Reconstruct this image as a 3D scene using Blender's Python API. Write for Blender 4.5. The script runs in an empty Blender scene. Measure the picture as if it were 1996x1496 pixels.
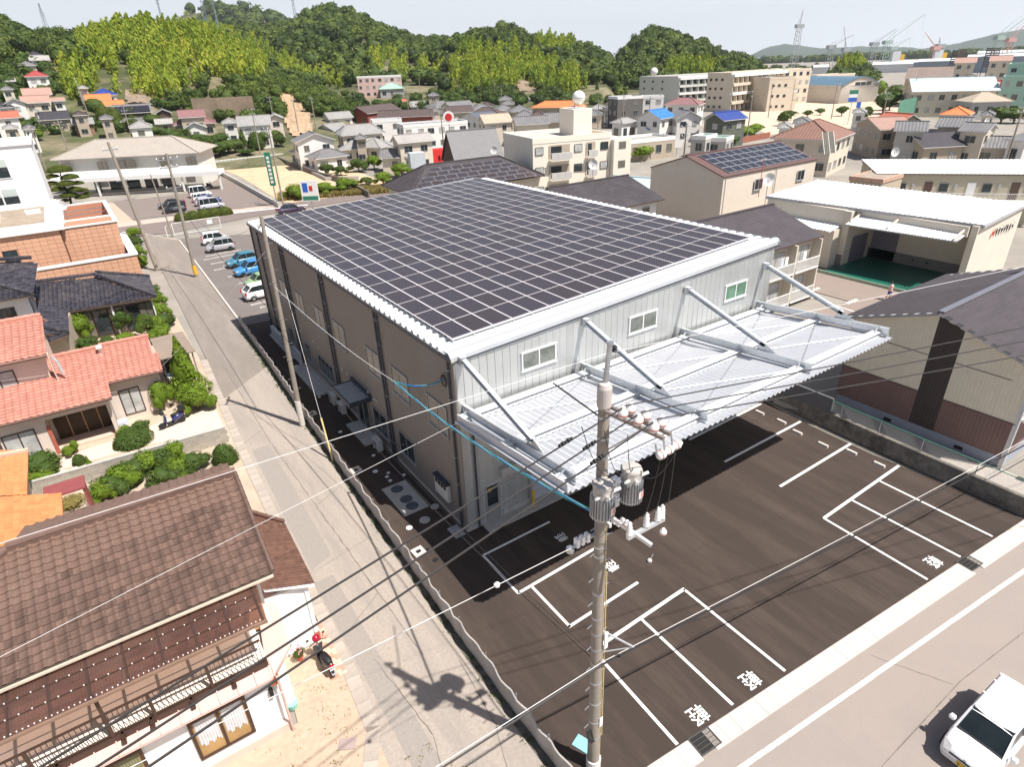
import bpy, math, random
import numpy as np
from mathutils import Vector, Matrix
D = bpy.data
SC = bpy.context.scene
COL = SC.collection
rnd = random.Random(7)
rad = math.radians
# -- camera
F_PX, CX, CY = 1207.5, 998.0, 748.0
PITCH, ROLL, YAW = rad(27.3366), rad(-2.1641), rad(33.6512)
CAM = np.array([-10.897, -20.692, 20.0])
_fw = np.array([math.sin(YAW)*math.cos(PITCH), math.cos(YAW)*math.cos(PITCH), -math.sin(PITCH)])
_rt = np.array([math.cos(YAW), -math.sin(YAW), 0.0]); _up = np.cross(_rt, _fw)
_r2 = _rt*math.cos(ROLL)+_up*math.sin(ROLL); _u2 = -_rt*math.sin(ROLL)+_up*math.cos(ROLL)
RM = np.array([_r2, -_u2, _fw])
cam = D.cameras.new('camera'); camo = D.objects.new('camera', cam); COL.objects.link(camo)
cam.sensor_width = 36.0; cam.lens = F_PX/1996*36; cam.clip_end = 30000; cam.clip_start = 0.3
camo.matrix_world = Matrix(((_r2[0], _u2[0], -_fw[0], CAM[0]), (_r2[1], _u2[1], -_fw[1], CAM[1]), (_r2[2], _u2[2], -_fw[2], CAM[2]), (0, 0, 0, 1)))
SC.camera = camo
# -- world, sun, exposure
SUN_EL = rad(60.5); SUN_DIR = (0.45, -0.893)          # horizontal direction towards the sun
w = D.worlds.new('World'); SC.world = w; w.use_nodes = True
nt = w.node_tree; nt.nodes.clear()
_o = nt.nodes.new('ShaderNodeOutputWorld'); _b = nt.nodes.new('ShaderNodeBackground'); _s = nt.nodes.new('ShaderNodeTexSky')
_s.sky_type = 'NISHITA'; _s.sun_disc = False; _s.sun_elevation = SUN_EL
_s.sun_rotation = math.atan2(SUN_DIR[0], SUN_DIR[1]); _s.altitude = 20; _s.air_density = 1.0; _s.dust_density = 2.2; _s.ozone_density = 1.6
_b.inputs[1].default_value = 0.062
# pale summer haze all round the horizon: the sky colour whitens towards elevation zero
_tc = nt.nodes.new('ShaderNodeTexCoord'); _sp = nt.nodes.new('ShaderNodeSeparateXYZ'); _mr = nt.nodes.new('ShaderNodeMapRange'); _mx = nt.nodes.new('ShaderNodeMix'); _mx.data_type = 'RGBA'
_mr.inputs[1].default_value = 0.0; _mr.inputs[2].default_value = .26; _mr.inputs[3].default_value = 1.0; _mr.inputs[4].default_value = 0.0; _mr.interpolation_type = 'SMOOTHSTEP'
nt.links.new(_tc.outputs['Generated'], _sp.inputs[0]); nt.links.new(_sp.outputs[2], _mr.inputs[0]); nt.links.new(_mr.outputs[0], _mx.inputs[0])
nt.links.new(_s.outputs[0], _mx.inputs[6]); _mx.inputs[7].default_value = (12.0, 12.5, 13.2, 1)
nt.links.new(_mx.outputs[2], _b.inputs[0]); nt.links.new(_b.outputs[0], _o.inputs[0])
sun = D.lights.new('sun', 'SUN'); sun.energy = 5.0; sun.angle = rad(0.53); sun.color = (1.0, 0.955, 0.89)
suno = D.objects.new('sun', sun); COL.objects.link(suno); suno.location = (60, -110, 160)
_l = math.hypot(*SUN_DIR)
_sd = Vector((SUN_DIR[0]/_l*math.cos(SUN_EL), SUN_DIR[1]/_l*math.cos(SUN_EL), math.sin(SUN_EL)))
suno.rotation_euler = _sd.to_track_quat('Z', 'Y').to_euler()
SC.view_settings.view_transform = 'Standard'; SC.view_settings.look = 'None'; SC.view_settings.exposure = 0.58
SC.view_settings.gamma = 1.0
# -- picking helpers (a photo pixel as a point on a plane of the place)
def ray(px, py):
 return RM.T @ np.array([(px-CX)/F_PX, (py-CY)/F_PX, 1.0])
def g(px, py, z=0.0):
 d = ray(px, py); t = (z-CAM[2])/d[2]; return tuple(CAM+d*t)
def gd(px, py, dist):
 d = ray(px, py); t = dist/math.hypot(d[0], d[1]); return tuple(CAM+d*t)
def gy(px, py, y):
 d = ray(px, py); t = (y-CAM[1])/d[1]; return tuple(CAM+d*t)
def gx(px, py, x):
 d = ray(px, py); t = (x-CAM[0])/d[0]; return tuple(CAM+d*t)
# -- materials
MATS = {}
def pm(name, col, rough=0.8, var=0.12, scale=3.0, bump=0.0, bscale=30.0, metal=0.0, rand=0.0, stain=None, samt=0.0, sscale=0.4, spec=0.4, st=None):
 """procedural material: base colour with noise at two scales, optional stains, bump and per-object value jitter"""
 if name in MATS: return MATS[name]
 m = D.materials.new(name); m.use_nodes = True; t = m.node_tree; N = t.nodes; L = t.links
 b = N['Principled BSDF']; b.inputs['Roughness'].default_value = rough; b.inputs['Metallic'].default_value = metal
 b.inputs['Specular IOR Level'].default_value = spec
 tc = N.new('ShaderNodeTexCoord')
 n1 = N.new('ShaderNodeTexNoise'); n1.inputs['Scale'].default_value = scale; n1.inputs['Detail'].default_value = 6; n1.inputs['Roughness'].default_value = .65
 L.new(tc.outputs['Object'], n1.inputs['Vector'])
 mr = N.new('ShaderNodeMapRange'); mr.inputs[1].default_value = .3; mr.inputs[2].default_value = .7
 mr.inputs[3].default_value = 1-var; mr.inputs[4].default_value = 1+var
 L.new(n1.outputs[0], mr.inputs[0])
 hsv = N.new('ShaderNodeHueSaturation'); hsv.inputs['Color'].default_value = (*col, 1)
 val = mr.outputs[0]
 if rand:
  oi = N.new('ShaderNodeObjectInfo'); r2 = N.new('ShaderNodeMapRange'); r2.inputs[3].default_value = 1-rand; r2.inputs[4].default_value = 1+rand
  L.new(oi.outputs['Random'], r2.inputs[0]); mu = N.new('ShaderNodeMath'); mu.operation = 'MULTIPLY'
  L.new(val, mu.inputs[0]); L.new(r2.outputs[0], mu.inputs[1]); val = mu.outputs[0]
 L.new(val, hsv.inputs['Value'])
 out = hsv.outputs[0]
 if stain:
  n2 = N.new('ShaderNodeTexNoise'); n2.inputs['Scale'].default_value = sscale; n2.inputs['Detail'].default_value = 8; n2.inputs['Roughness'].default_value = .7
  if st:
   mp = N.new('ShaderNodeMapping'); mp.inputs['Scale'].default_value = st; L.new(tc.outputs['Object'], mp.inputs[0]); L.new(mp.outputs[0], n2.inputs['Vector'])
  else: L.new(tc.outputs['Object'], n2.inputs['Vector'])
  m2 = N.new('ShaderNodeMapRange'); m2.inputs[1].default_value = .45; m2.inputs[2].default_value = .68; m2.inputs[3].default_value = 0; m2.inputs[4].default_value = samt
  L.new(n2.outputs[0], m2.inputs[0]); mx = N.new('ShaderNodeMix'); mx.data_type = 'RGBA'
  L.new(m2.outputs[0], mx.inputs[0]); L.new(out, mx.inputs[6]); mx.inputs[7].default_value = (*stain, 1); out = mx.outputs[2]
 L.new(out, b.inputs['Base Color'])
 if bump:
  n3 = N.new('ShaderNodeTexNoise'); n3.inputs['Scale'].default_value = bscale; n3.inputs['Detail'].default_value = 4
  L.new(tc.outputs['Object'], n3.inputs['Vector'])
  bp = N.new('ShaderNodeBump'); bp.inputs['Strength'].default_value = bump; bp.inputs['Distance'].default_value = .02
  L.new(n3.outputs[0], bp.inputs['Height']); L.new(bp.outputs[0], b.inputs['Normal'])
 MATS[name] = m
 return m
def glass(name, col=(.03, .04, .045), rough=.06):
 if name in MATS: return MATS[name]
 m = pm(name, col, rough, var=.5, scale=.7, spec=.6); return m
# -- mesh builder
class MB:
 def __init__(s): s.v = []; s.f = []; s.m = []
 def face(s, pts, mi=0):
  n = len(s.v); s.v += [tuple(p) for p in pts]; s.f.append(tuple(range(n, n+len(pts)))); s.m.append(mi); return s
 def mesh(s, vs, fs, mi=0):
  n = len(s.v); s.v += [tuple(p) for p in vs]
  for f in fs: s.f.append(tuple(i+n for i in f)); s.m.append(mi)
  return s
 def box(s, x0, y0, z0, x1, y1, z1, mi=0):
  return s.mesh([(x0,y0,z0),(x1,y0,z0),(x1,y1,z0),(x0,y1,z0),(x0,y0,z1),(x1,y0,z1),(x1,y1,z1),(x0,y1,z1)],
      [(0,3,2,1),(4,5,6,7),(0,1,5,4),(1,2,6,5),(2,3,7,6),(3,0,4,7)], mi)
 def prism(s, poly, z0, z1, mi=0):
  n = len(poly); vs = [(p[0],p[1],z0) for p in poly]+[(p[0],p[1],z1) for p in poly]
  return s.mesh(vs, [tuple(range(n-1,-1,-1)), tuple(range(n,2*n))]+[(i,(i+1)%n,n+(i+1)%n,n+i) for i in range(n)], mi)
 def bar(s, a, b, w, h=None, mi=0, up=(0,0,1)):
  """box beam from a to b, w wide, h high"""
  h = h or w; a = Vector(a); b = Vector(b); d = (b-a).normalized(); u = Vector(up)
  if abs(d.dot(u)) > .98: u = Vector((1,0,0))
  x = d.cross(u).normalized()*w/2; y = x.cross(d).normalized()*h/2
  vs = [a-x-y, a+x-y, a+x+y, a-x+y, b-x-y, b+x-y, b+x+y, b-x+y]
  return s.mesh([tuple(v) for v in vs], [(0,1,2,3),(7,6,5,4),(0,4,5,1),(1,5,6,2),(2,6,7,3),(3,7,4,0)], mi)
 def hbeam(s, a, b, w, h, t=.02, mi=0):
  a = Vector(a); b = Vector(b); z = Vector((0,0,1)); d=(b-a).normalized(); x=d.cross(z).normalized(); y=x.cross(d)
  s.bar(a+y*(h/2-t/2), b+y*(h/2-t/2), w, t, mi); s.bar(a-y*(h/2-t/2), b-y*(h/2-t/2), w, t, mi); s.bar(a, b, t, h-2*t, mi); return s
 def tube(s, pts, r, n=6, mi=0, cap=True, r2=None):
  pts = [Vector(p) for p in pts]; rings = []
  for i, p in enumerate(pts):
   d = (pts[min(i+1, len(pts)-1)]-pts[max(i-1, 0)]).normalized(); u = Vector((0,0,1)) if abs(d.z) < .95 else Vector((1,0,0))
   x = d.cross(u).normalized(); y = x.cross(d); rr = r if r2 is None else r+(r2-r)*i/(len(pts)-1)
   rings.append([tuple(p+(x*math.cos(2*math.pi*k/n)+y*math.sin(2*math.pi*k/n))*rr) for k in range(n)])
  vs = [q for g_ in rings for q in g_]
  fs = [(i*n+k, i*n+(k+1)%n, (i+1)*n+(k+1)%n, (i+1)*n+k) for i in range(len(pts)-1) for k in range(n)]
  if cap: fs += [tuple(range(n-1,-1,-1)), tuple(range((len(pts)-1)*n, len(pts)*n))]
  return s.mesh(vs, fs, mi)
 def lathe(s, c, prof, n=10, mi=0, axis='z'):
  """prof: list of (radius, height)"""
  vs = []
  for r, h in prof:
   for k in range(n):
    a = 2*math.pi*k/n; p = (r*math.cos(a), r*math.sin(a), h)
    if axis == 'x': p = (p[2], p[0], p[1])
    if axis == 'y': p = (p[0], p[2], p[1])
    vs.append((c[0]+p[0], c[1]+p[1], c[2]+p[2]))
  m = len(prof)
  fs = [(i*n+k, i*n+(k+1)%n, (i+1)*n+(k+1)%n, (i+1)*n+k) for i in range(m-1) for k in range(n)]+[tuple(range(n-1,-1,-1)), tuple(range((m-1)*n, m*n))]
  return s.mesh(vs, fs, mi)
 def data(s, name, mats, smooth=False):
  me = D.meshes.new(name); me.from_pydata(s.v, [], s.f)
  if not isinstance(mats, (list, tuple)): mats = [mats]
  for m in mats: me.materials.append(m)
  if len(mats) > 1: me.polygons.foreach_set('material_index', s.m)
  if smooth: me.polygons.foreach_set('use_smooth', [True]*len(s.f))
  me.update(); return me
 def build(s, name, mats, parent=None, smooth=False, loc=None, rz=0):
  o = D.objects.new(name, s.data(name, mats, smooth)); COL.objects.link(o)
  if parent is not None: o.parent = parent
  if loc is not None: o.location = loc
  if rz: o.rotation_euler = (0, 0, rz)
  return o
def npmesh(name, V, Fc, mats, tint=None, smooth=False, mi=None):
 """fast mesh from numpy arrays; Fc is (n,k)"""
 me = D.meshes.new(name); k = Fc.shape[1]
 me.vertices.add(len(V)); me.vertices.foreach_set('co', V.astype(np.float32).ravel())
 me.loops.add(Fc.size); me.loops.foreach_set('vertex_index', Fc.astype(np.int32).ravel())
 me.polygons.add(len(Fc)); me.polygons.foreach_set('loop_start', np.arange(0, Fc.size, k, dtype=np.int32))
 if not isinstance(mats, (list, tuple)): mats = [mats]
 for m in mats: me.materials.append(m)
 if mi is not None: me.polygons.foreach_set('material_index', mi.astype(np.int32))
 if tint is not None:
  at = me.attributes.new('tint', 'FLOAT', 'POINT'); at.data.foreach_set('value', tint.astype(np.float32))
 me.update(calc_edges=True)
 return me
def tag(o, label=None, cat=None, group=None, kind=None):
 if label: o['label'] = label
 if cat: o['category'] = cat
 if group: o['group'] = group
 if kind: o['kind'] = kind
 return o
def thing(name, label, cat, loc=(0,0,0), rz=0.0, group=None):
 o = D.objects.new(name, None); COL.objects.link(o); o.location = loc; o.rotation_euler = (0, 0, rz); o.empty_display_size = .3
 return tag(o, label, cat, group)
def link(name, data, parent, loc=(0,0,0), rot=(0,0,0), scale=None):
 o = D.objects.new(name, data); COL.objects.link(o); o.parent = parent; o.location = loc; o.rotation_euler = rot
 if scale: o.scale = scale
 return o
def copy_tree(o, label=None, loc=None, rz=None, scale=None, parent=None):
 c = o.copy(); COL.objects.link(c); c.parent = parent
 if label: c['label'] = label
 if loc is not None: c.location = loc
 if rz is not None: c.rotation_euler = (0, 0, rz)
 if scale: c.scale = (scale,)*3 if not isinstance(scale, tuple) else scale
 for ch in o.children: copy_tree(ch, parent=c)
 return c
def struct(o, name=None): o['kind'] = 'structure'; return o
def sheet(name, pts, z, mat, kind='structure', parent=None):
 m = MB().face([(p[0], p[1], z) for p in pts]); o = m.build(name, mat, parent)
 if parent is None and kind: o['kind'] = kind
 return o
# ==== MATERIALS USED WIDELY
M_town = pm('town ground', (.30,.27,.235), .95, .2, .15, stain=(.2,.19,.17), samt=.6, sscale=.05)
M_lane = pm('weathered lane', (.37,.315,.27), .92, .14, 8, bump=.6, bscale=60, stain=(.26,.235,.215), samt=.8, sscale=.6, st=(1.4,.16,1))
M_road = pm('pale road asphalt', (.315,.265,.235), .9, .17, 40, bump=.5, bscale=90, stain=(.27,.235,.215), samt=.6, sscale=.3)
M_oldasph = pm('old asphalt', (.17,.145,.135), .9, .12, 30, bump=.4, bscale=80, stain=(.2,.18,.165), samt=.7, sscale=.25)
M_lot = pm('new dark asphalt', (.050,.036,.029), .88, .18, 45, bump=.6, bscale=120, stain=(.088,.063,.050), samt=.85, sscale=.5, st=(1.6,.22,1))
M_paint = pm('white road paint', (.8,.79,.77), .7, .06, 8, spec=.3)
M_wpaint = pm('worn white line', (.74,.72,.69), .8, .14, 14)
M_conc = pm('concrete', (.47,.45,.42), .9, .12, 3, bump=.3, bscale=40, stain=(.36,.34,.32), samt=.5, sscale=1.2)
M_kerb = pm('pale gutter concrete', (.6,.54,.49), .9, .07, 5, bump=.3, bscale=50, rand=.06, stain=(.45,.4,.36), samt=.4, sscale=2)
M_dirtconc = pm('stained old concrete wall', (.21,.19,.165), .95, .35, 2.2, bump=.8, bscale=14, stain=(.05,.045,.04), samt=.8, sscale=.8)
M_sand = pm('sandy yard soil', (.47,.36,.27), .98, .12, 5, bump=.6, bscale=30, stain=(.38,.29,.21), samt=.6, sscale=.8)
M_galv = pm('galvanised steel', (.5,.52,.55), .42, .14, 5, metal=.75, stain=(.36,.38,.4), samt=.6, sscale=3)
M_galvw = pm('bright galvanised steel', (.66,.68,.7), .45, .12, 6, metal=.55, stain=(.5,.52,.54), samt=.5, sscale=2)
M_silver = pm('silver siding', (.50,.51,.50), .42, .06, 1.0, metal=.45, rand=.05, spec=.5)
M_taupe = pm('taupe corrugated siding', (.27,.245,.225), .5, .05, .6, metal=.3)
M_roofw = pm('white folded roof', (.72,.72,.72), .5, .06, 1.5)
M_navy = pm('dark slate trim', (.07,.08,.10), .45, .1, 3, metal=.3)
M_deck = pm('white canopy deck', (.55,.56,.59), .5, .05, 1.2, metal=.2, stain=(.62,.63,.65), samt=.3, sscale=.8)
M_al = pm('white aluminium', (.75,.75,.75), .4, .05, 3)
M_alg = pm('grey aluminium', (.42,.42,.42), .4, .05, 3, metal=.5)
M_dglass = glass('dark glass')
M_gglass = pm('glass with pale interior behind', (.16,.17,.15), .07, .5, 1.1, spec=.7)
M_grglass = pm('glass over green blind', (.12,.22,.15), .1, .3, 1.1, spec=.7)
M_beigeglass = pm('frosted window', (.15,.14,.115), .15, .1, 1.1, spec=.6)
M_black = pm('black rubber', (.015,.015,.016), .6, .2, 5)
M_cable = pm('black cable', (.02,.02,.022), .55, .1, 5)
M_yel = pm('yellow paint', (.75,.42,.03), .5, .06, 5)
M_tan = pm('yellowed plastic guard', (.7,.56,.25), .5, .1, 2)
M_por = pm('white porcelain', (.82,.8,.78), .2, .03, 2, spec=.6)
M_redb = pm('red brown band', (.45,.10,.06), .4, .05, 2)
M_pole = pm('pole concrete', (.30,.26,.215), .9, .1, 3, bump=.2, bscale=30, stain=(.24,.205,.175), samt=.6, sscale=1.0)
M_ac = pm('ac unit casing', (.62,.61,.58), .5, .04, 2)
# -- ground sheets
def road_y(x, off=0.0): return -13.08-0.0935*x+off             # edge between car park and gutter
gr = MB(); S = 9000
gr.face([(-S,-S,-.06),(S,-S,-.06),(S,S,-.06),(-S,S,-.06)])
struct(gr.build('ground', M_town))
sheet('front_road', [(-60,-30,0),(70,-40,0),(70,road_y(70),0),(-1.1,road_y(-1.1),0),(-2.2,-12.9,0),(-3.8,-12.4,0),(-60,road_y(-60,1.2),0)][::1], -.004, M_road)
sheet('lane', [(-7.9,-16,0),(-3.55,-13.0,0),(-3.4,-6,0),(-3.05,8,0),(-2.75,20,0),(-2.1,36,0),(-1.05,76,0),(-4.4,84,0),(-5.0,67,0),(-5.6,45,0),(-6.1,30,0),(-6.9,15,0),(-7.25,4,0),(-7.35,-3.9,0),(-7.6,-6.6,0),(-8.6,-9.5,0),(-14,-13.5,0)], .004, M_lane)
sheet('car_park', [(-3.2,-12.95,0),(-2.0,-13.05,0),(-1.1,road_y(-1.1),0),(21.9,road_y(21.9),0),(21.4,-8,0),(21.6,-3,0),(22.8,4,0),(23.5,34,0),(-2.1,35.6,0),(-2.75,20,0),(-3.05,8,0),(-3.3,0,0)], .010, M_lot)
sheet('rear_car_park', [(-2.1,35.6,0),(23.5,34,0),(30,60,0),(8,71.5,0),(-1.05,76,0)], .006, M_oldasph)
# ---- white markings of the front car park: one object per stripe
def stripe(a, b, wd=.12, z=.018, nm='parking_line', m=None, parent=None):
 a = Vector((a[0],a[1],0)); b = Vector((b[0],b[1],0)); d = (b-a).normalized(); n = Vector((-d.y,d.x,0))*wd/2
 return sheet(nm, [a-n, b-n, b+n, a+n], z, m or M_paint, None, parent)
marks = thing('parking_markings', 'white painted bay lines on the dark asphalt in front of the metal building', 'road marking', (5,-8,0)); marks.location = (0,0,0)
for a, b, wd in [((-.28,-1.8),(3.6,-1.78),.12),((-.28,-1.8),(-.28,-4.65),.12),((-.28,-4.62),(4.4,-4.5),.14),((.4,-4.7),(.36,-7.3),.12),((.3,-7.26),(4.2,-7.18),.13),
     ((.3,-8.66),(5.52,-8.6),.15),((2.9,-8.7),(2.76,-13.2),.12),((5.47,-8.6),(5.38,-13.45),.12),((.36,-8.7),(.15,-13.05),.12),
     ((14.3,-9.5),(21.45,-9.44),.15),((14.3,-9.5),(14.08,-14.3),.12),((16.67,-9.55),(16.6,-14.5),.12),((19.3,-9.5),(19.15,-14.75),.12),((14.85,-6.75),(21.5,-6.74),.15),((14.4,-3.6),(21.5,-3.6),.15),((14.6,-.9),(21.5,-.8),.15)]:
 stripe(a, b, wd, parent=marks)
# ---- painted "kei" characters (light vehicle) from strokes on a 10 x 10 grid
KEI = [((0,8.6),(4.6,8.6)),((2.3,10),(2.3,0)),((.4,7),(4.2,7)),((.4,5.2),(4.2,5.2)),((.4,3.4),(4.2,3.4)),((.4,7),(.4,3.4)),((4.2,7),(4.2,3.4)),((0,1.8),(4.8,1.8)),
    ((5.6,9.6),(9.4,9.6)),((9.4,9.6),(5.4,5.6)),((6,8.4),(9.9,5.4)),((5.8,3.6),(9.6,3.6)),((7.7,5.2),(7.7,.5)),((5.2,.4),(10,.4))]
for (cx_, cy_), an, s_, lb in (((3.35,-3.0),90,.5,'white painted kanji on the shaded asphalt nearest the metal door'),((3.95,-5.8),90,.55,'white painted kanji on asphalt just right of the big utility pole'),
  ((1.5,-12.75),180,.62,'white painted kanji at the kerb beside the near drain grate'),((4.05,-12.95),180,.62,'white painted kanji at the kerb second from the near grate'),((15.35,-13.95),180,.6,'white painted kanji at the kerb by the far drain grate')):
 mb = MB()
 for a, b in KEI:
  a = Vector(((a[0]-5)/10*s_, (a[1]-5)/10*s_, 0)); b = Vector(((b[0]-5)/10*s_, (b[1]-5)/10*s_, 0)); d = (b-a).normalized(); n = Vector((-d.y,d.x,0))*s_*.05
  k = .0002*len(mb.f); mb.face([tuple(p+Vector((0,0,k))) for p in (a-n-d*.02, b-n+d*.02, b+n+d*.02, a+n-d*.02)])
 o = mb.build('painted_kanji', M_paint, None, loc=(cx_, cy_, .019), rz=rad(an-(5 if an==180 else 0))); tag(o, lb, 'road marking', 'painted kanji in the parking bays')
# ---- gutter blocks along the front road
gut = tag(D.objects.new('gutter', None), None, None, None, 'structure'); COL.objects.link(gut)
bl = MB().box(-.295,-.33,0,.295,.33,.035).box(-.295,-.4,0,.295,-.336,.02); bd = bl.data('kerb_block', M_kerb)
ang = math.atan(-.0935)
gratepos = [(.95,-13.5),(16.5,-14.9)]
for i in range(56):
 x = -1.6+i*.602*math.cos(ang)
 if any(abs(x-gx_) < .42 for gx_, _ in gratepos): continue
 link('kerb_block', bd, gut, (x, road_y(x)-.36, rnd.uniform(-.004,.004)), (0,0,ang+rnd.uniform(-.004,.004)))
for i in range(7):
 a = rad(-18-i*3); link('kerb_block', bd, gut, (-2.2-i*.58, road_y(-2.2)-.33+i*.1*0+.02*i, 0), (0,0,ang+rad(-i*0.6)))
M_grate = pm('steel grate', (.12,.115,.11), .5, .2, 5, metal=.6)
for (x, y), lb in zip(gratepos, ('steel drain grate in the gutter nearest the utility pole','steel drain grate in the gutter at the far corner bay')):
 t = thing('drain_grate', lb, 'drain grate', (x,y,0), ang, 'steel grates in the roadside gutter')
 MB().box(-.42,-.3,0,.42,.3,.012).build('pit', M_black, t)
 f = MB().box(-.45,-.33,0,.45,-.29,.05).box(-.45,.29,0,.45,.33,.05).box(-.45,-.29,0,-.41,.29,.05).box(.41,-.29,0,.45,.29,.05); f.build('frame', M_grate, t)
 bd2 = MB().box(-.008,-.29,.015,.008,.29,.045).data('bar', M_grate)
 for k in range(20): link('bar', bd2, t, (-.39+k*.041,0,0))
 MB().box(-.41,-.01,.046,.41,.01,.052).box(-.41,-.16,.046,.41,-.14,.052).box(-.41,.14,.046,.41,.16,.052).build('crossbar', M_grate, t)
# worn white edge line of the road: short dashes of worn paint
wl = thing('road_edge_line', 'worn broken white edge line painted along the front road', 'road marking')
x = -6.0
while x < 42:
 L_ = rnd.uniform(.35,1.5); yy = -14.60-.1035*x; y2 = -14.60-.1035*(x+L_-.03)
 stripe((x, yy+rnd.uniform(-.006,.006)), (x+L_-.03, y2), .16, .003, 'line_piece', M_wpaint, wl); x += L_
sheet('road_patch', [(-20,-17.5,0),(45,-22.0,0),(45,-34,0),(-20,-30,0)], .001, pm('road asphalt, darker half', (.285,.245,.222), .9, .17, 40, bump=.5, bscale=90, stain=(.32,.275,.245), samt=.6, sscale=.3))
# precast gutter and edge strip along the left of the lane
lg = tag(D.objects.new('lane_gutter', None), None, None, None, 'structure'); COL.objects.link(lg)
bd3 = MB().box(-.24,-.295,0,.24,.295,.03).data('gutter_slab', pm('worn gutter slab', (.42,.36,.31), .92, .12, 4, bump=.4, bscale=50, rand=.1, stain=(.3,.26,.22), samt=.6, sscale=1.5))
pl = [(-7.75,-6.6),(-7.55,-3.9),(-7.4,4),(-7.05,15),(-6.3,30)]
for i in range(62):
 y = -6.4+i*.6
 for (xa,ya),(xb,yb) in zip(pl, pl[1:]):
  if ya <= y <= yb: link('gutter_slab', bd3, lg, (xa+(xb-xa)*(y-ya)/(yb-ya), y, 0), (0,0,-math.atan2(xb-xa,yb-ya)))
for i in range(9): link('gutter_slab', bd3, lg, (-7.85-.5*i*.62*.9, -6.85-.62*i*.85,0), (0,0,rad(-28)))
# darker rear stretch of the lane, pale dividing kerb, seams and repair strips
sheet('lane_rear_asphalt', [(-6.55,22,0),(-2.62,25.5,0),(-2.05,36,0),(-1.1,75,0),(-4.2,82,0),(-5.0,67,0),(-5.6,45,0),(-6.1,30,0)], .010, pm('rear lane asphalt', (.235,.20,.175), .92, .12, 8, bump=.6, bscale=60, stain=(.32,.28,.245), samt=.7, sscale=.5, st=(1.2,.2,1)))
kd = MB().bar((-1.95,36.2,.06),(-1.0,75,.06),.16,.12).build('dividing_kerb', M_kerb); struct(kd)
sheet('lane_repair_strip', [(-7.0,2,0),(-5.9,2.5,0),(-5.6,14,0),(-6.6,14,0)], .009, pm('lane repair', (.30,.265,.235), .92, .1, 8, bump=.5, bscale=60)); sheet('lane_repair_strip', [(-7.25,-9,0),(-6.4,-9,0),(-6.3,1.2,0),(-7.15,1.2,0)], .0095, MATS['lane repair'])
M_seam = pm('dark seam', (.17,.15,.13), .95, .3, 3)
def crack(pts, w_=.035, z=.0125, nm='crack'):
 mb = MB()
 for a, b in zip(pts, pts[1:]):
  n = max(1, int(math.hypot(b[0]-a[0], b[1]-a[1])/.35)); q = [(a[0]+(b[0]-a[0])*k/n+rnd.uniform(-.03,.03), a[1]+(b[1]-a[1])*k/n) for k in range(n+1)]
  for p0, p1 in zip(q, q[1:]): d = Vector((p1[0]-p0[0], p1[1]-p0[1], 0)).normalized(); m_ = Vector((-d.y,d.x,0))*w_*rnd.uniform(.25,.6); mb.face([(p0[0]-m_.x,p0[1]-m_.y,z),(p1[0]-m_.x,p1[1]-m_.y,z),(p1[0]+m_.x,p1[1]+m_.y,z),(p0[0]+m_.x,p0[1]+m_.y,z)])
 o = mb.build(nm, M_seam); o['kind'] = 'structure'
crack([(-5.3,28),(-5.45,14),(-5.2,4),(-5.0,-5)], .04); crack([(-5.2,6.5),(-3.7,7.3)]); crack([(-5.1,-1),(-6.9,-2.2)]); crack([(-5.5,16),(-6.8,15.1)]); crack([(-4.0,-6),(-4.3,-9),(-5.4,-12)]); crack([(-6.6,-4),(-6.2,-8),(-6.9,-11)])
crack([(-30,-15.2),(-2,-17.2),(10,-17.3),(44,-20.8)], .03, .004, 'road_seam'); crack([(8.5,-14.9),(9.6,-17.2)], .02, .004, 'road_seam')
# tarpaulin clad low fence between lane and car park
fp = [(-2.05,35.8),(-2.35,26),(-2.75,16),(-3.0,8),(-3.25,0),(-3.4,-5),(-3.48,-9),(-3.46,-12.6)]
fen = thing('lot_fence', 'low grey sheet panel fence running along the lane beside the metal building', 'fence')
M_fence = pm('grey fence sheet', (.42,.385,.36), .75, .14, 1.2, bump=.4, bscale=6, stain=(.3,.28,.26), samt=.5, sscale=1.5, rand=.06)
seg = []
for (xa,ya),(xb,yb) in zip(fp, fp[1:]):
 n = max(1, round(abs(yb-ya)/1.8))
 for k in range(n): seg.append(((xa+(xb-xa)*k/n, ya+(yb-ya)*k/n), (xa+(xb-xa)*(k+1)/n, ya+(yb-ya)*(k+1)/n)))
for a, b in seg:
 mb = MB(); n = 8; rows = []
 for k in range(n+1):
  t = k/n; x = a[0]+(b[0]-a[0])*t; y = a[1]+(b[1]-a[1])*t; wob = .05*math.sin(t*9+a[1])*(1 if 0<k<n else 0)
  rows.append([(x+.02+wob*.2, y, .02), (x+.01-wob*.4, y, .5), (x+wob, y, .92+.03*math.sin(t*6.3)), (x-.05+wob, y, .9+.03*math.sin(t*6.3)), (x-.04+wob*.3, y, .02)])
 vs = [p for r in rows for p in r]; mb.mesh(vs, [(i*5+j, i*5+j+1, (i+1)*5+j+1, (i+1)*5+j) for i in range(n) for j in range(4)])
 mb.build('fence_panel', M_fence, fen)
 MB().tube([(a[0]+.06,a[1],0),(a[0]+.06,a[1],.95)],.024).build('post', M_galv, fen)
# concrete foot of the fence and weedy strip
mb = MB()
for (xa,ya),(xb,yb) in zip(fp, fp[1:]): mb.face([(xa-.32,ya,.012),(xb-.32,yb,.012),(xb+.03,yb,.012),(xa+.03,ya,.012)])
tag(mb.build('fence_verge', pm('dark gravel strip', (.13,.12,.10), .95, .4, 12, bump=.6, bscale=40)), kind='structure')
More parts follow.
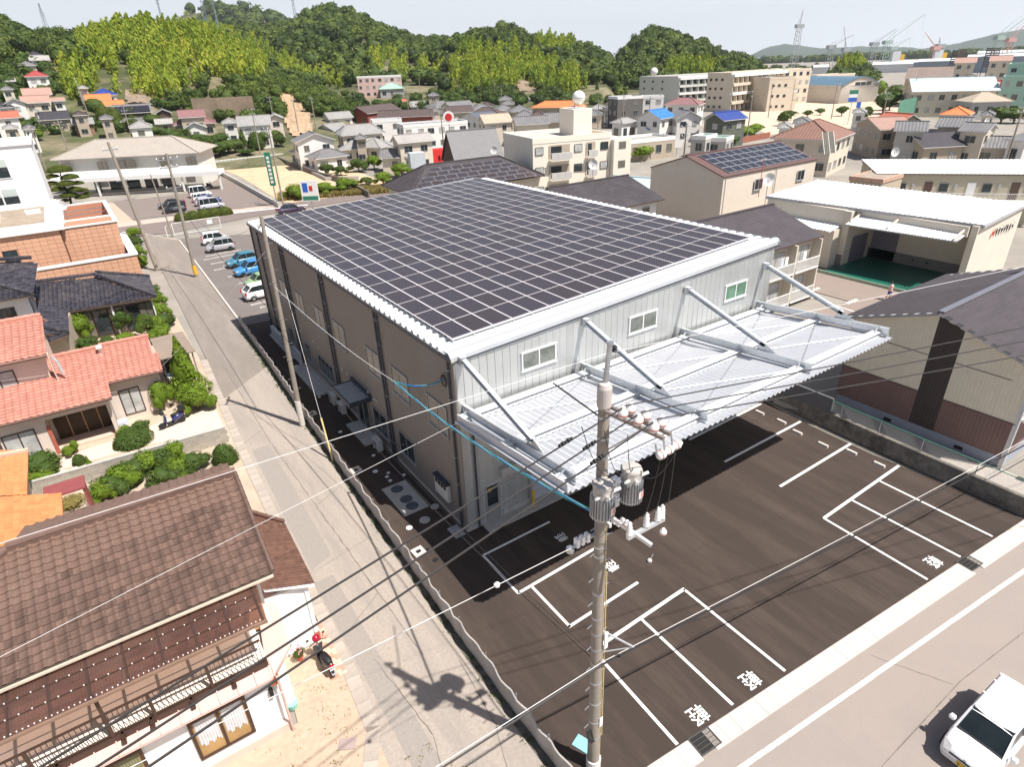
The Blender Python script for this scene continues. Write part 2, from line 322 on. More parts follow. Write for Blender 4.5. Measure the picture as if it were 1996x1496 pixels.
# ==== MAIN BUILDING
BW, EH = 21.46, 9.30; SL = (10.36-EH)/BW                # width, left eave height, roof slope
def yb(x): return 33.1-1.7*x/BW                        # rear wall line
def zr(x): return EH+SL*x
bld = thing('metal_building', 'large new metal workshop hall with silver front and taupe corrugated side', 'building')
body = MB(); ww = .04
body.prism([(.06,.06),(BW-.06,.06),(BW-.06,yb(BW)-.06),(.06,yb(0)-.06)], .24, 9.1)
body.build('inner_wall', M_taupe, bld)
MB().prism([(-.03,-.03),(BW+.03,-.03),(BW+.03,yb(BW)),(-.03,yb(0))], 0, .26).build('plinth', M_conc, bld)
# front siding: ribbed panels, each its own
pw = .4; nP = int(BW/pw)
opn = [(.9,2.0,0,2.25),(1.86,3.75,0.0,3.0),(3.7,21,0,4.6)]       # door, strip, shutters
for i in range(nP+1):
 x0 = i*pw; x1 = min(x0+pw, BW)
 if x1-x0 < .1: continue
 z0 = .26
 if x0 >= 3.6: z0 = 4.7 if x0 < 20.8 else .26
 z1 = zr(x0)+.0; z2 = zr(x1)
 mb = MB(); pr = [(0,.02),(.05,.045),(.11,.045),(.16,.02),(1,.02)]
 pts = [(x0+(x1-x0)*u, -d) for u, d in pr]
 for (xa,ya),(xb_,yb_) in zip(pts, pts[1:]): mb.face([(xa,ya,z0),(xb_,yb_,z0),(xb_,yb_,z2),(xa,ya,z1)])
 mb.face([(x0,0,z0),(x1,0,z0),(x1,-.02,z0),(x0,-.02,z0)])
 mb.build('siding_panel', M_silver, bld)
# backing for the gable above flat body
MB().mesh([(0.05,.0,8.9),(BW-.05,.0,8.9),(BW-.05,.0,zr(BW)-.02),(.05,.0,zr(0)-.02),(0.05,.06,8.9),(BW-.05,.06,8.9),(BW-.05,.06,zr(BW)-.02),(.05,.06,zr(0)-.02)],[(0,1,2,3),(7,6,5,4),(0,4,5,1),(3,2,6,7)]).build('gable_backing', M_taupe, bld)
# left side: corrugated siding as real folds, in bays between downpipes
def corr_y(name, y0, y1, z0, z1, pitch=.2, d=.035, x=0.0, mt=M_taupe, holes=()):
 mb = MB(); y = y0
 while y < y1-.01:
  for u0, u1, d0, d1 in ((0,.2,0,d),(.2,.5,d,d),(.5,.7,d,0),(.7,1,0,0)):
   ya, yc = y+u0*pitch, min(y+u1*pitch, y1)
   if ya >= y1: continue
   zs = [(z0, z1)]
   for hy0, hy1, hz0, hz1 in holes:
    if ya >= hy0-.01 and yc <= hy1+.15:
     zs = [q for (a_, b_) in zs for q in ((a_, hz0), (hz1, b_)) if q[1] > q[0]]
   for a_, b_ in zs: mb.face([(x-d0,ya,a_),(x-d1,yc,a_),(x-d1,yc,b_),(x-d0,ya,b_)][::-1])
  y += pitch
 return mb.build(name, mt, bld)
bays = [0, 7.9, 16.15, 24.4, 33.0]
for a, b in zip(bays, bays[1:]): corr_y('side_siding', a, b, .26, 9.2)
MB().box(-.06,-.06,.24,.03,.12,9.2).build('corner_trim', M_taupe, bld)
MB().box(-.05,32.95,.24,.05,33.12,9.2).build('corner_trim', M_taupe, bld)
# right and rear walls
MB().box(BW,.02,.26,BW+.05,yb(BW),9.9).build('side_wall', M_silver, bld)
MB().box(.05,yb(BW)-.0,.26,BW,yb(BW)+.06,9.0).build('rear_wall', M_taupe, bld)
# roof: sheet plus trapezoid ribs running up the slope
rf = MB(); y = 0.55; n = 0
rf.mesh([(-.12,-.05,zr(0)-.02),(BW+.1,-.05,zr(BW)-.02),(BW+.1,yb(BW)+.1,zr(BW)-.02),(-.12,yb(0)+.1,zr(0)-.02),(-.12,-.05,zr(0)-.1),(BW+.1,-.05,zr(BW)-.1),(BW+.1,yb(BW)+.1,zr(BW)-.1),(-.12,yb(0)+.1,zr(0)-.1)],[(0,1,2,3),(7,6,5,4),(0,4,5,1),(1,5,6,2),(2,6,7,3),(3,7,4,0)])
while y < 33.0:
 ye = y if y < yb(BW) else None
 x1 = BW+.08 if ye else max(1, (33.1-y)/1.7*BW)
 h = .13
 for (ya,za),(yc,zc) in zip([(-.17,0),(-.09,h),(.09,h),(.17,0)],[(-.09,h),(.09,h),(.17,0)]):
  rf.face([(-.1,y+ya,zr(-.1)+za-.02),(x1,y+ya,zr(x1)+za-.02),(x1,y+yc,zr(x1)+zc-.02),(-.1,y+yc,zr(-.1)+zc-.02)])
 rf.face([(-.1,y-.17,zr(-.1)-.02),(-.1,y-.09,zr(-.1)+h-.02),(-.1,y+.09,zr(-.1)+h-.02),(-.1,y+.17,zr(-.1)-.02)])
 rf.face([(x1,y-.17,zr(x1)-.02),(x1,y-.09,zr(x1)+h-.02),(x1,y+.09,zr(x1)+h-.02),(x1,y+.17,zr(x1)-.02)][::-1]); y += .6
rf.build('folded_roof', M_roofw, bld)
# front verge flashing: smooth band, round capping, dark trim strip below
vf = MB()
prof = [(1.0,.04),(.35,.05),(.32,.16),(.2,.2),(.05,.2),(-.06,.14),(-.12,.02),(-.13,-.16),(-.07,-.16)]
for (ya,za),(yc,zc) in zip(prof, prof[1:]): vf.face([(-.2,ya,zr(-.2)+za),(-.2,yc,zr(-.2)+zc),(BW+.2,yc,zr(BW+.2)+zc),(BW+.2,ya,zr(BW+.2)+za)])
vf.build('verge_capping', pm('verge capping', (.56,.575,.60), .4, .05, 1, metal=.3), bld)
MB().mesh([(-.2,-.12,zr(-.2)-.17),(BW+.2,-.12,zr(BW+.2)-.17),(BW+.2,-.12,zr(BW+.2)-.24),(-.2,-.12,zr(-.2)-.24),(-.2,.0,zr(-.2)-.17),(BW+.2,.0,zr(BW+.2)-.17),(BW+.2,.0,zr(BW+.2)-.24),(-.2,.0,zr(-.2)-.24)],[(0,1,2,3),(0,4,5,1),(3,2,6,7),(0,3,7,4),(1,5,6,2)]).build('verge_under_trim', M_navy, bld)
# gutter on the left eave: beige trough with dark lip
gt = MB(); gt.box(-.2,-.15,EH-.2,-.185,33.2,EH-.02).box(-.2,-.15,EH-.215,-.02,33.2,EH-.2); gt.build('eaves_gutter', M_navy, bld)
MB().box(-.183,-.13,EH-.19,-.03,33.18,EH-.09).build('gutter_bed', pm('gutter bed', (.5,.45,.4), .7), bld)
MB().box(BW+.08,-.15,zr(BW)-.1,BW+.26,yb(BW)+.1,zr(BW)+.06).build('ridge_trim', M_galv, bld)
for i,yy in enumerate((.32,7.72,8.05,15.95,16.45,24.1,24.75,30.7,32.7)):
 p = MB().tube([(-.12,yy,0.0),(-.12,yy,EH-.2)],.06,8); p.build('downpipe', M_navy, bld)
 q = MB()
 for z in (1.2,2.7,4.2,5.7,7.2,8.6): q.box(-.2,yy-.075,z,-.0,yy+.075,z+.04)
 tag(q.build('pipe_brackets', M_alg, bld), kind='stuff')
# windows on the left side
def window_x(y0, y1, z0, z1, mt=M_beigeglass, parent=bld, x=-.04, fm=M_alg, leaves=2):
 f = MB(); t = .05
 f.box(x-.05,y0,z0,x+.02,y0+t,z1).box(x-.05,y1-t,z0,x+.02,y1,z1).box(x-.05,y0+t,z0,x+.02,y1-t,z0+t).box(x-.05,y0+t,z1-t,x+.02,y1-t,z1).box(x-.09,y0-.04,z0-.05,x+.0,y1+.04,z0)
 for k in range(1, leaves): ym = y0+(y1-y0)*k/leaves; f.box(x-.04,ym-.02,z0+t,x+.01,ym+.02,z1-t)
 w_ = f.build('window', fm, parent)
 MB().box(x-.02,y0+t,z0+t,x+.01,y1-t,z1-t).build('pane', mt, w_); return w_
for y0, y1, z0, z1 in ((.95,2.83,4.88,6.45),(4.95,6.85,4.86,6.4),(8.35,10.2,4.83,6.35),(13.5,15.5,4.76,6.32),(17.1,19.05,4.74,6.28),(21.3,23.15,4.7,6.2),(25.3,27.1,4.66,6.15)): window_x(y0,y1,z0,z1)
for y0, y1, z0, z1, n in ((5.08,6.97,1.08,2.47,2),(8.6,10.5,.85,2.38,2),(17.2,20.2,.95,2.3,4),(22.0,23.2,.8,2.2,2),(26,27.2,.9,2.2,2)): window_x(y0,y1,z0,z1,M_dglass,leaves=n)
# side entrance with small hood
d_ = MB().box(-.09,11.2,.12,.0,13.1,2.25); d_.build('entrance_recess', M_dglass, bld)
f = MB()
for yy in (11.15,12.1,13.05): f.box(-.13,yy,.1,-.06,yy+.07,2.3)
f.box(-.13,11.15,2.25,-.06,13.12,2.33); f.build('door', M_alg, bld)
hood = MB();
for k in range(8):
 yy = 10.65+k*.345; hood.box(-1.32,yy,2.83,-.18,yy+.2,2.9).box(-1.32,yy+.2,2.83,-.18,yy+.345,2.85)
ho = hood.build('entrance_hood', pm('hood sheet', (.55,.57,.6), .35, .05, 2, metal=.6), bld)
MB().box(-1.4,10.55,2.62,-1.32,13.5,2.88).box(-1.32,10.55,2.62,-.05,10.63,2.88).box(-1.32,13.42,2.62,-.05,13.5,2.88).box(-.2,10.5,2.84,-.03,13.55,3.06).build('hood_frame', M_navy, ho)
MB().box(-1.0,10.2,0,-.05,13.2,.14).build('entrance_slab', M_conc, bld)
MB().box(-1.15,18.2,0,-.05,24.0,.12).build('service_slab', M_conc, bld)
MB().box(-.7,25.5,0,-.05,31.8,.12).build('service_slab', M_conc, bld)
MB().box(-.5,23.9,.12,-.3,25.6,1.1).box(-.55,29,.12,-.3,31.4,1.0).build('unit_row', M_ac, bld)
# meter board
mbx = MB().box(-.22,1.35,1.0,-.04,2.65,2.0); mo = mbx.build('meter_board', M_ac, bld)
MB().box(-.3,1.3,2.0,-.03,2.7,2.08).build('board_hood', M_navy, mo)
for k in range(4): MB().box(-.26,1.5+k*.28,1.68,-.22,1.66+k*.28,1.95).build('meter', M_black, mo)
# wall vents
for yy, zz in ((15.0,3.0),(14.2,3.0),(10.9,3.1),(9.7,3.0),(9.95,3.05),(19.6,3.0),(20.8,3.0),(23.5,2.9)): MB().lathe((-.05,yy,zz),[(.07,-.06),(.09,0),(.02,.04)],8,axis='x').build('vent_cap', M_ac, bld)
# front door, shutter boxes, shutters
f = MB().box(.95,-.07,.02,1.02,.0,2.28).box(1.93,-.07,.02,2.0,.0,2.28).box(1.02,-.07,2.2,1.93,.0,2.28); do = f.build('door', M_galvw, bld)
MB().box(1.02,-.06,.04,1.93,-.03,1.0).box(1.02,-.06,1.0,1.18,-.03,2.2).box(1.78,-.06,1.0,1.93,-.03,2.2).build('door_leaf', M_alg, do)
MB().box(1.18,-.05,1.0,1.78,-.035,2.1).build('door_pane', M_dglass, do)
MB().box(1.23,-.056,1.82,1.42,-.051,2.02).build('yellow_sticker', M_yel, do)
MB().box(1.85,-.1,1.0,1.89,-.06,1.2).build('handle', M_galvw, do)
MB().box(1.9,-.3,2.55,3.85,-.02,3.0).build('shutter_box', pm('silver box', (.5,.49,.47), .5, .05, 2, metal=.3), bld)
M_shut = pm('pale shutter', (.56,.55,.6), .45, .04, 2, metal=.2)
for a, b in ((3.7,7.0),(7.3,13.8),(14.3,20.9)):
 s_ = MB()
 for k in range(30): s_.box(a+.08,-.05+.012*(k%2),.2+k*.145,b-.08,-.02,.2+(k+1)*.145)
 s_.build('roller_shutter', M_shut, bld)
 MB().box(a-.1,-.1,.0,a+.06,0,4.7).box(b-.06,-.1,0,b+.1,0,4.7).box(a-.1,-.12,4.6,b+.1,0,4.75).build('shutter_frame', M_alg, bld)
MB().box(2.05,-.09,.0,3.6,-.02,.4).build('front_plinth', M_conc, bld)
MB().prism([(.8,-.03),(.8,-.68),(2.0,-.72),(21.2,-.72),(21.2,-.03)],0,.1).build('front_apron', M_conc, bld)
MB().tube([(.62,-.12,0),(.62,-.12,6.3)],.05,8).build('downpipe', M_navy, bld)
MB().tube([(-.35,.2,.0),(-.35,.2,.01)],.1,8).build('drain_socket', M_navy, bld)
# upper front windows
def window_y(x0, x1, z0, z1, mt, y=-.045, fm=M_al, parent=bld, nm='window'):
 t = .06; f = MB().box(x0,y-.05,z0,x0+t,y+.02,z1).box(x1-t,y-.05,z0,x1,y+.02,z1).box(x0+t,y-.05,z0,x1-t,y+.02,z0+t).box(x0+t,y-.05,z1-t,x1-t,y+.02,z1)
 xm = (x0+x1)/2; f.box(xm-.03,y-.045,z0+t,xm+.03,y+.01,z1-t).box(x0-.04,y-.08,z0-.05,x1+.04,y+.0,z0).box(x0-.03,y-.07,z1,x1+.03,y+.0,z1+.04)
 w_ = f.build(nm, fm, parent)
 MB().box(x0+t,y-.02,z0+t,x1-t,y+.015,z1-t).build('pane', mt, w_); return w_
window_y(3.4,5.35,7.62,8.5,M_gglass); window_y(10.0,11.95,7.66,8.55,M_gglass); window_y(17.35,19.2,7.7,8.6,M_grglass)
# -- steel canopy carried by the front
can = thing('steel_canopy', 'white corrugated steel canopy hung on struts over the front of the metal hall', 'canopy', (0,0,0))
def zc(y): return 6.33+(-y)*.098                       # deck height
dk = MB(); pitch = .31; x = -.0; Y0, Y1 = -.12, -7.75
while x < 20.7:
 for u0, u1, h0, h1 in ((0,.42,0,.1),(.42,.5,.1,.1),(.5,.92,.1,0),(.92,1,0,0)):
  dk.face([(x+u0*pitch,Y1,zc(Y1)+h0),(x+u1*pitch,Y1,zc(Y1)+h1),(x+u1*pitch,Y0,zc(Y0)+h1),(x+u0*pitch,Y0,zc(Y0)+h0)])
  dk.face([(x+u0*pitch,Y1,zc(Y1)+h0-.03),(x+u1*pitch,Y1,zc(Y1)+h1-.03),(x+u1*pitch,Y0,zc(Y0)+h1-.03),(x+u0*pitch,Y0,zc(Y0)+h0-.03)][::-1])
  dk.face([(x+u0*pitch,Y1,zc(Y1)+h0-.03),(x+u1*pitch,Y1,zc(Y1)+h1-.03),(x+u1*pitch,Y1,zc(Y1)+h1),(x+u0*pitch,Y1,zc(Y1)+h0)])
 x += pitch
dk.build('deck', M_deck, can)
MB().bar((-.06,-.1,zc(0)+.12),(-.06,-7.6,zc(7.6*-1)+.12),.08,.36).bar((-.16,-.1,zc(0)-.04),(-.16,-7.5,zc(-7.5)-.04),.14,.05).build('edge_channel', M_deck, can)
M_purl = pm('pale galvanised purlin', (.72,.73,.74), .5, .05, 2)
for y in (-.45,-3.75,-7.05):
 mb = MB(); mb.hbeam((-.1,y,zc(y)+.2),(20.95,y,zc(y)+.2),.40,.22,.02); mb.build('purlin', M_purl, can)
 b_ = MB();
 for k in range(94): b_.box(.05+k*.22,y-.16,zc(y)+.1,.08+k*.22,y-.13,zc(y)+.13)
 tag(b_.build('bolt_row', M_galv, can), kind='stuff')
for x in (.3,7.0,14.0,20.6):
 mb = MB(); mb.hbeam((x,-.06,6.78),(x,-7.55,7.42),.15,.4,.018); be = mb.build('cantilever_beam', M_galvw, can)
 # hanger plates
 for y in (-.45,-3.75,-7.05): MB().bar((x-.35,y,zc(y)+.33),(x+.0,y+.02,zc(y)+.55),.05,.03).bar((x+.35,y,zc(y)+.33),(x+.0,y+.02,zc(y)+.55),.05,.03).box(x-.22,y-.12,zc(y)+.3,x+.22,y+.12,zc(y)+.34).build('hanger', M_galvw, can)
 s_ = MB(); s_.hbeam((x+.0,-.35,9.15),(x,-5.1,7.7),.2,.22,.02); s_.build('strut', M_galvw, can)
 MB().box(x-.14,-.34,8.95,x+.14,-.06,9.3).mesh([(x-.01,-4.7,7.38),(x-.01,-5.75,7.48),(x-.01,-4.9,7.9),(x+.01,-4.7,7.38),(x+.01,-5.75,7.48),(x+.01,-4.9,7.9)],[(0,1,2),(5,4,3),(0,3,4,1),(1,4,5,2),(2,5,3,0)]).build('gusset', M_galv, can)
 MB().box(x-.14,-.34,9.3,x+.14,-.06,9.33).build('end_plate', M_deck, can)
for k,(a,b) in enumerate(((.3,7.0),(7.0,14.0),(14.0,20.6))):
 for y0,y1 in ((-.5,-3.7),(-3.8,-7.0)):
  MB().tube([(a,y0,zc(y0)+.14),(b,y1,zc(y1)+.14)],.012,4).tube([(b,y0,zc(y0)+.15),(a,y1,zc(y1)+.15)],.012,4).build('brace_rod', M_galv, can)
# -- solar array
M_cell = D.materials.new('solar cells'); M_cell.use_nodes = True
def _cells(m):
 t = m.node_tree; N = t.nodes; L = t.links; b = N['Principled BSDF']; b.inputs['Roughness'].default_value = .3
 b.inputs['Specular IOR Level'].default_value = .75
 tc = N.new('ShaderNodeTexCoord'); sp = N.new('ShaderNodeSeparateXYZ'); L.new(tc.outputs['Object'], sp.inputs[0])
 def fr(o, n, off=0):
  a = N.new('ShaderNodeMath'); a.operation = 'MULTIPLY_ADD'; a.inputs[1].default_value = n; a.inputs[2].default_value = off; L.new(sp.outputs[o], a.inputs[0])
  f_ = N.new('ShaderNodeMath'); f_.operation = 'PINGPONG'; f_.inputs[1].default_value = .5; L.new(a.outputs[0], f_.inputs[0]); return f_.outputs[0]
 fx = fr(0, 1/.168); fy = fr(1, 1/.168)
 def lt(o, v):
  a = N.new('ShaderNodeMath'); a.operation = 'LESS_THAN'; a.inputs[1].default_value = v; L.new(o, a.inputs[0]); return a.outputs[0]
 mx = N.new('ShaderNodeMath'); mx.operation = 'MAXIMUM'; L.new(lt(fx,.018), mx.inputs[0]); L.new(lt(fy,.018), mx.inputs[1])
 ad = N.new('ShaderNodeMath'); ad.operation = 'ADD'; L.new(fx, ad.inputs[0]); L.new(fy, ad.inputs[1])
 dot = lt(ad.outputs[0], .15)
 oi = N.new('ShaderNodeObjectInfo'); cr = N.new('ShaderNodeMix'); cr.data_type = 'RGBA'; L.new(oi.outputs['Random'], cr.inputs[0])
 cr.inputs[6].default_value = (.030,.018,.018,1); cr.inputs[7].default_value = (.030,.022,.030,1)
 m1 = N.new('ShaderNodeMix'); m1.data_type = 'RGBA'; L.new(mx.outputs[0], m1.inputs[0]); L.new(cr.outputs[2], m1.inputs[6]); m1.inputs[7].default_value = (.12,.10,.115,1)
 m2 = N.new('ShaderNodeMix'); m2.data_type = 'RGBA'; L.new(dot, m2.inputs[0]); L.new(m1.outputs[2], m2.inputs[6]); m2.inputs[7].default_value = (.32,.31,.32,1)
 L.new(m2.outputs[2], b.inputs['Base Color'])
_cells(M_cell)
M_frame = pm('panel frame', (.7,.7,.72), .35, .04, 3, metal=.4)
arr = thing('solar_array', 'solar panel array covering the roof of the metal hall', 'solar panels', (.62,1.1,zr(.62)+.22), 0)
arr.rotation_euler = (0, -math.atan(SL), 0)
PX_, PY_ = 1.052, 1.842; NX, NY = 19, 17
pb = MB().box(.026,.026,.0,PX_-.026,PY_-.026,.036,1)
pb.mesh([(.045,.045,.037),(PX_-.045,.045,.037),(PX_-.045,PY_-.045,.037),(.045,PY_-.045,.037)],[(0,1,2,3)],0)
pd = pb.data('solar_panel', [M_cell, M_frame])
rest = MB(); cnt = 0
for j in range(NY):
 for i in range(NX):
  sk = -1.45*(i*PX_/BW)*(j/NY); lx, ly = i*PX_, j*PY_*.992+sk
  if cnt < 300: link('solar_panel', pd, arr, (lx, ly, 0)); cnt += 1
  else:
   rest.box(lx+.026,ly+.026,0,lx+PX_-.026,ly+PY_-.026,.036,1); rest.face([(lx+.045,ly+.045,.037),(lx+PX_-.045,ly+.045,.037),(lx+PX_-.045,ly+PY_-.045,.037),(lx+.045,ly+PY_-.045,.037)],0)
tag(rest.build('far_solar_panels', [M_cell, M_frame], arr), kind='stuff')
ra = MB()
for j in range(NY*3): ra.box(.0,j*.61+.15,-.16,NX*PX_,j*.61+.19,-.01)
for i in range(NX+1): ra.box(i*PX_-.024,0,-.02,i*PX_+.024,.4,.03)
ra.build('mounting_rail', M_galv, arr)
mb = MB()
for i in range(NX+1):
 x_ = i*PX_; sk = -1.45*(x_/BW); mb.face([(x_-.026,0,.042),(x_+.026,0,.042),(x_+.026,NY*PY_*.992+sk*.97,.042),(x_-.026,NY*PY_*.992+sk*.97,.042)])
for j in range(NY+1): sk = -1.45*(NX*PX_/BW)*j/NY; mb.face([(0,j*PY_*.992-.028,.047),(NX*PX_,j*PY_*.992+sk-.028,.047),(NX*PX_,j*PY_*.992+sk+.028,.047),(0,j*PY_*.992+.028,.047)])
mb.build('panel_rail', pm('bright rail', (.56,.52,.53), .5, .04, 3), arr)
cn = MB().box(-.04,-.06,-.02,NX*PX_+.04,-.0,.05)
for i in range(NX+1): cn.tube([(i*PX_,-.08,0),(i*PX_,-.12,-.15)],.02,6)
cn.build('edge_rail', M_frame, arr)
# ---- small things on the lot
M_lidw = pm('white cover', (.75,.75,.74), .6, .04, 4)
lid = None
for k,(x,y,r_,m_,lb) in enumerate([(-1.07,18.05,.1,M_lidw,'small white drain lid at the far end beside the air conditioners'),(-1.58,12.74,.13,M_lidw,'small white drain lid beside the entrance slab'),(-.99,9.0,.11,M_lidw,'small white drain lid in front of the single outdoor unit'),(-1.55,7.44,.15,M_lidw,'white drain lid next to the concrete catch pit by the fence'),
   (-1.03,6.86,.1,M_lidw,'top one of three small white lids in a row'),(-1.24,6.57,.11,M_lidw,'middle one of three small white lids in a row'),(-1.25,6.13,.11,M_lidw,'bottom one of three small white lids in a row'),(-.41,6.16,.1,M_lidw,'small white lid against the taupe wall'),
   (-.36,2.67,.22,M_conc,'grey round lid right of the manhole slab'),(-1.27,2.04,.27,M_conc,'large grey round lid below the manhole slab'),(-2.15,1.98,.16,M_lidw,'white lid in the sun near the fence'),(-2.17,.03,.14,M_black,'black valve lid beside the corner catch pit'),(-2.17,-.76,.14,M_black,'black valve lid nearest the road')]):
 o = MB().lathe((0,0,0),[(r_,0),(r_,.02),(r_*.92,.028),(r_*.9,.022)],20).build('drain_lid', m_, loc=(x,y,.01)); tag(o, lb, 'drain lid', 'round lids in the asphalt strip beside the hall')  # round drain and valve lids set in the asphalt
ms = thing('manhole_slab', 'concrete slab with three round grey manhole covers', 'manhole slab', (-1.27,4.28,0))
MB().box(-.69,-1.4,0,.69,1.4,.03).build('slab', M_conc, ms)
M_mh = pm('cast iron cover', (.13,.14,.16), .5, .2, 8, bump=.6, bscale=60, metal=.4)
for x,y in ((-.02,.9),(0,-.17),(0,-.87)): MB().lathe((x,y,.03),[(.33,0),(.33,.012),(.28,.016),(.27,.01),(.0,.012)],24).build('manhole_cover', M_mh, ms)
for (x,y),lb in (((-2.56,.19),'white concrete catch pit in the sun by the fence'),((-2.38,8.2),'concrete catch pit against the middle of the fence'),((-2.25,16.08),'concrete catch pit by the fence near the second pole')):
 t = thing('catch_pit', lb, 'catch pit', (x,y,0), rad(3), 'catch pits along the fence')
 MB().box(-.28,-.28,0,.28,-.12,.07).box(-.28,.12,0,.28,.28,.07).box(-.28,-.12,0,-.12,.12,.07).box(.12,-.12,0,.28,.12,.07).build('collar', M_kerb, t); MB().lathe((0,0,.0),[(.13,0),(.13,.03)],12).build('inlet', M_black, t)
t = thing('drain_cover', 'galvanised grating cover at the foot of the corner downpipe', 'drain cover', (-.42,.35,0)); MB().box(-.28,-.42,0,.25,.42,.05).build('tray', M_galvw, t)
b_ = MB(); [b_.box(-.24,-.38+.1*k,.05,.21,-.34+.1*k,.065) for k in range(8)]; b_.build('slat', M_galv, t)
t = MB().tube([(0,0,0),(0,0,.95)],.075,14).lathe((0,0,.95),[(.075,0),(.06,.03),(.02,.045)],14).build('bollard', M_yel, loc=(3.62,-.42,.1)); tag(t, 'yellow steel bollard guarding the shutter corner', 'bollard')
def ac_unit(x, y, lb, z=0.0, rz=0, grp='outdoor units beside the taupe wall'):
 t = thing('outdoor_unit', lb, 'air conditioner', (x,y,z), rz, grp)
 MB().box(-.15,-.4,.1,.15,.4,.75).build('casing', M_ac, t); MB().lathe((-.155,.08,.42),[(.24,-.005),(.24,.0),(.03,-.012)],16,axis='x').build('fan_grille', M_alg, t)
 MB().box(-.17,-.34,0,.17,-.28,.1).box(-.17,.28,0,.17,.34,.1).build('foot', M_conc, t)
ac_unit(-.58,16.55,'farther of the two outdoor units left of the hood'); ac_unit(-.55,15.0,'nearer of the two outdoor units beside the hood'); ac_unit(-.48,9.45,'lone outdoor unit between the entrance slab and the corner')
# wheel stops at the right of the car park
for x,y,i in ((20.5,-2.95,0),(20.15,-4.25,1),(20.1,-5.9,2),(20.65,-7.25,3),(20.65,-8.8,4),(20.4,-1.5,5)):
 o = MB().mesh([(-.1,-.3,0),(.1,-.3,0),(.1,.3,0),(-.1,.3,0),(-.07,-.29,.13),(.07,-.29,.13),(.07,.29,.13),(-.07,.29,.13)],[(0,3,2,1),(4,5,6,7),(0,1,5,4),(1,2,6,5),(2,3,7,6),(3,0,4,7)]).build('wheel_stop', M_kerb, loc=(x,y,.01))
 tag(o, ('white concrete wheel stop under the canopy edge','wheel stop just beyond the third bay line','wheel stop between two long bay lines','wheel stop right after the middle bay line','wheel stop nearest the corner bays','wheel stop farthest inside the canopy shade')[i], 'wheel stop', 'wheel stops along the retaining wall')
o = MB().box(-.22,-.36,0,.22,.36,.03).build('meter_lid', pm('light blue plastic', (.25,.5,.62), .5, .05, 4), loc=(-2.32,-11.3,.01), rz=rad(20)); tag(o, 'light blue plastic cover lying at the foot of the big pole', 'cover')
o = thing('floodlight', 'small grey instrument on a thin arm standing on the asphalt right of the pole', 'sensor', g(1266,1096)); MB().lathe((0,0,.0),[(.09,0),(.11,.1),(.06,.16)],10).build('head', M_ac, o); MB().tube([(0,0,.12),(.32,.1,.2)],.02,6).build('arm', M_galv, o)
# ==== ROOF AND HOUSE TOOLS
def clip_range(poly, u):
 """v-range of a convex polygon (list of (u,v)) at u"""
 vs = []
 n = len(poly)
 for i in range(n):
  (u0,v0),(u1,v1) = poly[i], poly[(i+1)%n]
  if (u0-u)*(u1-u) <= 0 and abs(u1-u0) > 1e-9: vs.append(v0+(v1-v0)*(u-u0)/(u1-u0))
  elif abs(u1-u0) <= 1e-9 and abs(u0-u) < 1e-9: vs += [v0, v1]
 return (min(vs), max(vs)) if len(vs) >= 2 else None
class Plane:
 """a roof plane: polygon in 3D whose first edge p0->p1 is the eave; u along the eave, v up the slope, n outward"""
 def __init__(s, pts):
  s.P = [Vector(p) for p in pts]; s.o = s.P[0]; s.u = (s.P[1]-s.P[0]).normalized()
  far = max(s.P[2:], key=lambda p: s.u.cross(p-s.P[0]).length); n = s.u.cross(far-s.P[0]); n.normalize()
  if n.z < 0: n = -n
  if n.z > .05: s.P = [Vector((p.x, p.y, p.z-(p-s.o).dot(n)/n.z)) for p in s.P]
  s.n = n; s.v = s.n.cross(s.u).normalized()
  if s.v.dot(sum((p-s.o for p in s.P), Vector())) < 0: s.v = -s.v
  s.uv = [((p-s.o).dot(s.u), (p-s.o).dot(s.v)) for p in s.P]
  s.u0 = min(p[0] for p in s.uv); s.u1 = max(p[0] for p in s.uv); s.v1 = max(p[1] for p in s.uv)
 def at(s, u, v, h=0.0): return tuple(s.o+s.u*u+s.v*v+s.n*h)
 def ribs(s, mb, pitch=.3, amp=.04, mi=0, lift=0.0):
  L_ = s.u1-s.u0; n = max(1, int(L_/pitch)); pt = L_/n; e = 1e-4
  for i in range(n):
   a = s.u0+i*pt+e; m = s.u0+(i+.5)*pt; b = s.u0+(i+1)*pt-e
   ra, rm, rb = clip_range(s.uv, a), clip_range(s.uv, m), clip_range(s.uv, b)
   if not rm: continue
   ra = ra or rm; rb = rb or rm
   mb.face([s.at(a,ra[0],lift), s.at(m,rm[0],lift+amp), s.at(m,rm[1],lift+amp), s.at(a,ra[1],lift)], mi)
   mb.face([s.at(m,rm[0],lift+amp), s.at(b,rb[0],lift), s.at(b,rb[1],lift), s.at(m,rm[1],lift+amp)], mi)
 def slab(s, mb, t=.12, mi=0):
  n = len(s.P); top = [p-s.n*.02 for p in s.P]; bot = [p-Vector((0,0,t)) for p in s.P]
  mb.mesh([tuple(p) for p in top+bot], [tuple(range(n)), tuple(range(2*n-1,n-1,-1))]+[(i,n+i,n+(i+1)%n,(i+1)%n) for i in range(n)], mi)
 def shingles(s, mb, row=.3, mi=0, t=.012):
  """overlapping courses: each course a thin wedge strip"""
  n = max(1, int(s.v1/row)); step = s.v1/n
  for i in range(n):
   v0, v1 = i*step, (i+1)*step
   def ur(v):
    r = clip_range([(b,a) for a,b in s.uv], min(max(v,1e-4), s.v1-1e-4)); return r
   a, b = ur(v0), ur(v1)
   if not a or not b: continue
   mb.face([s.at(a[0],v0,t*2), s.at(a[1],v0,t*2), s.at(b[1],v1,t*.4), s.at(b[0],v1,t*.4)], mi)
   mb.face([s.at(a[0],v0,0), s.at(a[1],v0,0), s.at(a[1],v0,t*2), s.at(a[0],v0,t*2)], mi)
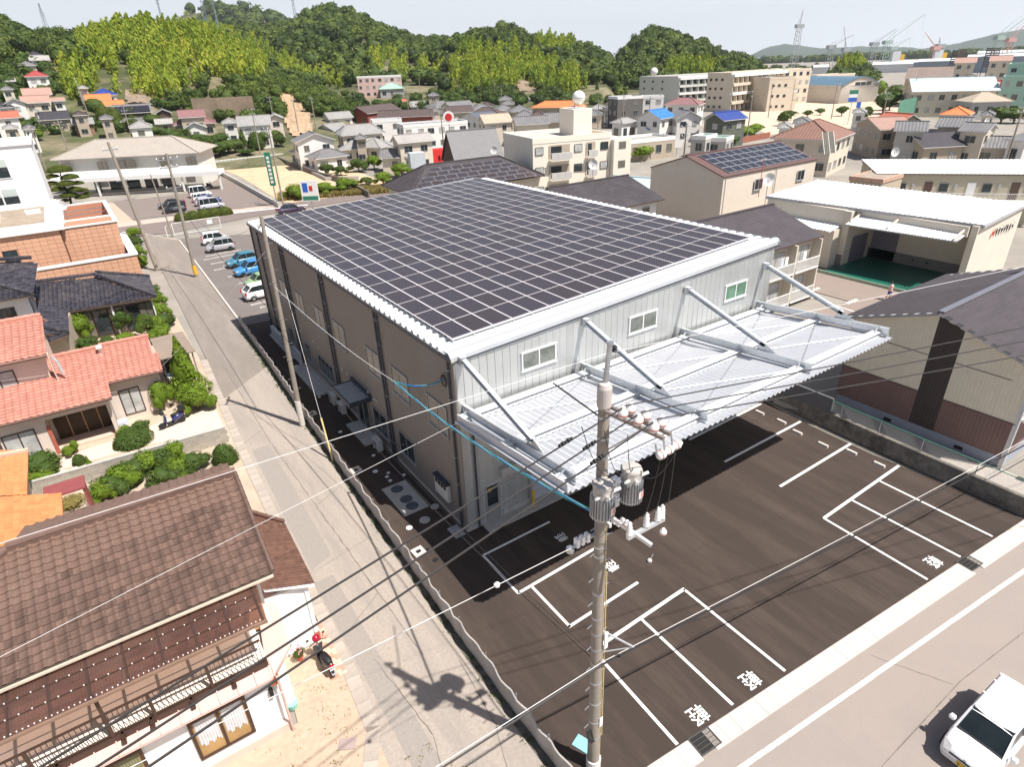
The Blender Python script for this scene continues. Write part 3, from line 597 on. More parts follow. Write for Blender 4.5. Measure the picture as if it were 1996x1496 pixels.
def tile_mesh(name, w, l, mat, kind='s'):
 """one pan tile with a curved section, front lip and thickness"""
 mb = MB()
 if kind == 's':
  prof = [(0,.0),(.12,-.006),(.3,-.012),(.5,-.004),(.65,.02),(.8,.042),(.93,.03),(1.04,.004)]
 else:
  prof = [(0,.0),(.2,.012),(.4,.0),(.5,-.006),(.6,.0),(.8,.012),(1.0,.0)]
 k = w/.3
 up = [(p*w, .0, h*k+.04) for p, h in prof]; dn = [(p*w, l*1.06, h*k+.004) for p, h in prof]; lo = [(p*w, .012, h*k-.004) for p, h in prof]
 n = len(prof)
 mb.mesh(up+dn+lo, [(i,i+1,n+i+1,n+i) for i in range(n-1)]+[(2*n+i,2*n+i+1,i+1,i) for i in range(n-1)])
 return mb.data(name, mat, smooth=False)
M_ROOFUNDER = pm('roof board', (.12,.09,.07), .9, .1, 3)
def tiled(planes, name, w, l, mat, parent, kind='s', cap=300, eye=None):
 """lay single tiles over roof planes: the nearest `cap` are objects, the rest one mesh"""
 me = tile_mesh(name, w, l, mat, kind); spots = []
 for s in planes:
  nu = int((s.u1-s.u0)/w); nv = int(s.v1/l)
  pu = (s.u1-s.u0)/nu; pv = s.v1/nv
  rot = Matrix((s.u, s.v, s.n)).transposed()
  for j in range(nv):
   for i in range(nu):
    u = s.u0+i*pu; v = j*pv; r = clip_range(s.uv, u+pu*.5)
    if not r or v+pv*.45 < r[0] or v+pv*.45 > r[1]: continue
    spots.append((Vector(s.at(u, v, .0)), rot, pu/w, pv/l))
 c = Vector(CAM)-parent.location; spots.sort(key=lambda q: (q[0]-c).length)
 rest = MB(); V0 = [v.co.copy() for v in me.vertices]; F0 = [tuple(p.vertices) for p in me.polygons]
 for k, (p, r, sx, sy) in enumerate(spots):
  M_ = Matrix.Translation(p) @ r.to_4x4() @ Matrix.Diagonal((sx, sy, 1, 1)) @ Matrix.Rotation(rad(rnd.uniform(-.5,.5)), 4, 'Z')
  if k < cap:
   o = D.objects.new(name, me); COL.objects.link(o); o.parent = parent; o.matrix_local = M_
  else: rest.mesh([tuple(M_ @ v) for v in V0], F0)
 if rest.f: tag(rest.build(name+'s_joined', mat, parent), kind='stuff')
def ridge_caps(parent, a, b, mat, r=.13, seg=.32, base=True):
 """ridge: mortar course with half round cap tiles"""
 a = Vector(a); b = Vector(b); d = b-a; n = max(1, int(d.length/seg)); mb = MB()
 if base: mb.bar(a-Vector((0,0,.03)), b-Vector((0,0,.03)), r*1.7, r*1.0)
 for i in range(n):
  p = a+d*i/n; q = a+d*(i+1.02)/n; mb.tube([p+Vector((0,0,r*.55)), q+Vector((0,0,r*.45))], r*(.98), 8, cap=True, r2=r*.86)
 mb.build('ridge', mat, parent)
M_wcream = pm('cream render', (.62,.55,.45), .9, .06, .8, stain=(.5,.44,.36), samt=.3, sscale=.5)
M_wwhite = pm('white render', (.74,.72,.69), .9, .05, .8, stain=(.6,.57,.53), samt=.3, sscale=.5)
M_wpink = pm('pinkish cream render', (.66,.56,.49), .9, .05, 1.0, stain=(.57,.48,.41), samt=.3, sscale=.5)
M_wgrey = pm('grey render', (.42,.41,.39), .9, .08, .8)
M_wbrown = pm('brown siding', (.17,.12,.105), .8, .08, 2)
M_wbeige = pm('beige siding', (.47,.42,.32), .8, .05, 1.2)
M_wtan = pm('tan wall', (.43,.36,.28), .9, .08, 1)
M_wred = pm('dark red brick wall', (.26,.07,.05), .9, .15, 3)
M_wdark = pm('dark timber wall', (.10,.07,.055), .9, .2, 2)
M_wood = pm('timber boards', (.52,.33,.18), .75, .2, 4, stain=(.40,.24,.13), samt=.4)
R_grey = pm('grey roof tile', (.17,.165,.17), .55, .14, 1.2, stain=(.24,.23,.22), samt=.5, sscale=.4)
R_dark = pm('dark roof tile', (.055,.05,.058), .5, .18, 1.2)
R_brn = pm('brown roof tile', (.20,.13,.11), .7, .15, 1.0, stain=(.26,.19,.15), samt=.5)
R_red = pm('red roof tile', (.33,.06,.06), .6, .12, 1.0)
R_mauve = pm('mauve metal roof', (.25,.13,.13), .6, .08, 1.0)
R_org = pm('orange roof tile', (.62,.20,.07), .6, .12, 1.0)
R_blue = pm('blue tile roof', (.03,.06,.26), .4, .12, 1.0, spec=.6)
R_sky = pm('sky blue roof', (.04,.18,.48), .5, .15, 1.0)
R_lt = pm('light grey roof', (.36,.34,.32), .8, .1, 1.0, stain=(.27,.25,.23), samt=.5, sscale=.3)
R_white = pm('white metal roof', (.74,.75,.76), .5, .05, .6, stain=(.62,.62,.61), samt=.5, sscale=.3)
R_bluegrey = pm('blue grey metal roof', (.11,.19,.26), .5, .1, .5)
M_trimw = pm('white trim', (.76,.75,.73), .6, .04, 2)
M_trimb = pm('brown trim', (.10,.06,.045), .6, .1, 2)
M_curtain = pm('window with curtain behind', (.42,.42,.41), .12, .35, 1.3, spec=.6)
SKETCH = 0
def quad_from(A, B, depth, z):
 a = Vector((A[0],A[1],0)); b = Vector((B[0],B[1],0)); d = (b-a).normalized(); n = Vector((-d.y, d.x, 0))
 return [a, b, b+n*depth, a+n*depth]
def auto_windows(t, fa, fb, z0, z1, nl, wallm, n=None, fm=None, gm=None, sill=.9, wh=1.15, ww=1.5):
 """sash windows on the wall from fa to fb; each window frame is a part with its panes below it"""
 d = (fb-fa); L_ = d.length; d = d.normalized(); out = Vector((d.y, -d.x, 0)); k = n or max(1, int(L_/2.9)); st = (z1-z0)/nl
 for s in range(nl):
  for i in range(k):
   c = L_*(i+.5)/k+rnd.uniform(-.25,.25); w_ = ww*rnd.choice((.75,1,1,1.15)); zz = z0+s*st+sill*st/2.8; hh = wh*st/2.8
   w_ = min(w_, L_/k*.8)
   p = fa+d*(c-w_/2); q = fa+d*(c+w_/2)
   mb = MB()
   for (a_, b_, za, zb) in ((p,q,zz-.05,zz+.03),(p,q,zz+hh-.03,zz+hh+.05)):
    mb.bar(tuple(a_+out*.03+Vector((0,0,(za+zb)/2))), tuple(b_+out*.03+Vector((0,0,(za+zb)/2))), .1, zb-za)
   for m_ in (p, (p+q)/2, q): mb.bar(tuple(m_+out*.03+Vector((0,0,zz+.031))), tuple(m_+out*.03+Vector((0,0,zz+hh-.031))), .05, .08, up=tuple(out))
   f = mb.build('window', fm or M_alg, t)
   g1 = MB().mesh([tuple(p+out*.012+Vector((0,0,zz))),tuple(q+out*.012+Vector((0,0,zz))),tuple(q+out*.012+Vector((0,0,zz+hh))),tuple(p+out*.012+Vector((0,0,zz+hh)))],[(0,1,2,3)])
   g1.build('pane', gm or rnd.choice((M_dglass,M_dglass,M_beigeglass,M_curtain)), f)
def house(label, A, B, depth, ze, typ='gable', rise=None, roof=None, wall=None, z0=0.0, nl=2, over=.45, rib=.3, amp=.035, cat='house', name='house', group=None, win=True, nwin=None,
    trim=None, tilt=0, root=None, sides='ABD', fascia=True, lower=None, eave=True, gwin=None, wn=None, ridgem=None):
 """A, B: front eave corners (world xy); the body stands inside the eaves and goes back by depth"""
 roof = roof or R_grey; wall = wall or M_wwhite; trim = trim or M_trimw; H = Vector((0,0,0))
 Q = quad_from(A, B, depth, ze); c = sum(Q, Vector())/4
 if root is None:
  rz = math.atan2(B[1]-A[1], B[0]-A[0]); t = thing(name, label, cat, (c.x, c.y, z0), rz, group)
 else: t = root; rz = t.rotation_euler.z
 M_ = Matrix.Translation(t.location) @ Matrix.Rotation(rz, 4, 'Z'); Mi = M_.inverted()
 Q = [Mi @ Vector((q.x, q.y, 0)) for q in Q]; Q = [Vector((q.x, q.y, 0)) for q in Q]
 zb = z0-t.location.z; e = ze-t.location.z
 A_, B_, C_, D_ = Q; lw = (B_-A_).length; ld = depth; rise = rise if rise is not None else min(lw, ld)*.24
 ins = over; ux = (B_-A_).normalized(); uy = (D_-A_).normalized()
 W = [A_+ux*ins+uy*ins, B_-ux*ins+uy*ins, C_-ux*ins-uy*ins, D_+ux*ins-uy*ins]
 up = Vector((0,0,1))
 wm = MB(); wm.prism([(w_.x,w_.y) for w_ in W], zb-.5, e-.02)
 mA, mB = (A_+D_)/2+up*(e+rise), (B_+C_)/2+up*(e+rise); fA, fB = (A_+B_)/2+up*(e+rise), (D_+C_)/2+up*(e+rise)
 E_ = [q+up*e for q in (A_,B_,C_,D_)]
 planes = []; ridges = []
 if typ == 'gable':        # ridge parallel to the front
  planes = [Plane([E_[0],E_[1],mB,mA]), Plane([E_[2],E_[3],mA,mB])]; ridges = [(mA,mB)]
  hw = rise*(1-ins*2/ld)
  wm.mesh([tuple(W[0]+up*(e-.02)),tuple(W[3]+up*(e-.02)),tuple((W[0]+W[3])/2+up*(e+hw))],[(0,1,2)]); wm.mesh([tuple(W[1]+up*(e-.02)),tuple(W[2]+up*(e-.02)),tuple((W[1]+W[2])/2+up*(e+hw))],[(0,1,2)])
 elif typ == 'gablef':     # gable faces the front
  planes = [Plane([E_[3],E_[0],fA,fB]), Plane([E_[1],E_[2],fB,fA])]; ridges = [(fA,fB)]
  hw = rise*(1-ins*2/lw)
  wm.mesh([tuple(W[0]+up*(e-.02)),tuple(W[1]+up*(e-.02)),tuple((W[0]+W[1])/2+up*(e+hw))],[(0,1,2)]); wm.mesh([tuple(W[3]+up*(e-.02)),tuple(W[2]+up*(e-.02)),tuple((W[3]+W[2])/2+up*(e+hw))],[(0,1,2)])
 elif typ in ('hip','irimoya'):
  k = min(.5, .5*min(lw,ld)/max(lw,ld)); f = .55 if typ == 'irimoya' else 1.0; k *= f
  if lw >= ld: r0 = mA+(mB-mA)*k; r1 = mB+(mA-mB)*k
  else: r0 = fA+(fB-fA)*k; r1 = fB+(fA-fB)*k
  if (r0-r1).length < .2:
   cc = (r0+r1)/2; planes = [Plane([E_[i],E_[(i+1)%4],cc]) for i in range(4)]; ridges = [(E_[i],cc) for i in range(4)]
  elif lw >= ld:
   planes = [Plane([E_[0],E_[1],r1,r0]), Plane([E_[2],E_[3],r0,r1]), Plane([E_[3],E_[0],r0]), Plane([E_[1],E_[2],r1])]; ridges = [(r0,r1),(E_[0],r0),(E_[3],r0),(E_[1],r1),(E_[2],r1)]
  else:
   planes = [Plane([E_[3],E_[0],r0,r1]), Plane([E_[1],E_[2],r1,r0]), Plane([E_[0],E_[1],r0]), Plane([E_[2],E_[3],r1])]; ridges = [(r0,r1),(E_[0],r0),(E_[1],r0),(E_[2],r1),(E_[3],r1)]
 elif typ == 'shed':       # low at the front
  planes = [Plane([E_[0],E_[1],E_[2]+up*rise,E_[3]+up*rise])]
  wm.mesh([tuple(W[0]+up*(e-.02)),tuple(W[3]+up*(e-.02)),tuple(W[3]+up*(e-.02+rise))],[(0,1,2)]); wm.mesh([tuple(W[1]+up*(e-.02)),tuple(W[2]+up*(e-.02)),tuple(W[2]+up*(e-.02+rise))],[(0,1,2)])
  wm.mesh([tuple(W[3]+up*(e-.02)),tuple(W[2]+up*(e-.02)),tuple(W[2]+up*(e-.02+rise)),tuple(W[3]+up*(e-.02+rise))],[(0,1,2,3)])
 wo = wm.build('wall', wall, t)
 if typ == 'flat':
  rm = MB(); rm.prism([(q.x,q.y) for q in Q], e-.35, e-.02); rm.build('roof_slab', trim, t)
  inn = [Q[0]+ux*.3+uy*.3, Q[1]-ux*.3+uy*.3, Q[2]-ux*.3-uy*.3, Q[3]+ux*.3-uy*.3]
  MB().prism([(q.x,q.y) for q in inn], e-.02, e+.02).build('roof', roof, t)
  pm_ = MB()
  for i in range(4):
   a, b, c2, d2 = Q[i], Q[(i+1)%4], inn[(i+1)%4], inn[i]
   pm_.mesh([(a.x,a.y,e-.02),(b.x,b.y,e-.02),(c2.x,c2.y,e-.02),(d2.x,d2.y,e-.02),(a.x,a.y,e+rise),(b.x,b.y,e+rise),(c2.x,c2.y,e+rise),(d2.x,d2.y,e+rise)],[(0,1,5,4),(4,5,6,7),(3,7,6,2)])
  pm_.build('parapet', trim, t)
 else:
  rm = MB();
  for p in planes:
   if rib: p.ribs(rm, rib, amp)
   else: p.shingles(rm, .3)
  rm.build('roof', roof, t)
  sm = MB()
  for p in planes: p.slab(sm, .12)
  sm.build('eaves', trim, t)
  rc = MB()
  for a, b in ridges: rc.bar(tuple(a+up*.06), tuple(b+up*.06), .26, .2)
  if ridges: rc.build('ridge', ridgem or roof, t)
 if win:
  auto_windows(t, W[0]+Vector((0,0,0)), W[1], zb, e, nl, wall, nwin, wn, gwin)
  for s_, (i, j) in (('L',(3,0)),('R',(1,2))):
   if s_ in sides or 'B' in sides: auto_windows(t, W[i], W[j], zb, e, nl, wall, None if not nwin else max(1, nwin//2), wn, gwin)
 return t
# ==== LEFT FOREGROUND: brown tiled house
T_brn = pm('brown glazed tile', (.128,.078,.06), .5, .16, 4, rand=.3, stain=(.19,.13,.10), samt=.6, sscale=2.5, spec=.5)
T_pink = pm('salmon pink tile', (.48,.215,.165), .6, .1, 4, rand=.14, stain=(.58,.29,.225), samt=.5, sscale=2)
T_blk = pm('black glazed tile', (.042,.038,.048), .28, .25, 4, rand=.5, spec=.8, stain=(.15,.13,.125), samt=.7, sscale=1.5)  # paler mottling: grey variation of the tiles, with glints put into the colour
T_org = pm('orange tile', (.62,.22,.085), .6, .08, 4, rand=.14, stain=(.68,.31,.15), samt=.5, sscale=2)
M_plinkw = pm('white wall sunlit', (.80,.79,.77), .9, .03, 1, stain=(.7,.68,.65), samt=.3)  # plain white of the brown house walls
h1 = thing('brown_tiled_house', 'brown pantile roofed house with a balcony in the lower left foreground', 'house', (-13.3,-.4,0))
def L1(x, y, z): return (x+13.3, y+.4, z)
zr1, ze1, zb1 = 7.0, 5.55, 6.1
fr1 = Plane([L1(-17.7,-3.5,ze1), L1(-9.15,-3.6,ze1), L1(-9.05,.65,zr1), L1(-15.75,.75,zr1), L1(-17.7,-.6,zr1-.62)])
bk1 = Plane([L1(-9.1,3.05,zb1), L1(-15.7,3.25,zb1), L1(-15.75,.75,zr1), L1(-9.05,.65,zr1)])
tiled([fr1, bk1], 'roof_tile', .305, .262, T_brn, h1, cap=300)
sm = MB(); fr1.slab(sm,.14); bk1.slab(sm,.14); sm.build('roof_board', M_ROOFUNDER, h1)
ridge_caps(h1, L1(-15.8,.75,zr1+.08), L1(-9.0,.65,zr1+.08), pm('brown ridge tile', (.15,.09,.072), .6, .15, 3), .14, .5)
ridge_caps(h1, L1(-17.7,-.6,zr1-.5), L1(-15.8,.75,zr1+.05), pm('brown ridge tile', (.23,.15,.12)), .12, .4)
vb = MB()
for k in range(17):
 a = Vector(L1(-9.12,-3.6,ze1+.06)); b = Vector(L1(-9.02,.65,zr1+.06)); p = a+(b-a)*k/17; q = a+(b-a)*(k+1.04)/17
 vb.tube([p, q], .085, 7, r2=.075)
vb.build('verge_tile', T_brn, h1)
MB().bar(L1(-17.7,-3.58,ze1-.06), L1(-9.15,-3.68,ze1-.06), .07, .07).build('eaves_gutter', pm('cream gutter', (.6,.5,.4), .5), h1)
MB().box(*L1(-17.6,-2.95,2.9), *L1(-9.65,2.6,5.5)).build('upper_wall', M_wood, h1)
wm = MB().box(*L1(-17.6,-4.75,.35), *L1(-10.05,2.6,2.75)).mesh([L1(-9.6,-2.95,5.4),L1(-9.6,2.6,5.4),L1(-9.6,2.6,6.05),L1(-9.6,.7,6.9),L1(-9.6,-2.95,5.7)],[(0,1,2,3,4)]); wm.build('wall', M_plinkw, h1)
MB().box(*L1(-17.6,-5.0,0), *L1(-9.98,2.7,.35)).build('plinth', pm('pink render plinth', (.66,.5,.42), .9, .06, 2), h1)
MB().box(*L1(-9.66,-2.9,0), *L1(-9.55,2.6,5.45)).build('gable_wall', M_plinkw, h1)
bp = Plane([L1(-17.6,-2.95,2.92),L1(-9.65,-2.95,2.92),L1(-9.65,-2.95,5.4),L1(-17.6,-2.95,5.4)])
for k in range(14): MB().box(*L1(-17.6,-2.985+.0,2.95+k*.18), *L1(-9.66,-2.955,3.12+k*.18)).build('wall_board', M_wood, h1)
# polycarbonate balcony roof with rafters, purlins and cap screws
M_poly = pm('smoked corrugated sheet', (.105,.06,.055), .25, .25, 1.0, spec=.6, stain=(.2,.12,.1), samt=.7, sscale=.8)
_t = M_poly.node_tree; _tr = _t.nodes.new('ShaderNodeBsdfTransparent'); _tr.inputs[0].default_value = (.62,.45,.38,1); _mm = _t.nodes.new('ShaderNodeMixShader'); _mm.inputs[0].default_value = .45
_t.links.new(_t.nodes['Principled BSDF'].outputs[0], _mm.inputs[1]); _t.links.new(_tr.outputs[0], _mm.inputs[2]); _t.links.new(_mm.outputs[0], _t.nodes['Material Output'].inputs[0])
pp = Plane([L1(-17.6,-4.82,5.0), L1(-9.8,-4.86,5.0), L1(-9.72,-3.4,5.36), L1(-17.6,-3.3,5.36)])
mb = MB(); pp.ribs(mb, .075, .018); mb.build('balcony_roof_sheet', M_poly, h1)
M_brnal = pm('bronze aluminium', (.075,.045,.035), .4, .1, 3, metal=.3)
for k in range(9):
 u = .35+k*.92; MB().bar(pp.at(u,.0,-.05), pp.at(u,1.5,-.05), .07, .09).bar(pp.at(u,.0,.02), pp.at(u,1.5,.02), .05, .01).build('rafter', M_brnal, h1)
for v in (.5,1.0): MB().bar(pp.at(0,v,.018), pp.at(7.78,v,.018), .04, .02).build('purlin', M_brnal, h1)
mb = MB()
for v in (.04,.5,1.0):
 for k in range(60 if v < .1 else 26): u = .06+k*(7.7/(60 if v < .1 else 26)); mb.box(*[c_-.014 for c_ in pp.at(u,v,.045)], *[c_+.014 for c_ in pp.at(u,v,.045)])
tag(mb.build('screw_caps', M_por, h1), kind='stuff')
MB().bar(pp.at(0,-.05,-.02), pp.at(7.82,-.05,-.02), .09, .08).build('balcony_gutter', pm('bronze gutter', (.22,.14,.10), .5), h1)
# balcony deck and railing
MB().box(*L1(-17.6,-4.55,3.0), *L1(-10.1,-2.98,3.1)).build('balcony_deck', pm('pale balcony deck', (.72,.66,.58), .8, .06, 2), h1)  # deck in one even pale beige
MB().box(*L1(-17.6,-4.72,2.86), *L1(-10.1,-4.56,3.16)).build('deck_edge', M_brnal, h1)
MB().bar(L1(-17.6,-4.64,4.1), L1(-10.15,-4.64,4.1), .06, .05).build('handrail', M_brnal, h1)
MB().bar(L1(-17.6,-4.64,3.22), L1(-10.15,-4.64,3.22), .05, .04).build('bottom_rail', M_brnal, h1)
bd_ = MB().box(-.009,-.009,3.22,.009,.009,4.09).data('baluster', M_brnal)
for k in range(57): link('baluster', bd_, h1, L1(-17.5+k*.13,-4.64,0))
for x in (-16.3,-14.45,-13.35,-11.75): MB().bar(L1(x,-4.66,3.0), L1(x,-4.66,4.98 if x in (-14.45,) else 4.12), .07, .09).build('railing_post', M_brnal, h1)
# ground floor pent roof in pink metal with batten seams
M_pinkm = pm('pink painted metal', (.63,.41,.36), .6, .06, 1.5, stain=(.7,.5,.44), samt=.4)
pk = Plane([L1(-17.6,-5.12,2.83), L1(-10.15,-5.12,2.83), L1(-10.15,-4.5,3.05), L1(-17.6,-4.5,3.05)])
mb = MB(); pk.slab(mb,.1); mb.build('pent_roof', M_pinkm, h1)
for k in range(14): MB().bar(pk.at(.4+k*.55,0,.02), pk.at(.4+k*.55,.66,.02), .03, .03).build('roof_seam', M_pinkm, h1)
for x in (-15.9,-14.3,-13.55,-12.45,-11.25): MB().box(*L1(x,-4.95,2.98), *L1(x+.12,-4.7,3.1)).box(*L1(x+.03,-4.9,3.1), *L1(x+.09,-4.5,3.16)).build('bracket', M_brnal, h1)
sidep = Plane([L1(-9.2,-4.3,2.85), L1(-9.02,-1.4,2.85), L1(-9.62,-1.3,3.02), L1(-10.12,-4.3,3.02)])
mb = MB(); MB(); mb.mesh([L1(-10.15,-5.12,2.83),L1(-9.35,-4.3,2.86),L1(-9.05,-1.3,2.86),L1(-9.65,-1.3,3.1),L1(-10.15,-4.5,3.08)],[(0,1,2,3,4)]).mesh([L1(-10.15,-5.12,2.73),L1(-9.35,-4.3,2.76),L1(-9.05,-1.3,2.76),L1(-9.65,-1.3,2.8),L1(-10.15,-4.5,2.8)],[(4,3,2,1,0)]).mesh([L1(-10.15,-5.12,2.73),L1(-9.35,-4.3,2.76),L1(-9.05,-1.3,2.76),L1(-10.15,-5.12,2.83),L1(-9.35,-4.3,2.86),L1(-9.05,-1.3,2.86)],[(0,1,4,3),(1,2,5,4)]); mb.build('side_pent_roof', M_pinkm, h1)
MB().box(*L1(-10.2,-4.98,2.3), *L1(-9.95,-4.2,2.72)).build('copper_fascia', pm('copper brown sheet', (.42,.13,.05), .35, .2, 3, metal=.4), h1)
MB().tube([L1(-10.0,-5.08,.05), L1(-10.0,-5.05,2.7)], .045, 8).build('downpipe', pm('pinkish downpipe', (.55,.4,.35), .5), h1)
MB().box(*L1(-10.05,-4.2,.0), *L1(-9.6,-1.4,2.75)).build('side_room', M_plinkw, h1)
MB().box(*L1(-10.35,-4.9,1.75), *L1(-10.22,-4.76,2.05)).box(*L1(-10.31,-4.84,2.05), *L1(-10.26,-4.76,2.12)).build('wall_lamp', M_black, h1)
# big sliding window with curtains
def curtain_window(t, x0, x1, y, z0, z1, Lf, cm, low):
 fr = MB(); q = .09
 fr.box(*Lf(x0,y-.06,z0), *Lf(x0+q,y+.02,z1)).box(*Lf(x1-q,y-.06,z0), *Lf(x1,y+.02,z1)).box(*Lf(x0+q,y-.06,z1-q), *Lf(x1-q,y+.02,z1)).box(*Lf(x0+q,y-.06,z0), *Lf(x1-q,y+.02,z0+.07)).box(*Lf((x0+x1)/2-.04,y-.05,z0+.07), *Lf((x0+x1)/2+.04,y+.01,z1-q))
 w_ = fr.build('window', M_brnal, t)
 MB().box(*Lf(x0+q,y+.0,z0+.07), *Lf(x1-q,y+.012,z1-q)).build('interior_floor', pm('tatami seen inside', (.42,.26,.11), .5, .15, 2), w_)
 for a, b in ((x0+q+.05,(x0+x1)/2-.08),((x0+x1)/2+.08,x1-q-.05)):
  mb = MB(); n = 26; top = []; bot = []
  for k in range(n+1):
   xx = a+(b-a)*k/n; yy = y-.012+.012*math.cos(k*1.9)
   top.append(Lf(xx,yy,z1-q)); bot.append(Lf(xx,yy,z0+low+.08*math.sin(k*.7)+.04*math.cos(k*1.9)))
  for k in range(n): mb.face([bot[k],bot[k+1],top[k+1],top[k]])
  mb.build('curtain', cm, w_)
 gl = D.materials.get('thin clear glass')
 return w_
curtain_window(h1, -12.75, -11.05, -4.76, .55, 2.35, L1, pm('white lace curtain', (.62,.61,.62), .9, .1, 4), .55)
curtain_window(h1, -15.6, -14.0, -4.76, .55, 2.35, L1, pm('olive curtain', (.22,.21,.12), .9, .1, 4), .2)
# entrance roof at the lane side
er = Plane([L1(-7.72,-2.1,3.0), L1(-7.6,2.1,3.0), L1(-8.55,3.0,3.45), L1(-9.5,3.0,3.75), L1(-9.55,-1.35,3.75), L1(-9.4,-2.0,3.65)])
T_brn2 = pm('dark brown slate tile', (.13,.065,.045), .6, .12, 5, rand=.2)
tiled([er], 'entrance_tile', .3, .17, T_brn2, h1, kind='f', cap=170)
mb = MB(); er.slab(mb,.16); mb.build('entrance_roof_board', M_plinkw, h1)
ridge_caps(h1, L1(-7.6,2.1,3.05), L1(-8.7,3.0,3.55), T_brn2, .09)
MB().box(*L1(-9.55,-1.9,0), *L1(-8.1,-1.75,3.0)).box(*L1(-8.1,-1.95,.5), *L1(-7.95,-1.75,2.95)).build('porch_wall', M_plinkw, h1)
MB().box(*L1(-8.12,-1.97,0), *L1(-7.93,-1.73,.5)).build('porch_foot', pm('red brick', (.4,.12,.08), .8, .2, 8), h1)
MB().box(*L1(-9.5,-.2,0), *L1(-8.2,2.6,3.0)).build('entrance_wall', M_wgrey, h1)
MB().box(*L1(-9.5,-2.0,0), *L1(-8.0,2.6,.08)).build('porch_slab', M_conc, h1)
# ==== pink tiled house
h2 = thing('pink_tiled_house', 'salmon pink tiled house with arched entrance at the left edge', 'house', (-14,24,0))
def L2(x, y, z): return (x+14, y-24, z)
p1 = Plane([L2(-18.6,20.5,2.9), L2(-12.6,20.35,2.9), L2(-12.55,25.0,4.5), L2(-18.6,25.1,4.5)])
p2 = Plane([L2(-12.62,22.7,2.95), L2(-9.5,22.5,2.95), L2(-9.62,26.1,4.15), L2(-12.5,26.3,4.15)])
p3 = Plane([L2(-19.2,23.0,5.6), L2(-15.02,22.75,5.6), L2(-14.9,26.3,6.9), L2(-19.2,26.5,6.9)])
p2b = Plane([L2(-9.62,28.6,3.3), L2(-12.5,28.8,3.3), L2(-12.5,26.3,4.15), L2(-9.62,26.1,4.15)])
p1b = Plane([L2(-12.55,29.5,3.0), L2(-18.6,29.6,3.0), L2(-18.6,25.1,4.5), L2(-12.55,25.0,4.5)])
p3b = Plane([L2(-14.9,29.9,5.6), L2(-19.2,30,5.6), L2(-19.2,26.5,6.9), L2(-14.9,26.3,6.9)])
tiled([p1, p2, p3], 'roof_tile', .34, .27, T_pink, h2, cap=300)
mb = MB(); [p.slab(mb,.12) for p in (p1,p2,p3,p1b,p2b,p3b)]; mb.build('roof_board', pm('pink roof board', (.5,.3,.24), .8), h2)
mb = MB(); [p.ribs(mb,.34,.03) for p in (p1b,p2b,p3b)]; mb.build('rear_roof', T_pink, h2)
for a, b in ((L2(-18.6,25.1,4.58),L2(-12.5,25.0,4.58)),(L2(-12.5,26.3,4.22),L2(-9.55,26.1,4.22)),(L2(-19.2,26.5,6.98),L2(-14.85,26.3,6.98))): ridge_caps(h2, a, b, T_pink, .13, .4)
mb = MB(); mb.box(*L2(-18.5,20.95,0), *L2(-16.2,29,2.8)); mb.box(*L2(-13.05,20.95,0), *L2(-12.85,23.4,2.8)); mb.box(*L2(-16.2,22.6,0), *L2(-12.85,29,2.8)).box(*L2(-16.2,20.95,2.3), *L2(-13.05,21.15,2.8))
mb.box(*L2(-12.85,23.05,0), *L2(-9.75,28.3,2.9)).box(*L2(-19.1,23.45,2.8), *L2(-15.3,29.5,5.55)); mb.build('wall', M_wpink, h2)
MB().mesh([L2(-9.75,23.1,2.9),L2(-9.75,28.3,2.9),L2(-9.75,26.2,4.0)],[(0,1,2)]).mesh([L2(-15.3,23.5,5.5),L2(-15.3,29.4,5.5),L2(-15.3,26.4,6.8)],[(0,1,2)]).mesh([L2(-12.7,21,2.9),L2(-12.7,25.0,2.9),L2(-12.7,25.0,4.4)],[(0,1,2)]).build('gable_wall', M_wpink, h2)
MB().box(*L2(-16.0,22.5,0.1), *L2(-13.1,22.6,2.3)).build('entrance_door', pm('dark brown timber door', (.06,.035,.02), .5, .3, 3), h2)
for k in range(3): MB().box(*L2(-15.3+k*.8,22.46,.1), *L2(-15.24+k*.8,22.5,2.2)).build('door_batten', M_wood, h2)
MB().box(*L2(-16.2,21.15,0), *L2(-13.05,22.5,.15)).build('porch_floor', pm('pale tile floor', (.6,.47,.38), .7, .1, 6), h2)
MB().box(*L2(-16.25,20.9,.0), *L2(-16.05,21.0,1.9)).box(*L2(-13.1,20.88,0), *L2(-12.8,21.2,.35)).build('brick_edge', pm('red brick', (.4,.12,.08)), h2)
def simple_win(t, Lf, x0, x1, y, z0, z1, gm=M_curtain, fm=None, mid=True):
 f = MB(); q = .06; f.box(*Lf(x0,y-.05,z0), *Lf(x0+q,y+.02,z1)).box(*Lf(x1-q,y-.05,z0), *Lf(x1,y+.02,z1)).box(*Lf(x0+q,y-.05,z0), *Lf(x1-q,y+.02,z0+q)).box(*Lf(x0+q,y-.05,z1-q), *Lf(x1-q,y+.02,z1))
 if mid: f.box(*Lf((x0+x1)/2-.03,y-.045,z0+q), *Lf((x0+x1)/2+.03,y+.01,z1-q))
 w_ = f.build('window', fm or M_brnal, t); MB().box(*Lf(x0+q,y-.02,z0+q), *Lf(x1-q,y+.012,z1-q)).build('pane', gm, w_)
simple_win(h2, L2, -18.4, -16.8, 20.95, .15, 2.0); simple_win(h2, L2, -12.3, -11.1, 23.05, .3, 2.1, M_curtain); simple_win(h2, L2, -18.5, -16.9, 23.45, 3.3, 4.9, M_curtain)
MB().box(*L2(-15.02,22.9,3.6), *L2(-14.98,23.4,5.5)).build('flue_plate', M_wpink, h2)
MB().tube([L2(-14.85,23.0,5.35),L2(-14.7,22.95,5.0),L2(-14.6,22.9,4.1)], .09, 8).build('flue_pipe', M_galvw, h2)
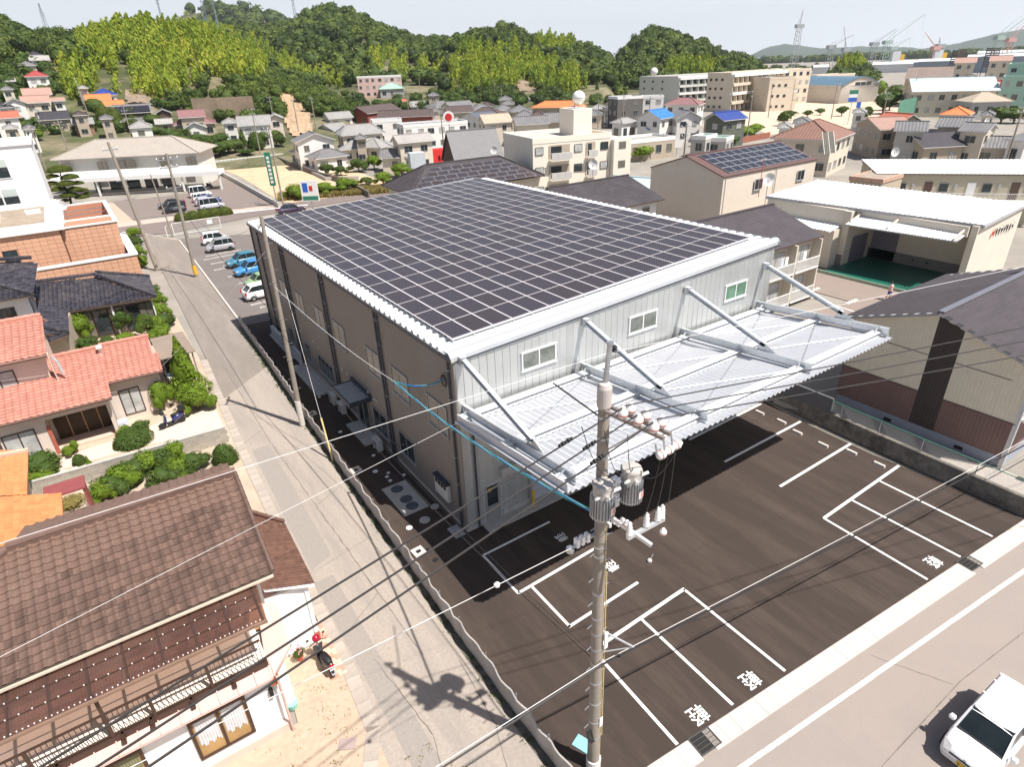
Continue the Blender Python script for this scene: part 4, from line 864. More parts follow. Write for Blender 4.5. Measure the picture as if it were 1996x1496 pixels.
MB().tube([L2(-12.5,24.6,4.1),L2(-12.45,24.5,4.75)], .08, 8).box(*L2(-12.62,24.3,4.7), *L2(-12.3,24.65,4.85)).build('vent_pipe', M_por, h2)
MB().bar(L2(-18.6,20.42,2.84), L2(-12.6,20.27,2.84), .08,.08).bar(L2(-12.6,22.6,2.88), L2(-9.5,22.42,2.88), .08,.08).bar(L2(-19.2,22.9,5.5), L2(-15.0,22.67,5.5), .08,.08).build('eaves_gutter', M_trimb, h2)
# ==== black glazed tile house
h3 = thing('black_tiled_house', 'single storey house under a black glazed hipped tile roof', 'house', (-11.5,44,0))
def L3(x, y, z): return (x+11.5, y-44, z)
e3, r3 = 2.9, 4.55
q1 = Plane([L3(-14.2,40.5,e3), L3(-7.6,39.8,e3), L3(-11.6,44.3,r3), L3(-16.1,45.4,r3), L3(-16.2,42.5,3.6)])
q2 = Plane([L3(-7.6,39.8,e3), L3(-7.3,47.0,e3), L3(-11.4,45.1,r3), L3(-11.6,44.3,r3)])
q3 = Plane([L3(-14.35,34.6,e3), L3(-14.2,40.5,e3), L3(-16.2,42.5,3.6), L3(-16.1,34.0,3.6)])
q4 = Plane([L3(-7.3,47.0,e3), L3(-16.2,49.5,e3), L3(-16.1,45.4,r3), L3(-11.4,45.1,r3)])
q5 = Plane([L3(-16.0,33.4,2.9), L3(-14.3,34.4,2.9), L3(-16.1,35.2,3.6)])
tiled([q1,q2,q3,q5], 'roof_tile', .31, .27, T_blk, h3, cap=300)
mb = MB(); [p.slab(mb,.12) for p in (q1,q2,q3,q4,q5)]; mb.build('roof_board', M_wdark, h3)
mb = MB(); q4.ribs(mb,.3,.03); mb.build('rear_roof', T_blk, h3)
for a, b in ((L3(-16.1,45.4,r3+.08),L3(-11.5,44.4,r3+.08)),(L3(-11.5,44.4,r3+.1),L3(-7.6,39.8,e3+.08)),(L3(-11.4,45.1,r3+.08),L3(-7.3,47,e3+.06)),(L3(-16.1,35.2,3.7),L3(-14.3,34.4,3.0))): ridge_caps(h3, a, b, T_blk, .13, .33)
MB().prism([L3(-14.0,41.1,0)[:2],L3(-8.2,40.5,0)[:2],L3(-7.9,46.6,0)[:2],L3(-15.8,48,0)[:2],L3(-15.9,34.6,0)[:2],L3(-14.7,35.2,0)[:2]][::1], 0, e3-.1).build('wall', M_wtan, h3)
for k in range(5):
 x = -13.8+k*1.15; simple_win(h3, L3, x, x+1.12, 40.93-.105*(x+14), .15, 2.45, (M_beigeglass,M_dglass)[k%2], M_brnal, True)
MB().box(*L3(-11.2,40.45,0), *L3(-11.05,40.6,2.8)).box(*L3(-8.1,40.2,0), *L3(-8.0,40.3,2.8)).build('post', M_trimw, h3)
h3b = thing('black_tiled_house', 'two storey house with black tiled hip and pale wall at the left edge', 'house', (-17.8,40,0))
def L3b(x, y, z): return (x+17.8, y-40, z)
e4 = 5.6
s1 = Plane([L3b(-20.5,37.4,e4), L3b(-15.7,37.0,e4), L3b(-19.3,41.2,6.75), L3b(-20.5,41.4,6.75)])
s2 = Plane([L3b(-15.7,37.0,e4), L3b(-15.1,43.6,e4+.9), L3b(-16.5,44.4,7.1), L3b(-20.5,45,7.2), L3b(-20.5,41.4,6.75), L3b(-19.3,41.2,6.75)])
tiled([s1,s2], 'roof_tile', .33, .28, T_blk, h3b, cap=260)
mb = MB(); s1.slab(mb,.1); mb.build('roof_board', M_wdark, h3b)
ridge_caps(h3b, L3b(-20.2,42.3,6.95), L3b(-15.7,37.0,5.7), T_blk, .14, .33); ridge_caps(h3b, L3b(-20.5,45,7.3), L3b(-15.4,43.8,7.0), T_blk, .14, .33)
MB().box(*L3b(-20.5,37.9,0), *L3b(-16.2,43,5.55)).build('wall', M_wwhite, h3b)
simple_win(h3b, L3b, -18.3, -17.2, 37.9, 3.6, 4.8, M_dglass); MB().box(*L3b(-16.15,38.6,3.5), *L3b(-16.1,41.5,5.0)).build('side_window', M_curtain, h3b)
MB().box(*L3b(-16.2,38.5,2.4), *L3b(-15.9,42,3.2)).build('pent', M_trimb, h3b)
# ==== orange brick-tile house
M_otile = pm('orange brick tile cladding', (.62,.35,.225), .75, .05, 2, rand=.05, stain=(.54,.30,.19), samt=.4, sscale=.8)
h4 = thing('orange_clad_house', 'orange tile clad flat roofed house with white parapets', 'house', (-13,58,0))
def L4(x, y, z): return (x+13, y-58, z)
def clad(t, Lf, x0, x1, y, z0, z1, tw=.62, th=.42, hole=None, cap=[300]):
 """wall of single cladding panels with recessed joints"""
 n = max(1, round((x1-x0)/tw)); m = max(1, round((z1-z0)/th)); w_ = (x1-x0)/n; h_ = (z1-z0)/m
 me = MB().box(.012,-.02,.012,w_-.012,.0,h_-.012).data('cladding_panel', M_otile); rest = MB()
 for i in range(n):
  for j in range(m):
   xx, zz = x0+i*w_, z0+j*h_
   if hole and hole[0] < xx+w_/2 < hole[1] and hole[2] < zz+h_/2 < hole[3]: continue
   if cap[0] > 0: link('cladding_panel', me, t, Lf(xx,y,zz)); cap[0] -= 1
   else: rest.box(*Lf(xx+.012,y-.02,zz+.012), *Lf(xx+w_-.012,y,zz+h_-.012))
 if rest.f: tag(rest.build('cladding_rest', M_otile, t), kind='stuff')
M_ogrout = pm('orange grout', (.45,.22,.14), .9, .05, 2)
MB().box(*L4(-22,57.62,0), *L4(-13.3,72,6.55)).box(*L4(-13.3,58.0,0), *L4(-8.15,61.9,6.5)).box(*L4(-13.3,61.9,0), *L4(-12.9,73,6.5)).box(*L4(-8.5,61.9,0), *L4(-8.1,73,6.5)).box(*L4(-13.3,72.6,0), *L4(-8.1,73,6.5)).box(*L4(-12.9,61.9,0), *L4(-8.5,72.6,4.6)).box(*L4(-16,53.05,0), *L4(-7.5,53.4,3.85)).box(*L4(-7.9,53.4,0), *L4(-7.5,65,3.85)).build('wall', M_ogrout, h4)
clad(h4, L4, -20.4, -13.3, 57.6, 0.5, 6.5, hole=(-18.6,-17.2,3.9,5.3)); clad(h4, L4, -13.28, -8.15, 57.98, 1.6, 6.45); clad(h4, L4, -16, -7.5, 53.02, 1.2, 3.8)
MB().box(*L4(-18.5,57.55,4.0), *L4(-17.3,57.61,5.2)).build('dark_opening', M_dglass, h4)
MB().prism([L4(-23,57.3,0)[:2],L4(-12.75,57.3,0)[:2],L4(-12.5,73,0)[:2],L4(-23,73,0)[:2]], 6.55, 7.0).build('roof_slab', M_trimw, h4)
MB().box(*L4(-23,60.2,7.0), *L4(-14.3,71.5,7.03)).build('roof', pm('weathered felt roof', (.36,.29,.22), .95, .15, 1.5, stain=(.25,.2,.16), samt=.6, sscale=.6), h4)
MB().box(*L4(-23,57.3,7.0), *L4(-12.75,57.7,7.25)).box(*L4(-12.95,57.7,7.0), *L4(-12.6,73,7.25)).box(*L4(-23,72.6,7), *L4(-12.95,73,7.4)).box(*L4(-14.3,59.5,7.0), *L4(-12.95,72.6,7.05)).build('parapet', M_trimw, h4)
MB().box(*L4(-16,66.5,7.03), *L4(-14.6,67.3,7.4)).box(*L4(-22.5,63,7.03), *L4(-18.2,67,7.35)).mesh([L4(-22.4,63.1,7.35),L4(-18.3,63.1,7.35),L4(-18.3,66.9,7.35),L4(-22.4,66.9,7.35),L4(-20,65,8.6)],[(0,1,4),(1,2,4),(2,3,4),(3,0,4)]).build('skylight', M_trimw, h4)
MB().box(*L4(-13.4,57.85,6.5), *L4(-8.0,58.2,6.62)).box(*L4(-8.45,58.2,6.5), *L4(-8.0,73.1,6.62)).box(*L4(-13.3,61.8,6.5), *L4(-8.45,62.15,6.62)).box(*L4(-13.3,72.6,6.5), *L4(-8.45,73.1,6.62)).build('terrace_rim', M_trimw, h4)
for k in range(3): MB().bar(L4(-12.9,64.5+k*3,6.1), L4(-8.5,65.5+k*3,6.1), .1, .12).build('steel_beam', M_galv, h4)
MB().box(*L4(-16.1,52.9,3.85), *L4(-7.35,53.6,4.0)).box(*L4(-8.1,53.6,3.85), *L4(-7.35,65.2,4.0)).build('wall_coping', M_trimw, h4)
MB().box(*L4(-8.1,55,2.2), *L4(-7.95,57,3.6)).build('recess', M_dglass, h4)
MB().tube([L4(-13.2,57.5,.5),L4(-13.2,57.5,6.4)], .05, 6).build('downpipe', M_trimb, h4)
# ==== orange tile roof at the lower left
h5 = thing('orange_tiled_house', 'bright orange tiled roof cut by the left edge above the brown house', 'house', (-17.5,14,0))
def L5(x, y, z): return (x+17.5, y-14, z)
o1 = Plane([L5(-16.72,11.4,3.0), L5(-16.72,16.1,3.0), L5(-20,16.1,4.3), L5(-20,11.4,4.3)])
o2 = Plane([L5(-15.5,7.2,2.6), L5(-15.5,11.3,2.6), L5(-20,11.3,4.2), L5(-20,7.2,4.2)])
tiled([o1,o2], 'roof_tile', .3, .25, T_org, h5, kind='f', cap=300)
mb = MB(); o1.slab(mb,.12); o2.slab(mb,.12); mb.build('roof_board', pm('orange board', (.4,.18,.08), .8), h5)
ridge_caps(h5, L5(-16.7,15.9,3.1), L5(-20,14.0,4.4), pm('pale ridge tile', (.6,.42,.32), .7), .1)
MB().box(*L5(-20,7.6,0), *L5(-17.2,15.7,2.9)).build('wall', M_wcream, h5)
o = MB().box(-.85,-.6,2.4,.85,.6,2.5).box(-.8,-.55,0,-.7,.55,2.4).box(.7,-.55,0,.8,.55,2.4).build('lean_to', pm('dark red sheet', (.26,.07,.07), .6, .1, 3), loc=(-15.4,12.0,0)); tag(o, 'small dark red lean-to roof between the orange roof and the garden wall', 'lean-to')
# ==== UTILITY POLES, TRANSFORMERS AND WIRES
M_wire = pm('black insulated wire', (.03,.027,.027), .5, .1, 3)
M_wwire = pm('pale steel wire', (.72,.7,.69), .5, .05, 3)
M_trf = pm('transformer grey', (.46,.43,.40), .55, .06, 2, stain=(.36,.33,.3), samt=.4)
def insulator(t, p, r=.1, h=.24, axis='z', name='insulator'):
 i = MB().lathe(p, [(r*.55,0),(r*.9,.03*h/.24),(r,.09*h/.24),(r*.95,.15*h/.24),(r*.5,.2*h/.24),(r*.45,h)], 10, axis=axis).build(name, M_por, t, smooth=True)
 MB().lathe(p if axis=='z' else p, [(r*.96,.06*h/.24),(r*1.03,.075*h/.24),(r*.99,.09*h/.24)], 10, axis=axis).build('red_band', M_redb, i); return i
def transformer(t, lb, p, rz):
 """pole transformer: finned tank, lid, bushings, number plate"""
 e = thing('pole_transformer', lb, 'transformer', p, rz, 'transformers on the big utility pole')
 r, h = .235, .93
 MB().lathe((0,0,0),[(r*.9,0),(r,.05),(r,h-.04),(r*1.06,h-.03),(r*1.06,h),(r*.98,h+.05),(.05,h+.09)],24).build('tank', M_trf, e)
 fn = MB().box(r-.01,-.009,.02,r+.06,.009,.6).data('cooling_fin', M_galv)
 for k in range(26): link('cooling_fin', fn, e, (0,0,.04), (0,0,2*math.pi*k/26))
 for a in (-2.6,-1.9,-.6): MB().tube([(math.cos(a)*r*.9,math.sin(a)*r*.9,h-.2),(math.cos(a)*(r+.2),math.sin(a)*(r+.13),h-.13)],.04,8).build('bushing', M_por, e)
 for a in (.6,2.0,3.6,5.0): MB().box(-.03,-.02,h-.08,.03,.02,h+.06).build('lid_clamp', M_trf, e, loc=(math.cos(a)*r*1.06,math.sin(a)*r*1.06,0), rz=a)
 # plate with red "30" built of strokes, facing the camera side
 a = -2.15-rz; pl = thing_part = D.objects.new('number_plate', None)
 mb = MB(); W_ = .22; base = r+.078
 def onp(u, z, d): aa = -1.30-rz+u/base; return (math.cos(aa)*(base+d), math.sin(aa)*(base+d), z)
 for k in range(6):
  u0, u1 = -W_/2+W_*k/6, -W_/2+W_*(k+1)/6; mb.face([onp(u0,.22,0),onp(u1,.22,0),onp(u1,.43,0),onp(u0,.43,0)])
 pl = mb.build('number_plate', M_por, e)
 nb = MB()
 def st(u0,z0,u1,z1): nb.face([onp(u0,z0,.004),onp(u1,z0,.004),onp(u1,z1,.004),onp(u0,z1,.004)])
 for x0, segs in ((-.1,'agcd'),(.01,'abcdef')):
  w2, zb, zm, zt, s_ = .085, .245, .325, .405, .018
  if 'a' in segs: st(x0,zt-s_,x0+w2,zt)
  if 'g' in segs: st(x0,zm-s_/2,x0+w2,zm+s_/2)
  if 'd' in segs: st(x0,zb,x0+w2,zb+s_)
  st(x0+w2-s_,zb+s_,x0+w2,zt-s_)
  if 'e' in segs: st(x0,zb+s_,x0+s_,zt-s_)
 nb.build('number', pm('red lettering', (.65,.06,.03), .5, .05, 3), pl)
 return e
def plain_pole(lb, x, y, h, r0=.19, r1=.11, z=0.0, lean=(0,0), arms=(), mat=None, group='concrete utility poles', steps=True, guard=False, insul=True, name='utility_pole'):
 t = thing(name, lb, 'utility pole', (x,y,z), 0, group); m = mat or M_pole
 MB().tube([(0,0,-.3),(lean[0]*.5,lean[1]*.5,h*.5),(lean[0],lean[1],h)], r0, 12, r2=r1).build('shaft', m, t)
 def cx(zz): return (lean[0]*zz/h, lean[1]*zz/h)
 if guard: MB().tube([(0,0,.05),(0,0,1.8)], r0+.012, 12).build('guard_sleeve', guard, t)
 if steps:
  mb = MB(); k = 0; zz = 2.6
  while zz < h-.6: mb.bar((cx(zz)[0]+(-1)**k*r0*.8, cx(zz)[1], zz), (cx(zz)[0]+(-1)**k*(r0+.17), cx(zz)[1]-.03, zz), .018, .018); zz += .75; k += 1
  tag(mb.build('step_bolts', M_galv, t), kind='stuff')
 mb = MB()
 for zz in (h*.35,h*.55,h*.72,h*.9): rr = r0+(r1-r0)*zz/h+.012; mb.tube([(cx(zz)[0],cx(zz)[1],zz),(cx(zz)[0],cx(zz)[1],zz+.05)], rr, 12)
 tag(mb.build('pole_bands', M_galv, t), kind='stuff')
 for (zz, a, L_, n) in arms:
  d = Vector((math.cos(a), math.sin(a), 0)); c = Vector((cx(zz)[0],cx(zz)[1],zz))+Vector((-d.y,d.x,0))*.16
  MB().bar(tuple(c-d*L_/2), tuple(c+d*L_/2), .08, .08).build('crossarm', M_galv, t)
  if insul:
   for k in range(n):
    p = c+d*(-L_/2+.08+(L_-.16)*k/max(1,n-1)); insulator(t, (p.x,p.y,p.z+.05), .07, .2)
 return t
PB = (-2.52,-11.95)
pole = thing('utility_pole', 'big concrete utility pole carrying two transformers in front of the canopy', 'utility pole', (*PB,0), 0, 'concrete utility poles')
MB().tube([(0,0,-.2),(-.08,0,6),(-.15,0,13.2)], .20, 20, r2=.13).build('shaft', M_pole, pole)
MB().lathe((-.15,0,13.2),[(.14,0),(.165,.05),(.165,.5),(.13,.6),(.05,.63)],18).build('pole_cap', pm('pale cap', (.5,.45,.42), .7, .08, 3), pole)
MB().tube([(-.15,0,13.7),(-.05,0,14.7)], .06, 10).tube([(-.05,0,14.7),(-.05,0,14.75)],.08,10).build('top_pipe', M_galv, pole)
MB().lathe((.06,-.02,14.5),[(.05,0),(.07,.03),(.03,.06),(.07,.1),(.04,.14)],8).build('ground_wire_clamp', M_black, pole)
mb = MB(); k = 0; zz = 1.9
while zz < 10.0: mb.bar(((-1)**k*.18-.1, 0, zz), ((-1)**k*.36-.1, -.03, zz), .02, .02); zz += .42; k += 1
tag(mb.build('step_bolts', M_galv, pole), kind='stuff')
mb = MB()
for zz in (1.6,2.35,3.2,4.1,4.9,5.5,6.1,6.7,7.6,8.9,9.2,11.9,12.4,12.95): rr = .20-.075*zz/13+.012; xx = -.15*zz/13; mb.tube([(xx,0,zz),(xx,0,zz+.06)], rr, 16)
tag(mb.build('pole_bands', M_galv, pole), kind='stuff')
MB().tube([(.09,-.17,.6),(.05,-.17,3),(0,-.165,6),(-.05,-.16,9.9)], .008, 5).tube([(.2,-.1,1.5),(.14,-.1,5),(.08,-.1,8.3)], .014, 5).build('conduit', M_tan, pole)
MB().lathe((0,0,.0),[(.235,0),(.235,.42),(.21,.44)],18).build('white_band', M_por, pole)
MB().box(-.02,-.22,2.2,.1,-.2,2.6).box(-.0,-.24,5.6,.12,-.2,6.2).build('tag_plate', M_por, pole)
# crossarm pair sticking out to the right with six insulators
adir = Vector((.12,-1,0)); adir.normalize(); ap = Vector((-adir.y, adir.x, 0))
b0 = Vector((-.12,.02,13.18))
for s_ in (-.13,.13):
 a_ = b0+ap*s_*.9+adir*.05; MB().bar(tuple(a_), tuple(a_+adir*1.62), .075, .075).build('crossarm', pm('brownish steel arm', (.3,.27,.25), .5, .1, 3, metal=.5), pole)
MB().bar(tuple(b0+Vector((0,0,-1.2))), tuple(b0+adir*1.1+Vector((0,0,-.05))), .04, .04).build('arm_brace', M_galv, pole)
INS = []
for u in (.62,1.02,1.42):
 for s_ in (-.13,.13):
  p = b0+adir*u+ap*s_+Vector((0,0,.05)); insulator(pole, tuple(p), .115, .27)
  if s_ < 0: INS.append(Vector((PB[0],PB[1],0))+p+Vector((0,0,.26))+ap*.13)
for k in range(3):
 p = b0+adir*(1.62)+ap*(-.2+.26*k)*1.0+Vector((0,0,-.42)); MB().bar(tuple(p+Vector((-.1,0,.35))),tuple(p),.03,.03).build('dropper', M_galv, pole); insulator(pole, tuple(p), .10, .26, axis='x')
# lower assembly: diagonal arm, cross tube, arresters and cut-outs
lo = Vector((.05,-.12,10.15)); d1 = Vector((.3,-1,-.28)).normalized()
MB().bar(tuple(lo), tuple(lo+d1*1.2), .08, .09).build('lower_arm', M_galvw, pole)
c_ = lo+d1*.75+Vector((.35,0,0)); d2 = Vector((1,-.02,0)).normalized()
MB().bar(tuple(c_-d2*.6), tuple(c_+d2*.6), .09, .09).build('lower_cross_tube', M_galvw, pole)
for k,u in enumerate((-.55,.0,.38,.52)):
 p = c_+d2*u+Vector((0,0,.05)); MB().lathe(tuple(p),[(.07,0),(.085,.06),(.06,.1),(.08,.16),(.055,.2),(.075,.26),(.05,.3),(.06,.36),(.02,.42)],10).build('surge_arrester', M_por, pole, smooth=True)
insulator(pole, tuple(lo+d1*.5+Vector((0,0,.05))), .09, .18); insulator(pole, tuple(c_+d2*.15+d1*.35+Vector((0,0,.0))), .09, .18)
for k in range(4):
 p = Vector((.08+.1*k,-.12-.05*k,9.75+.1*(k%2))); MB().box(p.x,p.y,p.z,p.x+.07,p.y+.1,p.z+.12).build('cutout_box', M_por, pole)
MB().bar((-.1,.05,9.65),(-.95,.1,9.5),.06,.06).build('side_arm', M_galv, pole)
for k in range(3): MB().box(-.52-.16*k,.0,9.5,-.43-.16*k,.14,9.75).build('fuse_box', M_por, pole)
MB().lathe((-.98,.1,9.42),[(.1,0),(.1,.12),(.06,.13)],12).build('wire_guide', M_galv, pole)
MB().bar((0,-.05,6.2),(.7,-.65,5.6),.04,.04).bar((0,-.05,5.3),(.7,-.65,5.6),.025,.025).build('telecom_bracket', M_galvw, pole)
r_ = MB()
for k in range(5): a0 = k*.3; r_.tube([(-.26+.13*math.cos(t_+a0)*(.6+.4*(k%2)), -.1+.06*math.sin(t_*1.0), 1.85+.27*math.sin(t_)) for t_ in [2*math.pi*i/14 for i in range(15)]], .014, 5)
r_.build('cable_coil', M_cable, pole)
transformer(None, 'left transformer on the big pole with red 30 plate', (PB[0]-.36,PB[1]-.30,10.45), .0)
transformer(None, 'right transformer hanging on the far side of the big pole', (PB[0]+.62,PB[1]-.22,10.42), 0)
MB().bar((-.2,-.12,10.6),(.45,-.2,10.6),.07,.09).bar((-.2,-.12,11.1),(.45,-.2,11.1),.06,.06).box(.12,-.2,10.4,.3,-.02,11.2).build('transformer_cradle', M_galv, pole)
# ---- the other poles of the lane and the town
plain_pole('weathered concrete pole leaning beside the taupe wall of the hall', -3.22, 15.0, 13.1, .165, .10, lean=(.25,0.1), guard=pm('pale sleeve', (.62,.58,.53), .8, .06, 3), arms=((12.6,1.2,1.3,2),))
plain_pole('concrete pole with yellow striped foot at the edge of the rear car park', -2.41, 54.75, 13.0, .2, .12, lean=(.35,0), guard=False, arms=((12.4,.2,2.2,4),(11.6,.2,1.8,4),(9.6,.3,1.6,2),(7.5,.1,1.2,0)))
MB_y = MB().tube([(0,0,.3),(0,0,1.3)], .215, 12)
o = MB_y.build('pole_sleeve', M_yel, loc=(-2.4,54.75,0)); tag(o, 'yellow and black sleeve round the foot of the rear pole', 'pole guard')
plain_pole('tall concrete pole behind the orange house with bundled cables', -5.55, 61.0, 14.0, .22, .14, lean=(-.9,1.0), arms=((13.2,.3,1.6,3),(10.0,.3,1.2,3),(8.0,.2,1.2,0)))
plain_pole('thin pole beside the white mesh gate', -1.3, 78.0, 8.5, .1, .07, lean=(-.6,.2), steps=False, arms=())
# ---- guy wire guards
for (a, b, lb, c1) in (((-2.85,13.2,0.0),(-3.0,15.0,9.5),'guy wire with yellowed plastic guard leaning on the lane fence',(.0,1)),):
 t = thing('guy_wire', lb, 'guy wire', (a[0]-.25,a[1]-3.3,0))
 A_ = Vector((-.0,0,0)); B_ = Vector((.2,3.5,9.4)); MB().tube([A_, B_], .012, 5).build('wire', M_wwire, t); MB().tube([A_, A_+(B_-A_)*.26], .05, 8).build('plastic_guard', M_tan, t)
def wire(label, pts, r=.02, mat=None, sag=0.0, n=14, cat='cable', name='overhead_wire', group='overhead wires crossing the scene', ends=True):
 P_ = []
 for a, b in zip(pts, pts[1:]):
  a = Vector(a); b = Vector(b)
  for k in range(n+1): t = k/n; p = a+(b-a)*t; p.z -= sag*4*t*(1-t); P_.append(p)
 o0 = P_[0].copy(); o = MB().tube([p-o0 for p in P_], r, 5).build(name, mat or M_wire, loc=o0); tag(o, label, cat, group); return o
def through(W0, pa, dz=0.0, dx=-1.0, dyb=None, dist=30):
 """a point `dist` metres away along dx such that the straight wire from W0 passes the view ray of photo pixel pa with slope dz"""
 d = ray(*pa); # find point on ray at which (P-W0) has slope dz relative to horizontal length
 C = Vector(CAM); dv = Vector(d); best = None
 for i in range(1, 6000):
  t = i*.02*1.0; p = C+dv*t; q = p-W0; hl = math.hypot(q.x, q.y)
  if hl < .5: continue
  e = abs(q.z-dz*hl)
  if best is None or e < best[0]: best = (e, p)
 q = (best[1]-W0); q.normalize(); return W0+q*dist
lblL = ['upper high voltage wire running to the lower left from the big pole','middle high voltage wire running to the lower left from the big pole','lower high voltage wire running to the lower left from the big pole']
lblR = ['upper high voltage wire running right over the canopy','middle high voltage wire running right over the canopy','lower high voltage wire running right over the canopy']
for k, (pl_, pr_) in enumerate((((500,1227),(1996,628)),((500,1283),(1996,655)),((500,1341),(1996,683)))):
 w0 = INS[k]; e1 = through(w0, pl_, -.015, dist=34); e2 = through(w0, pr_, -.01, dist=38)
 wire(lblL[k], [w0, e1], .018, sag=.12); wire(lblR[k], [w0, e2], .015, sag=.2)
 # clamps
 d_ = (Vector(e1)-w0).normalized(); p = w0+d_*(1.75 if k!=1 else 1.5)
 cl = MB()
 for j in range(5): cl.tube([(0,0,0)+d_*j*.11 if False else tuple(d_*(j*.08)), tuple(d_*(j*.08+.05))], .035+.01*(j%2), 7)
 o = cl.build('line_clamp', M_black, loc=p); tag(o, ('black clamp on the upper wire left of the pole','black clamp on the middle wire beside the pole','black clamp on the lower wire above the transformers')[k], 'cable clamp', 'clamps on the high voltage wires')
top = Vector((PB[0]-.25, PB[1]+.1, 13.0))
wire('short black stay leading left from the pole cap', [top, Vector(g(1078,747,12.6))], .022, M_wire)
tp = Vector((PB[0]-.05, PB[1], 14.5))
wire('thin pale wire from the pipe tip to the left hand house side', [tp, through(tp, (1000,745), -.02, dist=30)], .005, M_wwire, sag=.1)
wire('thin pale wire from the pipe tip away to the right', [tp, through(tp, (1600,600), -.02, dist=60)], .006, M_wwire, sag=.1)
cc = Vector((-.1,-.2,6.3))
wire('white wire from the canopy corner down over the brown roof', [cc, through(cc, (335,1110), .02, dist=26)], .007, M_wwire)
pc = Vector((PB[0]-.2,PB[1],9.6))
wire('white wire with a round ball leaving the pole over the lane', [pc, through(pc, (500,1372), -.0, dist=30)], .008, M_wwire, sag=.05)
_e = through(pc, (500,1372), -.0, dist=30); _p = pc+(Vector(_e)-pc).normalized()*2.9
tag(MB().lathe((0,0,-.07),[(.02,0),(.07,.04),(.07,.1),(.02,.14)],10).build('wire_ball', M_por, loc=_p), 'small white ball insulator on the wire left of the pole', 'insulator')
ptel = Vector((PB[0]-.1, PB[1]-.22, 5.0))
wire('thick telephone cable crossing the lower car park to the right', [ptel, through(ptel, (1996,858), .045, dist=36)], .03, M_wire, sag=.35)
wire('thin messenger wire above the thick telephone cable', [ptel+Vector((0,0,.12)), through(ptel+Vector((0,0,.12)), (1996,850), .045, dist=36)], .009, M_wwire, sag=.3)
wire('telephone cable leaving the picture at the bottom left of the pole', [ptel, through(ptel, (900,1470), .0, dist=25)], .028, M_wire, sag=.1)
wire('pale messenger wire beside the lower left telephone cable', [ptel+Vector((0,0,.1)), through(ptel+Vector((0,0,.1)), (900,1462), .0, dist=25)], .010, M_wwire, sag=.1)
wire('black wire from the pole to the middle pole along the hall', [ptel, (-3.2,15,6.2)], .014, M_wire, sag=1.0)
wire('thin black wire beside the one along the hall', [ptel+Vector((0,0,.15)), (-3.1,15,6.6)], .008, M_wire, sag=.8)
# blue green service bundle from the wall bracket to the pole
M_bg = [pm('blue service cable', (.02,.16,.42), .45, .1, 3), pm('green service cable', (.03,.26,.14), .45, .1, 3), pm('pale blue service cable', (.2,.45,.6), .45, .1, 3)]
jn = Vector(gx(768,744,-1.6)); pe = Vector((PB[0]-.2, PB[1]+.2, 10.2)); wb = Vector((-.1,.75,8.0))
t = thing('service_cable', 'blue and green service cable bundle hanging from the hall corner to the pole', 'cable', tuple(jn))
for k in range(6):
 n_ = 28; P_ = []
 for i in range(n_+1):
  u = i/n_; p = jn+(pe-jn)*u; p.z -= .75*4*u*(1-u)*.5; tw = u*26+k*1.05; p += Vector((math.cos(tw)*.03, 0, math.sin(tw)*.03)); P_.append(p-jn)
 MB().tube(P_, .014, 5).build('strand', M_bg[k%3], t)
for k in range(4):
 P_ = []
 for i in range(13): u = i/12; p = jn+(wb-jn)*u; p.z -= .28*4*u*(1-u); tw = u*9+k*1.6; P_.append(p-jn+Vector((0,math.cos(tw)*.03,math.sin(tw)*.03)))
 MB().tube(P_, .014, 5).build('strand', M_bg[k%3], t)
for k in range(5):
 MB().tube([wb-jn+Vector((-.05,-.15+.22*math.sin(a)*(.8+.1*k)+.15, -.3-.26*math.cos(a)*(.8+.08*k)+.25)) for a in [i*.5 for i in range(13)]], .012, 5).build('loop', M_cable, t)
wire('thin wire from the middle pole to the cable joint by the hall corner', [(-3.1,15.1,9.2), jn], .010, M_wwire, sag=.3)
wire('black lane wire running along the hall from pole to pole', [(-3.2,15,7.2), (-2.4,54.75,8.3)], .02, M_wire, sag=.6)
wire('thin pale wire dropping from the middle pole to the pink house', [(-3.2,15,11.2), (-9.8,22.8,2.9)], .012, M_wwire, sag=.2)
wire('wire from the rear pole over the street to the hall corner', [(-2.2,54.75,8.5), (.1,33,8.9)], .012, M_wire, sag=2.0)
for k in range(3): wire(('first','second','third')[k]+' of the drop wires joining transformer and upper arm', [tuple(Vector((PB[0],PB[1],0))+b0+adir*1.62+ap*(-.2+.26*k)+Vector((.1,0,-.45))), tuple(Vector((PB[0],PB[1],0))+c_+d2*(-.1+.4*k)+Vector((0,0,.4)))], .011, M_cable, sag=.25, group='drop wires on the big pole')
for k in range(3):
 a_ = INS[k]-Vector((1.3-.2*k,.05,.02)); b_ = Vector((PB[0],PB[1],0))+Vector((.1+.3*k,-.2,11.4)); wire(('left','middle','right')[k]+' jumper loop from the high voltage wire to the transformer', [tuple(a_), tuple(b_)], .009, M_cable, sag=.45, group='jumper loops on the big pole')
o = wire('earth wire crossing between the two transformers', [(PB[0]-.4,PB[1]-.3,11.3),(PB[0]+.9,PB[1]-.4,11.1),(PB[0]+.3,PB[1]-1.7,12.7)], .009, M_cable, sag=.25, group='drop wires on the big pole')
